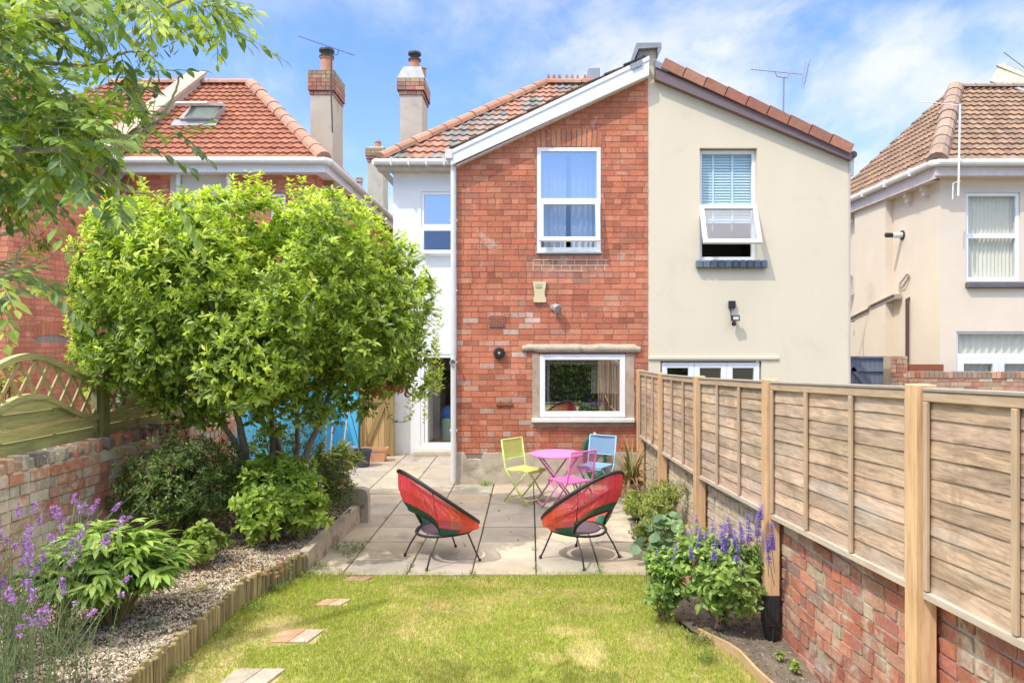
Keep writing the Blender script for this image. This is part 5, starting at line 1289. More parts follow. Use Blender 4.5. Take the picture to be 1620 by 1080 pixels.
aerial('dark aerial strapped to the tall left chimney', [P(526, 210, Y1), P(524, 150, Y1), P(524, 86, Y1)], (P(471, 57, Y1), P(561, 88, Y1)), 14, .14, (.3, .9, .4), DK, arm=[P(524, 87, Y1), P(534, 87, Y1), P(536, 79, Y1)])
aerial('pale aerial on a mast behind the cream gable', [P(1239, 200, 14), P(1240, 122, 14)], (P(1188, 110, 14), P(1270, 118, 14)), 16, .12, (0, .3, 1), LG, (P(1268, 118, 14), .5, .5), [P(1226, 113, 14), P(1229, 121, 14), P(1246, 124, 14), P(1249, 117, 14)])
aerial('white aerial on a bracket at the corner gutter of the right neighbour', [P(1516, 310, 13.15), P(1519, 165, 13.15)], (P(1457, 161, 13.15), P(1519, 167, 13.15)), 8, .05, (.1, .9, .2), mat('white metal', (.78, .78, .78), .4), None, [P(1507, 315, 13.2), P(1508, 290, 13.2), P(1520, 286, 13.2)])
aerial('dark aerial cut by the right edge of the photo, above the parapet', [P(1624, 190, 16.4), P(1622, 108, 16.4)], (P(1588, 83, 16.4), P(1640, 122, 16.4)), 10, .13, (.3, .9, .4), DK)
t = thing('satellite_dish', 'grey satellite dish half hidden at the right edge of the cream gable', 'satellite dish', P(1343, 452, 17.3))
mb = MB(); c = P(1339, 452, 17.3); mb.lathe((0, 0, 0), [(0, 0), (.15, .02), (.26, .07), (.265, .075), (.15, .03), (0, .01)], 22, M=Matrix.Translation(c) @ Matrix.Rotation(R(80), 4, 'X')); mb.build('dish', mat('dish grey', (.35, .36, .36), .5), t)
mb = MB(); mb.tube([c, c + Vector((.3, 0, -.15)), c+Vector((.42, 0, -.15))], .02, 6); mb.build('bracket', DK, t)
# alarm box
t = thing('alarm_box', 'cream waisted alarm box on the brick gable under the upper window', 'alarm box', P(853, 475, YG))
poly = [P(u, v, YG-.045) for u, v in ((843, 445), (864, 445), (863.5, 452), (861.5, 461), (861.8, 468), (864, 472), (864, 478), (844, 478), (844, 472), (845.5, 468), (845.5, 461), (843.5, 452))]
mb = MB(); mb.prism(poly[::-1], (0, .045, 0)); mb.build('cover', mat('yellowed plastic', (.66, .56, .34), .5, var=.08), t)
mb = MB(); mb.prism([p+Vector((0, -.008, 0)) for p in (P(847, 449, YG-.045), P(857, 449, YG-.045), P(857, 455, YG-.045), P(847, 455, YG-.045))][::-1], (0, .008, 0)); mb.build('badge', mat('faded badge', (.46, .44, .27), .5), t)
t = thing('security_light', 'silver round security light on the brick gable', 'light', P(877, 488, YG))
c = P(875, 486, YG-.0); mb = MB(); mb.lathe((0, 0, 0), [(0, 0), (.045, 0), (.045, .03), (.0, .04)], 16, M=Matrix.Translation(c) @ Matrix.Rotation(R(90), 4, 'X')); mb.tube([c, c+Vector((.02, -.08, -.01))], .02, 8); mb.build('bracket', mat('grey metal', (.45, .44, .42), .4, metal=.4), t)
mb = MB(); M_ = Matrix.Translation(P(880, 487, YG-.10)) @ Matrix.Rotation(R(35), 4, 'Z') @ Matrix.Rotation(R(115), 4, 'X'); mb.lathe((0, 0, 0), [(0, -.06), (.05, -.05), (.065, 0), (.068, .05), (.055, .055)], 18, M=M_); mb.build('lamp_head', mat('grey metal'), t)
mb = MB(); mb.lathe((0, 0, 0), [(.055, .05), (0, .052)], 18, M=M_); mb.build('lens', mat('lamp lens', (.30, .32, .34), .15), t)
t = thing('security_light', 'small black floodlight with sensor on the cream gable', 'light', P(1160, 505, YG))
BK = mat('black plastic', (.02, .02, .022), .5)
mb = MB(); mb.box(wx(1152, YG), wx(1162.5, YG), YG-.05, YG, wz(488, YG), wz(476, YG), bev=.006); mb.tube([P(1156, 488, YG-.02), P(1156, 500, YG-.02)], .006, 5); mb.build('junction_box', BK, t)
mb = MB(); mb.box(wx(1153.5, YG), wx(1166.5, YG), YG-.13, YG-.08, wz(508, YG), wz(499, YG), bev=.006); mb.box(wx(1158, YG), wx(1162, YG), YG-.08, YG, wz(505, YG), wz(501, YG)); mb.lathe(P(1161, 512, YG-.08), [(0, -.035), (.025, -.03), (.035, 0), (.025, .03), (0, .035)], 14); mb.build('lamp_head', BK, t)
mb = MB(); mb.box(wx(1156, YG), wx(1164.5, YG), YG-.133, YG-.13, wz(506, YG), wz(501, YG)); mb.build('lens', mat('pale lens', (.6, .6, .55), .3), t)
t = thing('air_vent', 'square terracotta air brick pierced with rows of holes in the brick gable', 'vent', P(786, 517, YG))
a0, a1, z0, z1 = VENT
mb = MB(); mb.cur = (.42, .17, .11); nx_, nz_ = 9, 6; mb.box(a0+.005, a1-.005, YG-.004, YG+.01, z0+.005, z1-.005, (.03, .02, .02))
for i in range(nx_+1): x = a0+.008+(a1-a0-.016)*i/nx_; mb.box(x-.007, x+.007, YG-.016, YG-.005, z0+.006, z1-.006)
for i in range(nz_+1): z = z0+.008+(z1-z0-.016)*i/nz_; mb.box(a0+.004, a1-.004, YG-.0175, YG-.005, z-.006, z+.006)
mb.build('grille', brickmat('cap brick'), t)
t = thing('wall_vent', 'round black vent cowl on the brick gable', 'vent', P(790, 558, YG))
M_ = Matrix.Translation(P(790, 558, YG)) @ Matrix.Rotation(R(90), 4, 'X')
mb = MB(); mb.lathe((0, 0, 0), [(.085, 0), (.085, .05), (.06, .09), (.035, .09), (.03, .06), (0, .06)], 22, M=M_); mb.build('cowl', BK, t)
mb = MB(); mb.lathe((0, 0, 0), [(.02, .06), (.022, .095), (0, .1)], 12, M=M_); mb.build('nozzle', mat('grey plastic'), t)
t = thing('pipe_bracket', 'rusty iron bracket with two stubs on the brick gable', 'bracket', P(797, 640, YG))
mb = MB(); mb.box(wx(785, YG), wx(812, YG), YG-.03, YG, wz(642, YG), wz(637, YG), bev=.008); mb.tube([P(792, 640, YG-.02), P(792, 634, YG-.03)], .008, 6); mb.tube([P(808, 640, YG-.02), P(808, 634, YG-.03)], .008, 6); mb.build('plate', mat('rust', (.22, .09, .04), .9, var=.3, vscale=30), t)
# hose reel
t = thing('garden_hose', 'green garden hose coiled on a wall hook behind the bistro set', 'hose', P(941, 760, YG-.1))
mb = MB(); rhh = random.Random(6); c = P(941, 715, YG-.08)
for k in range(9):
    a_ = .15 + rhh.uniform(-.02, .025); b_ = .27 + rhh.uniform(-.05, .06); cx_ = c.x + rhh.uniform(-.02, .02); zt_ = wz(685+rhh.uniform(-1, 3), YG)
    mb.tube([(cx_ + a_*math.sin(q), YG-.05-.012*k-.01*math.cos(q), zt_ - b_ + b_*math.cos(q)*(1 if math.cos(q) > 0 else 1.15)) for q in [2*math.pi*i/28 for i in range(28)]], .0085, 6, closed=True, col=rhh.choice([(.02, .16, .10), (.03, .22, .15), (.02, .12, .08)]))
mb.build('coil', mat('hose rubber', rough=.35, attr=True, var=.05), t)
mb = MB(); mb.box(c.x-.02, c.x+.02, YG-.14, YG, wz(697, YG), wz(683, YG), (.6, .48, .2), bev=.006); mb.tube([(c.x, YG-.15, wz(684, YG)), (c.x, YG-.15, wz(700, YG))], .012, 8, (.65, .5, .18)); mb.build('hook', mat('furniture'), t)

# ================================================================ FURNITURE
def string_chair(label, loc, ang, group):
    t = thing('string_chair', label, 'chair', (0, 0, 0), group)
    PI = math.pi
    def O(p): return Vector((-.04 + .39*math.cos(p), .405*math.sin(p)*(1+.05*math.cos(p)), .62 - .285*math.cos(p) - .02*math.sin(p)**2))
    def S(p): return Vector((.02 + .27*math.cos(p), .275*math.sin(p), .295 - .02*math.cos(p)**2))
    def I(p):
        q = S(p); b = max(0, -math.cos(p)); b = max(0, (b-.50)/.50); return q + Vector((-.085*b, 0, .25*b**.5))
    K = 64; blk = mat('black cord wrap', (.022, .02, .02), .6, var=.2, vscale=80)
    mb = MB(); mb.tube([O(2*PI*i/K) for i in range(K)], .0175, 8, closed=True); 
    for p in (PI, PI*.68, PI*1.32): mb.tube([O(p)+Vector((0, 0, -.01)), O(p).lerp(I(p), .5)+Vector((-.012, 0, -.012)), I(p)], .006, 6)
    mb.build('outer_ring', blk, t, smooth=True)
    mb = MB(); mb.tube([S(2*PI*i/K) for i in range(K)], .013, 8, closed=True); mb.tube([I(PI*.668 + PI*.664*i/32) for i in range(33)], .014, 8)
    mb.build('seat_ring', blk, t, smooth=True)
    mb = MB(); n = 190; rc = random.Random(4)
    for i in range(n):
        p = 2*PI*i/n; a = O(p); b = I(p); bk = max(0, -math.cos(p))
        if abs(b.z-a.z) < .02: pass
        g = .27 if math.cos(p) < .10 else 0
        out_ = Vector((math.cos(p), math.sin(p), -.6))*.038
        f = lambda s: a.lerp(b, s) + out_*math.sin(PI*s)
        red = rc.choice([(.80, .07, .09), (.85, .09, .13), (.74, .07, .07)]) if bk > .25 else rc.choice([(.80, .13, .05), (.78, .10, .06)])
        grn = rc.choice([(.015, .11, .06), (.02, .13, .075)])
        if g > .02: mb.tube([f(0), f((1-g)*.5), f(1-g)], .0044, 5, red, cap=False); mb.tube([f(1-g), f(1-g*.5), f(1)], .0050, 5, grn, cap=False)
        else: mb.tube([f(0), f(.5), f(1)], .0044, 5, red, cap=False)
    mb.build('cords', mat('plastic cord', rough=.35, attr=True, var=.06, vscale=40), t)
    mb = MB(); mb.lathe((.02, 0, .285), [(0, .0), (.21, -.0), (.225, .012), (.215, .024), (0, .03)], 32); mb.build('seat_pad', mat('seat pad', (.10, .065, .085), .8, var=.1, vscale=20), t)
    for a, b in ((-1, -1), (-1, 1), (1, -1), (1, 1)):
        mb = MB(); mb.tube([(.02+a*.13, b*.20, .285), (.02+a*.16, b*.215, .275), (a*.235, b*.25, .12), (a*.28, b*.275, .006)], .0085, 8); lg = mb.build('leg', mat('dark steel', (.05, .05, .052), .4, metal=.5), t, smooth=True)
        mb = MB(); mb.lathe((a*.28, b*.275, 0), [(0, 0), (.014, 0), (.015, .02), (.010, .028)], 10); mb.build('foot_cap', BK, lg)
    t.location = loc; t.rotation_euler = (0, 0, ang); return t
string_chair('red and green string lounge chair on the left, its back to the round tree', (-.87, 7.02, 0), math.atan2(.52, .85), 'string lounge chairs on the patio')
string_chair('red and green string lounge chair on the right, in front of the pink bistro chair', (.50, 7.04, 0), math.atan2(.69, -.72), 'string lounge chairs on the patio')

def bistro_chair(label, loc, ang, col, key, clo, cm=1.0):
    t = thing('folding_chair', label, 'chair', (0, 0, 0), 'folding bistro chairs round the pink table')
    pm = mat(key, col, .35, var=.04); W = .20
    for s in (-1, 1):
        mb = MB(); y = s*W; mb.tube([(.20, y, .012), (-.165, y, .43), (-.185, y, .47), (-.25, y, .83)], .0115, 8); fr = mb.build('back_leg', pm, t, smooth=True)
        mb = MB(); y = s*(W-.025); mb.tube([(-.22, y, .012), (.17, y, .425)], .0115, 8); mb.build('front_leg', pm, t, smooth=True)
    mb = MB(); mb.tube([(-.25, -W, .825), (-.25, W, .825)], .0105, 8); mb.tube([(.165, -W, .05), (.165, W, .05)], .008, 6); mb.tube([(-.185, -W+.025, .05), (-.185, W-.025, .05)], .008, 6); mb.tube([(-.205, -W, .57), (-.205, W, .57)], .007, 6)
    mb.build('crossbar', pm, t)
    mb = MB(); mb.prism([(-.185, -W+.015, .440), (-.10, -W+.01, .432), (.21, -W+.02, .440), (.21, -W+.02, .452), (-.10, -W+.01, .444), (-.185, -W+.015, .452)], (0, 2*W-.035, 0)); mb.box(.195, .215, -W+.02, W-.02, .415, .437); mb.build('seat', pm, t)
    m, nt, b, out = newmat(key+' mesh'); b.inputs['Base Color'].default_value = (*[c*.95 for c in col], 1); b.inputs['Roughness'].default_value = .6
    tr = N(nt, 'ShaderNodeBsdfTransparent'); ms = N(nt, 'ShaderNodeMixShader'); ms.inputs[0].default_value = clo; tl = N(nt, 'ShaderNodeBsdfTranslucent'); tl.inputs[0].default_value = (*col, 1)
    m2 = N(nt, 'ShaderNodeMixShader'); m2.inputs[0].default_value = .3; nt.links.new(b.outputs[0], m2.inputs[1]); nt.links.new(tl.outputs[0], m2.inputs[2])
    nt.links.new(tr.outputs[0], ms.inputs[1]); nt.links.new(m2.outputs[0], ms.inputs[2]); nt.links.new(ms.outputs[0], out.inputs[0])
    mb = MB(); n = 12
    for i in range(n):
        a = -W+2*W*i/n; b2 = -W+2*W*(i+1)/n; f = lambda y: -.018*(1-(y/W)**2)
        for k in range(4):
            z0 = .575+.062*k; z1 = z0+.062; x = lambda z: -.205-(z-.57)*.176
            mb.quad((x(z0)+f(a), a, z0), (x(z0)+f(b2), b2, z0), (x(z1)+f(b2), b2, z1), (x(z1)+f(a), a, z1))
    mb.build('back_sling', m, t, smooth=True)
    t.location = loc; t.rotation_euler = (0, 0, ang); return t
bistro_chair('lime green folding bistro chair left of the pink table', (-.06, 9.50, 0), math.atan2(-.67, .74), (.62, .70, .20), 'lime paint', .88)
bistro_chair('pink folding bistro chair with sheer mesh back in front of the pink table', (.50, 8.72, 0), math.atan2(.8, -.6), (.66, .16, .42), 'pink paint', .55)
bistro_chair('pale blue folding bistro chair behind the pink table', (.91, 9.78, 0), math.atan2(-.85, -.5), (.26, .45, .68), 'blue paint', .93)
t = thing('bistro_table', 'round pink metal bistro table with folding legs', 'table', (0, 0, 0)); pk_ = mat('pink table paint', (.72, .24, .52), .3, var=.03)
mb = MB(); mb.lathe((0, 0, .665), [(0, .012), (.33, .012), (.347, .008), (.35, 0), (.347, -.014), (.335, -.014), (.33, .004), (0, .004)], 48); mb.build('table_top', pk_, t)
for s in (-1, 1):
    for q in (-1, 1):
        mb = MB(); y = s*(.20 - (.02 if q > 0 else 0)); mb.tube([(q*.25, y, .655), (-q*.24, y, .01)], .0115, 8); mb.build('leg', pk_, t, smooth=True)
mb = MB()
for q in (-1, 1): mb.tube([(q*.235, -.2, .03), (q*.235, .2, .03)], .009, 6); mb.tube([(q*.22, -.2, .62), (q*.22, .2, .62)], .009, 6)
mb.build('crossbar', pk_, t); t.location = (.36, 9.38, 0); t.rotation_euler = (0, 0, R(12))

# pots, tools
def pot(name, label, x, y, r0, r1, h, col, rim=.02, cat='pot', square=None):
    t = thing(name, label, cat, (x, y, 0)); mb = MB(); mb.cur = col
    if square:
        a, b = square; pr = []
        vs = []
        for z, k, in ((0, .85), (h-.05, .97), (h-.05, 1.04), (h, 1.06)): vs += [(x-a*k, y-b*k, z), (x+a*k, y-b*k, z), (x+a*k, y+b*k, z), (x-a*k, y+b*k, z)]
        vs += [(x-a*.96, y-b*.9, h), (x+a*.96, y-b*.9, h), (x+a*.96, y+b*.9, h), (x-a*.96, y+b*.9, h)]; vs += [(x-a*.9, y-b*.85, h-.06), (x+a*.9, y-b*.85, h-.06), (x+a*.9, y+b*.85, h-.06), (x-a*.9, y+b*.85, h-.06)]
        mb.add(vs, [(i*4+k, i*4+(k+1) % 4, (i+1)*4+(k+1) % 4, (i+1)*4+k) for i in range(5) for k in range(4)])
    else: mb.lathe((x, y, 0), [(0, 0), (r0, 0), (r1*.96, h*.82), (r1*1.06, h*.84), (r1*1.08, h), (r1*.97, h), (r1*.93, h-.05)], 28)
    mb.build('pot_body', mat('terracotta'), t)
    mb = MB(); 
    if square: mb.box(x-square[0]*.9, x+square[0]*.9, y-square[1]*.85, y+square[1]*.85, h-.07, h-.05)
    else: mb.lathe((x, y, h-.05), [(0, .01), (r1*.93, 0)], 24)
    mb.build('potting_soil', mat('dark soil'), t); return t
BC = (.10, .11, .13)
pot('black_pot', 'dark grey plastic pot with a thin cane beside the timber gate', wx(573, 12.2), 12.2, .12, .155, .29, (.055, .065, .085))
mb = MB(); mb.tube([(wx(571, 12.25), 12.25, .2), P(557, 662, 12.6), P(552, 645, 12.7)], .008, 6); o = mb.build('garden_cane', mat('black cane', (.03, .03, .03), .6)); tag(o, 'thin black cane standing in the dark grey pot', 'cane')
pot('terracotta_trough', 'orange terracotta trough at the foot of the timber gate', wx(593, 12.75), 12.75, .1, .1, .24, (.58, .30, .16), square=(.22, .12))
pot('plastic_tub', 'blue and white tub between the tools and the dark pot', wx(552, 12.7), 12.7, .10, .13, .26, (.35, .38, .62))
pot('terracotta_pot', 'terracotta pot of green flowered hellebore behind the raised bed', wx(532, 9.5), 9.5, .12, .17, .34, (.55, .27, .15))
for i, (u, lean, c, lb_) in enumerate(((519, .07, (.42, .40, .38), 'grey metal tool handle leaning on the blue wall, leftmost of the three'), (527, .02, (.66, .66, .63), 'white tool handle leaning on the blue wall between two others'), (545, -.10, (.46, .42, .38), 'brown tool handle leaning on the blue wall nearest the dark pot'))):
    x = wx(u, 13.0); mb = MB(); mb.tube([(x+.02, 12.75, .05), (x-lean*1.0-.03, 13.28, 1.35+.05*i)], .016, 8, c); hd = thing('garden_tool', lb_, 'tool', (x, 12.75, 0), 'tools leaning on the blue wall'); mb.build('handle', mat('furniture'), hd)
    mb = MB(); mb.box(x-.13, x+.17, 12.70, 12.76, 0, .07, (.25, .2, .15), bev=.01); mb.build('tool_head', mat('furniture'), hd)
t = pot('terracotta_pot', 'leaning orange terracotta pot behind the purple salvia', 0, 0, .075, .105, .25, (.55, .29, .20)); t.location = (1.40, 6.15, .02); t.rotation_euler = (R(-12), R(-14), 0)
for c in t.children: c.location = (0, 0, 0)
pot('terracotta_pot', 'pot of bronze grass at the corner of the fence', 1.36, 9.55, .12, .16, .26, (.42, .27, .19))

# ================================================================ VEGETATION
BARK = mat('grey bark', (.27, .21, .15), .9, var=.3, vscale=10, bump=.8, bscale=30, dark=((.36, .33, .27), 5, .55, .65))
BARKD = mat('twig bark', (.16, .11, .07), .9, var=.3, vscale=12)
# ---- round bay-like tree
bt = thing('garden_tree', 'dense round glossy leaved tree with several bare trunks in the left bed', 'tree', (-2.9, 7.6, BEDZ))
rt = random.Random(14)
def limb(mb, pts, r0, r1, n=8, sub=4, wob=.02):
    P_ = [Vector(p) for p in pts]; out = []
    for i in range(len(P_)-1):
        a, b = P_[i], P_[i+1]; p0 = P_[max(i-1, 0)]; p3 = P_[min(i+2, len(P_)-1)]
        for k in range(sub):
            t = k/sub; q = .5*((2*a) + (b-p0)*t + (2*p0-5*a+4*b-p3)*t*t + (3*a-p0-3*b+p3)*t**3)
            out.append(q + Vector((rt.uniform(-wob, wob), rt.uniform(-wob, wob), 0))*.5)
    out.append(P_[-1]); m_ = len(out)-1
    mb.tube(out, [r0 + (r1-r0)*i/m_ for i in range(m_+1)], n)
mb = MB(); TB = BEDZ - .05
trunks = [((410, 860), (395, 760), (385, 700), (372, 640), (350, 560)), ((425, 865), (430, 770), (432, 700), (428, 640), (430, 540)),
          ((455, 855), (465, 775), (478, 735), (500, 680), (545, 560)), ((458, 850), (462, 790), (470, 720), (470, 660), (480, 560)), ((400, 850), (385, 790), (380, 720), (350, 665), (290, 580)), ((440, 850), (450, 780), (440, 700), (405, 640), (390, 500))]
for i, tr_ in enumerate(trunks):
    Yb = 7.55 + .12*((i*7) % 4); pts = []
    for j, (u, v) in enumerate(tr_):
        yy = Yb + (.15*j if i % 2 else -.10*j); p = P(u, v, yy); 
        if j == 0: p.z = TB
        pts.append(p)
    limb(mb, pts, .058 if i in (0, 1, 2) else .04, .02)
for k in range(26):
    a = rt.uniform(0, 6.28); s = Vector((-2.9, 7.6, 1.5)) + Vector((math.cos(a)*.35, math.sin(a)*.3, 0)); e = Vector((-2.9 + math.cos(a)*rt.uniform(.9, 1.6), 7.5 + math.sin(a)*rt.uniform(.7, 1.2), rt.uniform(1.7, 3.4)))
    limb(mb, [s, s.lerp(e, .5) + Vector((0, 0, .15)), e], .022, .006, 6, 3, .05)
mb.build('trunk', BARK, bt, smooth=True)
TC = np.array([-2.89, 7.5, 2.55]); TR = np.array([1.78, 1.45, 1.05])
rg = np.random.default_rng(5)
lumps = []
for i in range(135):
    d = rg.normal(size=3); d /= np.linalg.norm(d)
    if d[2] < -.75: d[2] *= .5
    sq = 1/ (np.abs(d)**2.6).sum()**(1/2.6); k = rg.uniform(.62, .93); c = TC + TR*d*sq*k; lumps.append((c, rg.uniform(.24, .42)))
for i in range(20): d = rg.normal(size=3); d /= np.linalg.norm(d); lumps.append((TC + TR*d*.45, .5))
for (u, v, y, r) in ((330, 655, 7.2, .2), (430, 668, 7.3, .17), (520, 655, 7.3, .19), (280, 650, 7.2, .2), (570, 640, 7.4, .18), (180, 370, 7.4, .30), (165, 440, 7.4, .28), (160, 520, 7.3, .28), (175, 600, 7.3, .28), (215, 345, 7.4, .26), (265, 340, 7.5, .24), (350, 335, 7.3, .22), (660, 600, 7.4, .22), (655, 470, 7.5, .28), (620, 400, 7.5, .22), (350, 625, 7.0, .22), (450, 620, 7.0, .24), (520, 640, 7.2, .2), (250, 600, 7.2, .26), (400, 322, 7.3, .20), (468, 345, 7.3, .18), (200, 360, 7.4, .28), (590, 375, 7.5, .22), (645, 430, 7.5, .22), (160, 470, 7.3, .3), (150, 560, 7.3, .24), (650, 560, 7.4, .24), (640, 500, 7.4, .26), (300, 640, 7.1, .18), (560, 610, 7.3, .25), (610, 600, 7.5, .22), (240, 620, 7.1, .22), (545, 345, 7.5, .18), (300, 335, 7.4, .2), (410, 640, 7.1, .2), (480, 650, 7.2, .17)):
    p = P(u, v, y); lumps.append((np.array(p), r))
LC = np.array([l[0] for l in lumps]); LRr = np.array([l[1] for l in lumps])
def crown_points(n, LC, LR, rg, deep=.72, squash=1.0):
    out_p = []; out_n = []
    w_ = LR**2; w_ = w_/w_.sum()
    while len(out_p) < n:
        idx = rg.choice(len(LC), n, p=w_); d = unit(rg.normal(size=(n, 3))); p = LC[idx] + d*LR[idx][:, None]*rg.uniform(.82, 1.08, (n, 1))
        D = np.linalg.norm(p[:, None, :] - LC[None], axis=2)/LR[None]; D[np.arange(n), idx] = 9
        ok = D.min(1) > deep
        for q, m_ in zip(p[ok], d[ok]): out_p.append(q); out_n.append(m_)
    return np.array(out_p[:n]), np.array(out_n[:n])
tips, nn = crown_points(9600, LC, LRr, rg)
low = tips[:, 2] < 1.62; keep = ~(low & (rg.random(len(tips)) < .5)); tips, nn = tips[keep], nn[keep]
outw = unit((tips - TC)/TR); dirs = unit(nn*.6 + outw*.5 + np.array([0, 0, .55]))
mb = MB()
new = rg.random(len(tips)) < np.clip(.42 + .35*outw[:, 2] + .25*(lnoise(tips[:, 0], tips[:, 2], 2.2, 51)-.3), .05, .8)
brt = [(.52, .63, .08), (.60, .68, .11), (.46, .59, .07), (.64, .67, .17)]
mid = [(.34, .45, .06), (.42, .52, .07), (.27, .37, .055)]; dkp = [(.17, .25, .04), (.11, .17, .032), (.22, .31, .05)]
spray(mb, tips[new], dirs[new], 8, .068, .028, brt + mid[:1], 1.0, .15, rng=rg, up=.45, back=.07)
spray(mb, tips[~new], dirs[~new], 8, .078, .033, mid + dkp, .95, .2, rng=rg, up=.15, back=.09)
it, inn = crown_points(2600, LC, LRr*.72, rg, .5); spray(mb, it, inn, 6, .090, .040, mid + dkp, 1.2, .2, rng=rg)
# upright young shoots breaking the outline
for (u, v) in ((130, 400), (115, 470), (125, 540), (150, 600), (175, 300), (230, 290), (200, 640), (655, 390), (676, 460), (684, 520), (690, 590), (660, 630), (402, 283), (420, 300), (465, 292), (545, 312), (690, 495), (668, 440), (630, 372), (330, 300), (180, 330), (240, 312), (585, 318), (600, 345), (120, 430), (118, 500), (500, 318), (380, 290), (690, 540), (685, 600)):
    for k in range(3):
        b_ = np.array(P(u + rt.uniform(-14, 14), v + 22 + rt.uniform(-6, 10), 7.4 + rt.uniform(-.3, .3)))
        m_ = 6; q = b_[None] + np.array([0, 0, 1.0])*np.linspace(0, .20, m_)[:, None] + np.array([rt.uniform(-.1, .1), 0, 0])*np.linspace(0, .2, m_)[:, None]
        spray(mb, q, np.tile([0, 0, 1.0], (m_, 1)), 5, .062, .022, brt, 1.3, .12, rng=rg, up=.2)
mb.build('crown', leafmat('glossy leaf', .36, .42, .45), bt)
mb = MB(); q = np.array([P(u, v, 7.1) for u, v in ((592, 618), (600, 622), (612, 612), (622, 614), (632, 616), (640, 625), (588, 630))]); spray(mb, q, np.tile([0, -.3, -1.0], (len(q), 1)), 7, .08, .03, [(.36, .12, .05), (.28, .10, .05), (.42, .18, .08)], .7, .2, rng=rg, up=-.3)
mb.build('dead_leaves', leafmat('dry leaf', .7, .2, .2), bt)
mb = MB()   # trailing sprig below the crown
for (pts) in (((608, 630), (612, 645), (618, 662), (626, 668)), ((625, 668), (640, 667), (650, 663))):
    pp = [P(u, v, 7.0) for u, v in pts]; mb.tube(pp, .003, 4, (.1, .12, .03))
    for p in pp: spray(mb, np.array([p]), np.array([[.3, 0, -1]]), 4, .05, .02, dkp + mid, 1.2, rng=rg)
mb.build('sprig', leafmat('glossy leaf'), bt)

# ---- ash tree reaching in from the left
at = thing('ash_tree', 'ash tree reaching in from the top left with feathery leaves and hanging key bunches', 'tree', (-4.9, 2.9, 0))
mb = MB(); limb(mb, [(-4.9, 2.9, -.1), (-4.85, 2.9, 1.2), (-4.8, 2.95, 2.6), (-4.6, 3.0, 4.2), (-4.3, 3.1, 6)], .16, .05, 12, 5)
BRN = [  # ((u, v) ..., Y, r0, r1, start height on trunk)
    ([(-160, 110), (-60, 62), (20, 44), (60, 32), (100, 26), (150, 2), (200, -30)], 2.9, .022, .010, 3.0),
    ([(-160, 150), (-40, 90), (50, 62), (82, 48), (105, 44), (122, 26), (140, 5)], 3.05, .016, .006, 2.9),
    ([(-150, 120), (0, 96), (100, 102), (150, 103), (185, 88), (205, 82), (236, 82)], 3.1, .009, .003, 2.9),
    ([(-140, 300), (-40, 268), (28, 241), (80, 238), (130, 229), (175, 221), (215, 213), (252, 188), (268, 165), (282, 132), (284, 118)], 2.8, .0105, .0025, 2.6),
    ([(-120, 330), (-20, 300), (50, 302), (110, 305), (160, 288)], 3.0, .008, .003, 2.4),
    ([(-120, 460), (-40, 445), (20, 430), (60, 418), (90, 402)], 2.9, .007, .002, 2.1),
    ([(28, 243), (38, 215), (42, 196)], 2.8, .005, .002, None),
    ([(130, 265), (170, 285), (205, 303), (240, 306), (266, 300)], 2.9, .005, .002, None),
    ([(180, -20), (215, 14), (255, 15), (290, 0), (330, -10)], 3.0, .007, .003, None),
    ([(330, -20), (345, 20), (365, 45), (388, 72)], 2.9, .005, .0015, None),
    ([(-40, 230), (40, 170), (90, 150), (130, 160)], 3.3, .008, .003, 2.6), ([(-60, 180), (20, 130), (70, 100)], 3.5, .008, .003, 2.8),
    ([(-60, 380), (10, 350), (60, 330), (110, 345)], 3.2, .007, .002, 2.3), ([(200, 180), (225, 150), (240, 120)], 3.0, .004, .002, None), ([(20, 430), (30, 395), (45, 385)], 2.9, .004, .002, None)]
brpts = []
for pts, Yb, r0, r1, zs in BRN:
    pp = [P(u, v, (Yb + .02*i)*.80) for i, (u, v) in enumerate(pts)]
    if zs: pp = [Vector((-4.8, 2.95, zs))] + pp
    limb(mb, pp, r0*1.3 if zs else r0, r1, 7, 5, .006); brpts.append(pp)
mb.build('trunk', mat('ash bark', (.36, .31, .22), .85, var=.25, vscale=14, bump=.5), at, smooth=True)
mb = MB(); tw = MB()
ashp = [(.19, .29, .07), (.25, .37, .07), (.13, .21, .07), (.33, .45, .08), (.46, .54, .12), (.10, .17, .08)]
def compound(base, d, L, rg, nl=5, ll=.058, lw=.019, droop=.30):
    """one pinnate leaf: rachis and opposite leaflets"""
    d = Vector(d).normalized(); p = Vector(base); seg = L/(nl+1); pts = [p.copy()]; P0 = []; AX = []
    sdv = d.cross(Vector((0, 0, 1)));  sdv = sdv.normalized() if sdv.length > .05 else Vector((1, 0, 0))
    for k in range(nl+1):
        d = (d + Vector((0, 0, -droop*.16))).normalized(); p = p + d*seg; pts.append(p.copy())
        if k == nl: P0.append(p.copy()); AX.append(d.copy())
        else:
            for s in (-1, 1): P0.append(p.copy()); AX.append((d*.75 + sdv*s*.85 + Vector((0, 0, -.25))).normalized())
    tw.tube(pts, .0014, 3, (.22, .27, .08), cap=False)
    n = len(P0); c = pick(ashp, 1, rg, .12); cols = np.repeat(c, n, 0)*rg.uniform(.88, 1.12, (n, 1))
    up_ = np.tile(np.array([0, -.25, 1.0]), (n, 1)) + rg.normal(size=(n, 3))*.25
    sz = np.sin(np.linspace(.55, 2.4, n))
    leaves(mb, np.array([tuple(q) for q in P0]), np.array([tuple(q) for q in AX]), up_, ll*rg.uniform(.8, 1.15, n)*sz, lw*rg.uniform(.85, 1.15, n), cols, .12, .18, ((.25, .8), (.55, 1.0), (.8, .55)))
rga = np.random.default_rng(23); ra2 = random.Random(23)
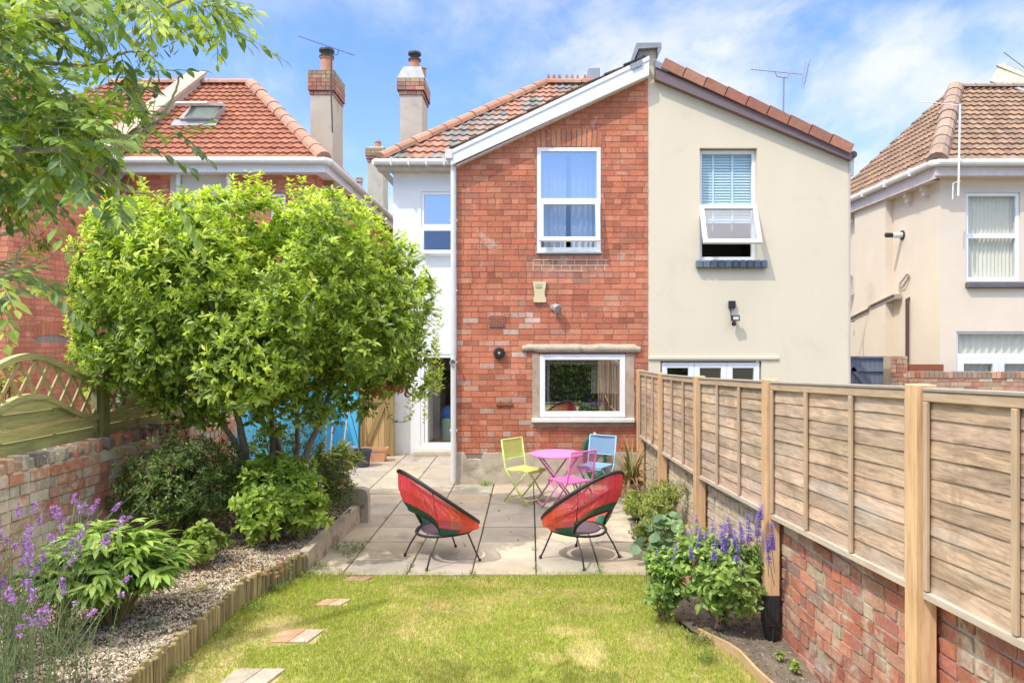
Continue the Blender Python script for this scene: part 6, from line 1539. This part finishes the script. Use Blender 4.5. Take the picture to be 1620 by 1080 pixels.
def ash_at(u, v, Yq, n=1):
    for _ in range(n):
        b = P(u + ra2.gauss(0, 9), v + ra2.gauss(0, 9), (Yq + ra2.uniform(-.15, .15))*.80); d = Vector((ra2.gauss(.35, .7), ra2.gauss(-.1, .5), ra2.gauss(-.2, .5)))
        compound(b, d, ra2.uniform(.14, .23), rga, ra2.choice((3, 4, 4, 5)), ra2.uniform(.056, .072), .0225)
for _ in range(640):   # density map in the canopy's own extent, each leaf at its own depth
    r = ra2.random()
    if r < .64: u, v = ra2.uniform(-90, 105), ra2.uniform(-30, 300)
    elif r < .62: u, v = ra2.uniform(-90, 62), ra2.uniform(290, 430)
    elif r < .66: u, v = ra2.uniform(-70, 35), ra2.uniform(420, 470)
    elif r < .80: u, v = ra2.uniform(85, 150), ra2.uniform(150, 262)
    elif r < .97: u, v = ra2.uniform(60, 340), ra2.uniform(-40, 14)
    else: u, v = ra2.uniform(200, 240), ra2.uniform(100, 150)
    if 90 < u < 200 and v < 195 and ra2.random() < (v < 150)*.55 + (u-90)/330: continue
    if 60 < v < 125 and 60 < u: continue
    ash_at(u, v, ra2.uniform(2.6, 3.9))
for (u, v, k) in ((215, 30, 2), (170, 60, 2), (200, 55, 2), (190, 100, 2), (170, 112, 1), (215, 108, 2), (145, 95, 1), (255, 30, 1), (330, 20, 2), (355, 30, 2), (372, 42, 1), (300, 15, 2), (230, 215, 2), (262, 205, 2), (205, 208, 2), (180, 215, 2), (150, 235, 2), (268, 300, 1), (160, 290, 2), (190, 285, 1), (60, 100, 3), (105, 120, 2), (30, 460, 2), (10, 440, 2), (40, 440, 1)):
    ash_at(u, v, 2.9, k)
mb.build('crown', leafmat('ash leaf', .5, .34, .35), at)
tw.build('leaf_stalks', mat('green twig', rough=.7, attr=True), at)
for (u, v, s) in ((12, 12, 1), (165, 45, 1.0), (222, 48, 1.1), (270, 50, 1), (238, 100, 1), (150, 18, .8), (100, 22, .7), (196, 12, .9), (225, 8, .8), (60, 115, .9), (105, 170, .9), (45, 300, 1), (30, 345, .9), (95, 20, .7), (150, 70, .9), (178, 268, .7), (12, 330, .9), (80, 60, .7), (110, 268, .6), (70, 390, .7)):
    c = np.array(P(u, v-8, (2.95 + ra2.uniform(-.1, .2))*.8)); n = int(70*s); a = rga.normal(size=(n, 3))*[.55, .55, .25] + [0, 0, -1.0]
    pos = c + rga.normal(size=(n, 3))*[.018, .018, .026]*s
    mb = MB(); leaves(mb, pos, a, rdir(n, rga), rga.uniform(.028, .036, n), np.full(n, .0062), pick([(.26, .33, .06), (.34, .40, .09), (.16, .20, .045)], n, rga), .1, .1, ((.3, .7), (.8, 1.0)))
    mb.build('seed_bunch', leafmat('ash key', .6, .3, .2), at)

# ---- shrubs and border plants
def shrub(name, label, cat, x, y, z0, r, h, n, k, L, W, pal, rg, stems=10, spread=1.0, key='shrub leaf', lumpn=14, up=.3, ry=None, prof=((.3, .9), (.65, .85)), dens_low=.3, stemcol=(.16, .11, .06), flat=.0, curl=.15):
    t = thing(name, label, cat, (x, y, z0)); ry = ry or r; c0 = np.array([x, y, z0 + h*.55])
    L_ = []; 
    for i in range(lumpn):
        d = rg.normal(size=3); d /= np.linalg.norm(d); q = c0 + np.array([r, ry, h*.45])*d*rg.uniform(.3, .72); L_.append((q, rg.uniform(.28, .42)*min(r, h*.6)))
    LC_ = np.array([a[0] for a in L_]); LR_ = np.array([a[1] for a in L_])
    tp, nr = crown_points(n, LC_, LR_, rg, .6); ok = tp[:, 2] > z0 + .02; tp, nr = tp[ok], nr[ok]
    ns = int(len(tp)*.16); si = rg.choice(len(tp), ns); stray = tp[si] + unit(tp[si] - c0)*[r*.28, ry*.28, h*.22]*rg.random((ns, 1)); stray[:, 2] = np.maximum(stray[:, 2], z0 + .03)
    tp = np.concatenate([tp, stray]); nr = np.concatenate([nr, nr[si]])
    mb = MB(); o_ = unit(tp - c0); spray(mb, tp, unit(nr*.6 + o_*.6 + np.array([0, 0, up])), k, L, W, pal, spread, .18, rng=rg, up=up*.5, prof=prof, curl=curl)
    fo = mb.build('foliage', leafmat(key), t)
    mb = MB(); rr = random.Random(int(x*1000)+n)
    for i in range(stems):
        e = tp[rr.randrange(len(tp))]; s_ = Vector((x + rr.uniform(-.05, .05), y + rr.uniform(-.05, .05), z0-.03)); e = Vector(e.tolist()); m_ = s_.lerp(e, .55) + Vector((0, 0, .08*h))
        mb.tube([s_, m_, e], [.007, .005, .002], 5, stemcol)
    mb.build('stems', mat('furniture'), t); return t, tp
rp_ = np.random.default_rng(77)
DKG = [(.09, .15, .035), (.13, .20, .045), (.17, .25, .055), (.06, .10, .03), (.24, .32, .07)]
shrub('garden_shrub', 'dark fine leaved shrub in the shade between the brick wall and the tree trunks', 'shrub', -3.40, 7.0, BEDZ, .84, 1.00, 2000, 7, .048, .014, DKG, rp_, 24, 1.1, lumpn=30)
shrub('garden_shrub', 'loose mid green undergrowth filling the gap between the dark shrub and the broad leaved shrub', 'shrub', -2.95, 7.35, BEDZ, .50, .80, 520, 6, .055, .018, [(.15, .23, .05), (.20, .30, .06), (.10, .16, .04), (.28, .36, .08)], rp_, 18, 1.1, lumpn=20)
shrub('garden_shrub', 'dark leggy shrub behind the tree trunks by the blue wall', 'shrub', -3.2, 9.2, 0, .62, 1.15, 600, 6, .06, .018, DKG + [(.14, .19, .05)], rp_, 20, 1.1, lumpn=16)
shrub('garden_shrub', 'bright green broad leaved shrub at the foot of the tree, beside the kerb', 'shrub', -2.50, 6.95, BEDZ, .50, .86, 520, 7, .098, .044, [(.28, .42, .06), (.36, .48, .07), (.20, .31, .05), (.44, .54, .10)], rp_, 16, .9, key='fresh leaf', lumpn=16)
shrub('garden_shrub', 'sprawling olive green shrub on top of the concrete kerb end', 'shrub', -2.38, 8.0, BEDZ, .50, .62, 460, 7, .045, .016, [(.14, .19, .05), (.20, .25, .06), (.09, .13, .035)], rp_, 14, 1.1, lumpn=12)
shrub('garden_plant', 'pale green rounded leaf plant on the gravel in front of the dark shrub', 'plant', -2.88, 6.2, BEDZ, .30, .40, 120, 6, .06, .045, [(.28, .38, .08), (.34, .44, .10), (.22, .31, .07)], rp_, 14, 1.2, key='fresh leaf', lumpn=9, stemcol=(.35, .20, .12))
shrub('potted_hellebore', 'yellow green leafy plant filling the terracotta pot behind the raised bed', 'plant', wx(532, 9.5), 9.5, .28, .36, .50, 150, 6, .10, .035, [(.30, .36, .09), (.40, .44, .14), (.22, .30, .07), (.45, .42, .20)], rp_, 12, 1.0, key='fresh leaf', lumpn=9)
t = thing('pink_flowers', 'small cluster of dusky pink flowers beside the terracotta pot', 'flower', (wx(520, 9.3), 9.3, .2)); mb = MB(); n = 30
pos = np.array([wx(521, 9.3), 9.3, .28]) + RNG.normal(size=(n, 3))*[.06, .05, .07]; leaves(mb, pos, rdir(n), rdir(n), np.full(n, .045), np.full(n, .035), pick([(.42, .14, .26), (.5, .25, .34)], n), .1, .1); mb.build('petals', leafmat('petal', .6, .3), t)
# peony: long drooping lobed leaves on arching stems
t = thing('peony_bush', 'peony bush with long glossy drooping leaves behind the purple toadflax', 'plant', (-2.92, 4.95, BEDZ)); mb = MB(); st = MB(); rr = random.Random(88)
pp_, pa_, pc_ = [], [], []
for i in range(84):
    a = rr.uniform(0, 2*math.pi); rad = rr.uniform(.05, .45); h = .10 + .54*math.sqrt(max(0, 1-(rad/.54)**2)) * rr.uniform(.7, 1.05)
    s = Vector((-2.92 + .05*math.cos(a), 4.95 + .05*math.sin(a), BEDZ)); e = Vector((-2.92 + rad*math.cos(a)*1.05, 4.95 + rad*math.sin(a), BEDZ + h))
    m_ = s.lerp(e, .5) + Vector((0, 0, .08)); st.tube([s, m_, e], [.006, .005, .003], 5, (.30, .26, .10))
    d0 = Vector((math.cos(a)*.8, math.sin(a)*.8, .5))
    for q in (e, m_.lerp(e, .1), m_.lerp(e, .55)):
        for g in range(3):
            g0 = q + Vector((rr.gauss(0, .03), rr.gauss(0, .03), rr.gauss(0, .02))); dd = Vector((math.cos(a+rr.gauss(0, .9)), math.sin(a+rr.gauss(0, .9)), rr.uniform(-.1, .6)))
            for w_ in (-.45, 0, .45):
                pp_.append(tuple(g0)); pa_.append((dd.x*math.cos(w_)-dd.y*math.sin(w_), dd.x*math.sin(w_)+dd.y*math.cos(w_), dd.z)); 
n = len(pp_); pal = [(.20, .32, .06), (.26, .40, .07), (.32, .45, .09), (.15, .25, .05), (.40, .50, .12)]
leaves(mb, np.array(pp_), np.array(pa_), np.tile([0, 0, 1.0], (n, 1)) + RNG.normal(size=(n, 3))*.2, RNG.uniform(.11, .175, n), RNG.uniform(.032, .047, n), pick(pal, n, var=.12), .14, .42, ((.2, .6), (.45, 1.0), (.75, .75)))
mb.build('foliage', leafmat('peony leaf', .38, .3, .5), t); st.build('stems', mat('furniture'), t)
# toadflax: thin grey green stems with purple spikes
def spikes(name, label, spots, stem_n, H, pal_leaf, pal_fl, rr, lean=.15, fl=(.10, .022), leafL=.035, z0=BEDZ, cat='plant', fs=.013, loc=None):
    loc = loc or (spots[0][0], spots[0][1], z0); t = thing(name, label, cat, loc); lf_ = MB(); st = MB(); fm = MB(); rgn = np.random.default_rng(rr.randrange(9999))
    for (x, y, s) in spots:
        for i in range(int(stem_n*s)):
            b = Vector((x + rr.gauss(0, .05), y + rr.gauss(0, .05), z0-.01)); h = H*rr.uniform(.6, 1.08); l = Vector((rr.gauss(.3, 1)*lean, rr.gauss(0, 1)*lean, 0))
            pts = [b + Vector((0, 0, h*q)) + l*h*(q**1.6)*1.6 for q in (0, .25, .5, .75, 1)]; st.tube(pts, [.0028, .0025, .002, .0016, .001], 4, rr.choice([(.22, .28, .12), (.17, .23, .10)]))
            nl = 26; q = RNG.random(nl)*.82; base = np.array([tuple(pts[int(a*4)].lerp(pts[min(4, int(a*4)+1)], a*4-int(a*4))) for a in q])
            ax = unit(np.stack([RNG.normal(size=nl), RNG.normal(size=nl), RNG.uniform(.3, 1.1, nl)], 1)); leaves(lf_, base, ax, rdir(nl), RNG.uniform(.6, 1.2, nl)*leafL, np.full(nl, leafL*.13), pick(pal_leaf, nl), .1, .1)
            if rr.random() < .52:
                L = fl[0]*rr.uniform(.5, 1.15); nf = int(48*L/.1); tpos = RNG.random(nf); axis = (pts[4]-pts[3]).normalized()
                base = np.array([tuple(pts[4] - axis*(L*a)) for a in tpos]) ; d = unit(np.stack([RNG.normal(size=nf), RNG.normal(size=nf), RNG.uniform(-.1, .7, nf)], 1)); base = base + d*(fl[1]*(.25+.75*tpos))[:, None]*.28
                fm = MB(); leaves(fm, base, d, rdir(nf), RNG.uniform(.8, 1.3, nf)*fs*1.35, RNG.uniform(.7, 1.1, nf)*fs, pick(pal_fl, nf, var=.2), .25, .3); fm.build('flower_spike', leafmat('petal', .6, .3), t)
    lf_.build('foliage', leafmat('thin leaf', .6, .3), t); st.build('stems', mat('furniture'), t); return t
rq = random.Random(55)
PUR = [(.42, .18, .66), (.50, .25, .72), (.34, .13, .56), (.58, .34, .76)]
spikes('purple_toadflax', 'tall grey green toadflax with purple flower spikes at the left edge of the photo', [(-3.25, 4.45, 1.3), (-3.05, 4.25, 1.3), (-3.15, 4.7, 1.2), (-2.95, 4.5, 1.0), (-3.3, 4.15, 1.2), (-3.45, 4.7, 1)], 20, .88, [(.16, .23, .09), (.20, .28, .12), (.12, .18, .07)], PUR, rq, .17, (.085, .026))
spikes('purple_toadflax', 'nearer toadflax clump with purple flowers at the bottom left corner', [(-2.75, 3.98, 1.2), (-2.62, 4.12, .7), (-2.9, 3.85, 1.0), (-2.98, 4.05, .9)], 17, .60, [(.16, .24, .09), (.20, .30, .12), (.13, .20, .07)], PUR, rq, .16, (.05, .030))
spikes('purple_toadflax', 'small single toadflax at the kerb corner by the log edging', [(-2.18, 6.35, .5)], 10, .34, [(.16, .23, .10), (.20, .27, .12)], [(.5, .25, .58)], rq, .14, (.05, .03), .03, z0=0)
# purple salvia
sv, tp_ = shrub('purple_salvia', 'green leafy salvia bush with upright violet flower spikes in the right border', 'plant', 1.42, 5.28, .06, .50, .64, 560, 6, .062, .034, [(.24, .37, .09), (.31, .45, .11), (.18, .28, .07), (.40, .52, .15)], rp_, 26, 1.0, key='salvia leaf', lumpn=20, stemcol=(.28, .17, .12), ry=.30)
t2, tp3 = shrub('purple_salvia', 'smaller low salvia spreading over the lawn edge left of the tall one', 'plant', 1.05, 5.50, .04, .26, .50, 190, 6, .056, .030, [(.24, .37, .09), (.31, .45, .11), (.18, .28, .07)], rp_, 9, 1.0, key='salvia leaf', lumpn=8, stemcol=(.28, .17, .12))
VIO = [(.26, .17, .66), (.34, .24, .74), (.20, .12, .54), (.42, .32, .78)]
def spike_list(t, lst, rr):
    for (u, v, vb, y, s) in lst:
        st = MB(); fm = MB()
        top = P(u, v - 6, y); bot = P(u + rr.uniform(-6, 6), vb, y); L = (top-bot).length; base = bot - Vector((0, 0, .16)) + Vector((rr.uniform(-.05, .05), 0, 0)); ax = (top-bot).normalized()
        st.tube([base, bot, top], [.003, .0025, .001], 5, (.16, .13, .14)); nw = max(4, int(L/.011))
        for k in range(nw):
            q = k/nw; c = bot + ax*(L*q); rad = .026*s*(1-.5*q); nf = 9; a0 = rr.random()*6
            if rr.random() < .12: continue
            an = a0 + np.arange(nf)*2*np.pi/nf + RNG.normal(0, .2, nf); d = np.stack([np.cos(an), np.sin(an), np.full(nf, .35)], 1)
            leaves(fm, np.array(c)[None] + d*rad*.25, d, np.tile([0, 0, 1.0], (nf, 1)), RNG.uniform(.8, 1.2, nf)*rad, RNG.uniform(.6, .9, nf)*rad*.8, pick(VIO, nf, var=.2), .3, .3)
        fs_ = fm.build('flower_spike', leafmat('petal', .6, .3), t); st.build('flower_stem', mat('furniture'), fs_)
spike_list(sv, [(1118, 845, 880, 5.3, 1), (1140, 830, 868, 5.3, 1), (1127, 828, 872, 5.45, 1), (1101, 818, 848, 5.7, 1), (1089, 846, 862, 5.6, .8), (1148, 832, 872, 5.1, 1.1), (1162, 842, 862, 5.2, .9), (1160, 858, 872, 5.25, .7), (1205, 802, 822, 5.0, 1.1), (1221, 828, 870, 4.9, 1), (1212, 850, 875, 4.9, .8), (1195, 836, 850, 5.1, .8), (1185, 842, 854, 5.15, .7), (1115, 848, 870, 5.4, .8), (1135, 848, 870, 5.2, .8), (1172, 838, 850, 5.1, .8), (1176, 893, 902, 5.0, .6), (1075, 852, 876, 5.45, 1), (1108, 838, 866, 5.2, 1), (1152, 822, 862, 5.35, 1.1), (1170, 830, 862, 5.4, 1), (1182, 818, 856, 5.2, 1.1), (1198, 826, 860, 5.1, 1), (1092, 866, 884, 5.1, .8), (1128, 862, 886, 5.0, .9), (1168, 866, 888, 4.95, .9), (1214, 866, 890, 4.95, .8)], random.Random(3))
spike_list(t2, [(1040, 874, 886, 5.5, .9), (1053, 869, 888, 5.5, .9), (1065, 884, 900, 5.35, .9), (1024, 884, 892, 5.6, .7), (1085, 885, 897, 5.4, .6)], random.Random(4))
# bronze phormium and other right-border plants
def straps(name, label, x, y, z0, n, L, Wd, pal, rr, spread=.7, cat='plant'):
    t = thing(name, label, cat, (x, y, z0)); mb = MB()
    for i in range(n):
        a = rr.uniform(0, 6.28); l = L*rr.uniform(.55, 1.1); up = rr.uniform(.5, 1.4); o = Vector((math.cos(a)*spread, math.sin(a)*spread, 0)); s = o.cross(Vector((0, 0, 1))).normalized(); K = 8; w0 = Wd*rr.uniform(.7, 1.1); b = Vector((x + rr.gauss(0, .03), y + rr.gauss(0, .03), z0)); c = rr.choice(pal); vs = []
        for k in range(K+1):
            q = k/K; p = b + o*l*(q**1.3)*.7 + Vector((0, 0, l*(q*up - .75*q*q*rr.uniform(.9, 1.1)*(1.2-up*.3)))); ww = w0*(1-q**3)*.5; vs += [p - s*ww, p + Vector((0, 0, -ww*.5)), p + s*ww]
        mb.add(vs, [(k*3+j, k*3+j+1, k*3+j+4, k*3+j+3) for k in range(K) for j in (0, 1)], c)
    mb.build('foliage', leafmat('strap leaf', .5, .25), t); return t
rs_ = random.Random(71)
straps('bronze_grass', 'arching bronze and green strap leaved plant in the pot near the fence end', 1.36, 9.5, .22, 84, .86, .034, [(.30, .17, .08), (.24, .20, .07), (.38, .24, .11), (.20, .24, .07), (.45, .33, .16)], rs_, .6)
straps('dry_grass', 'tuft of straw coloured dry grass below the bronze plant', 1.32, 8.9, 0, 90, .36, .006, [(.48, .38, .20), (.40, .32, .16), (.30, .28, .12)], rs_, .9)
straps('dry_grass', 'straw coloured dead stems against the fence post behind the salvia', 1.60, 6.1, 0, 70, .50, .005, [(.44, .36, .20), (.36, .30, .17), (.25, .27, .10)], rs_, .55)
straps('grass_tuft', 'small yellow green tuft growing alone on the gravel', -2.62, 5.62, BEDZ, 26, .10, .007, [(.42, .44, .12), (.50, .46, .16)], rs_, .9)
straps('grass_tuft', 'small blue grey tuft on the gravel near the log edging', -2.62, 4.95, BEDZ, 40, .08, .007, [(.22, .30, .20), (.28, .36, .24)], rs_, .8)
straps('grass_tuft', 'green weed tuft at the foot of the brick gable', wx(768, 10.6), 10.6, 0, 60, .14, .006, [(.25, .36, .08), (.33, .42, .10)], rs_, .7)
for i, (u, y, lab) in enumerate(((1000, 8.5, 'yellow green feathery plant at the patio edge below the bronze grass'), (1045, 7.7, 'tall yellow green bushy plant against the limewashed wall'), (1030, 8.2, 'mid green soft plant between the bronze grass and the tall yellow green one'))):
    shrub('border_plant', lab, 'plant', wx(u, y)+.08, y, 0, (.28, .34, .30)[i], (.36, .72, .48)[i], (300, 420, 300)[i], 6, .042, .014, [[(.34, .42, .10), (.42, .46, .14), (.28, .36, .08)], [(.32, .38, .09), (.40, .42, .13), (.24, .30, .07)], [(.26, .34, .08), (.36, .38, .14), (.20, .27, .06)]][i], rp_, 10, 1.1, key='fresh leaf', lumpn=9)
shrub('border_plant', 'low pale green plant spilling over the patio edge above the large round leaves', 'plant', 1.24, 7.45, 0, .20, .30, 150, 6, .034, .016, [(.30, .38, .10), (.38, .42, .14)], rp_, 8, 1.1, key='fresh leaf', lumpn=8)
t = thing('nasturtium', 'large round blue green leaves leaning onto the patio beside the right chair', 'plant', (1.27, 6.95, 0)); mb = MB(); st = MB(); rn = random.Random(9)
for i in range(44):
    u, v = (rn.gauss(1035, 17), rn.gauss(855, 11)) if i % 2 else (rn.gauss(1052, 14), rn.gauss(822, 12)); y = 6.9 + rn.uniform(-.2, .3); c = P(u, v, y); c.z = max(c.z, .05); r = rn.uniform(.035, .072); nrm = Vector((rn.gauss(-.1, .4), rn.gauss(-.5, .3), 1)).normalized(); a1 = nrm.orthogonal().normalized(); a2 = nrm.cross(a1)
    K = 12; vs = [c - nrm*.012] + [c + (a1*math.cos(6.283*k/K) + a2*math.sin(6.283*k/K))*r*(1 + .07*math.sin(3*6.283*k/K+i)) for k in range(K)]
    mb.add(vs, [(0, k+1, (k+1) % K + 1) for k in range(K)], rn.choice([(.16, .27, .14), (.20, .32, .17), (.12, .21, .10), (.24, .36, .16)])); st.tube([(1.32 + rn.uniform(-.06, .06), 6.95, 0), c - nrm*.014], .0035, 4, (.25, .33, .14))
mb.build('foliage', leafmat('round leaf', .5, .3), t, smooth=True); st.build('stems', mat('furniture'), t)
for i, (u, v, lab) in enumerate(((1330-70, 1062, 'small seedling at the foot of the low wall in the bottom right soil'), (1232, 1047, 'small seedling in the soil left of the one by the wall'))):
    Yq = F*CAMH/(v-540); shrub('seedling', lab, 'plant', wx(u, Yq), Yq, 0, .05, .10, 12, 5, .03, .018, [(.28, .38, .08), (.34, .42, .10)], rp_, 3, 1.1, key='fresh leaf', lumpn=3)
# weeds along the kerb, in the joints, and at the edging
def weeds(name, label, spots, rr, pal, L=.07, cat='weeds'):
    mb = MB()
    for (x, y, z, r, n) in spots:
        for i in range(n):
            a = rr.uniform(0, 6.28); q = r*math.sqrt(rr.random()); b = Vector((x + q*math.cos(a), y + q*math.sin(a), z)); K = rr.randrange(3, 6); d = Vector((rr.gauss(0, .6), rr.gauss(0, .6), 1)).normalized(); e = b + d*L*rr.uniform(.4, 1.1)
            pos = np.array([tuple(b.lerp(e, (j+1)/K)) for j in range(K)]); leaves(mb, pos, rdir(K)*[1, 1, .5] + [0, 0, .3], np.tile([0, 0, 1.0], (K, 1)), RNG.uniform(.012, .03, K), RNG.uniform(.006, .013, K), pick(pal, K, var=.2))
    o = mb.build(name, leafmat('fresh leaf'), None); tag(o, label, cat, kind='stuff'); return o
rwd = random.Random(3)
sp_ = [(-1.86, 7.35, 0, .16, 110), (-1.80, 7.15, 0, .10, 40), (-2.0, 6.75, 0, .07, 30), (-1.9, 6.5, 0, .2, 80), (-2.2, 6.2, 0, .12, 90), (-2.2, 5.7, 0, .1, 50), (-2.25, 5.2, 0, .09, 40), (-2.28, 4.6, 0, .09, 40), (1.25, 5.1, 0, .12, 90), (1.2, 4.8, 0, .08, 50)]
for (a, b) in ((-1.74, 6.9), (-1.74, 7.6), (-1.14, 6.8), (-1.14, 7.5), (-1.14, 6.6), (.06, 6.7), (.06, 7.3), (.66, 6.75), (.66, 6.62), (-1.74, 8.6), (-.54, 9.9), (.0, 10.55), (.4, 10.55), (-.54, 6.58), (-1.5, 9.2)): sp_.append((a, b, -.01, .03, 9))
weeds('edge_weeds', 'low green weeds along the kerb, edging and patio joints', sp_, rwd, [(.20, .30, .06), (.14, .22, .05), (.28, .32, .10), (.12, .18, .05)])
mb = MB(); n = 1500; X = RNG.uniform(-4, -2.1, n); Y = 8.3 - 2.4*RNG.random(n)**1.4; c = np.stack([X, Y, np.full(n, BEDZ+.012)], 1); X2 = RNG.uniform(-2.1, 1.2, 26); Y2 = RNG.uniform(6.6, 10, 26); c = np.concatenate([c, np.stack([X2, Y2, np.full(26, .006)], 1)]); n = len(c)
leaves(mb, c, RNG.normal(size=(n, 3))*[1, 1, .15], np.tile([0, 0, 1.0], (n, 1)) + RNG.normal(size=(n, 3))*.3, RNG.uniform(.03, .06, n), RNG.uniform(.015, .03, n), pick([(.32, .17, .08), (.24, .12, .06), (.40, .26, .14), (.14, .09, .05)], n), .2, .3)
o = mb.build('fallen_leaves', leafmat('dry leaf', .7, .2, .2)); tag(o, 'brown fallen leaves under the tree and a few on the patio', 'leaves', kind='stuff')
# plants seen past the lattice on the neighbour's side
shrub('climbing_plant', 'yellow leaved climber beyond the lattice against the neighbour brick wall', 'plant', -6.2, 8.4, .9, .22, 1.35, 110, 6, .06, .03, [(.42, .40, .10), (.34, .36, .09), (.50, .46, .16)], rp_, 8, 1.1, key='fresh leaf', lumpn=10)
# hedge behind the camera: what the lower window glass mirrors
hd = thing('garden_hedge', 'tall dark hedge closing the garden behind the camera', 'hedge', (0, -3.4, 0)); n = 9000
pos = np.stack([RNG.uniform(-6, 6, n), -3.4 + RNG.normal(0, .18, n), RNG.random(n)**.8*2.6 + .1*RNG.normal(size=n)], 1); mb = MB(); leaves(mb, pos, rdir(n) + [0, .3, .2], rdir(n), RNG.uniform(.08, .15, n), RNG.uniform(.05, .09, n), pick([(.16, .26, .06), (.22, .34, .08), (.10, .17, .04), (.30, .42, .10)], n)); mb.build('foliage', leafmat('shrub leaf'), hd)
mb = MB(); mb.box(-6, 6, -3.75, -3.55, 0, 2.4); mb.build('branches', mat('hedge inner', (.03, .04, .02), .95), hd)
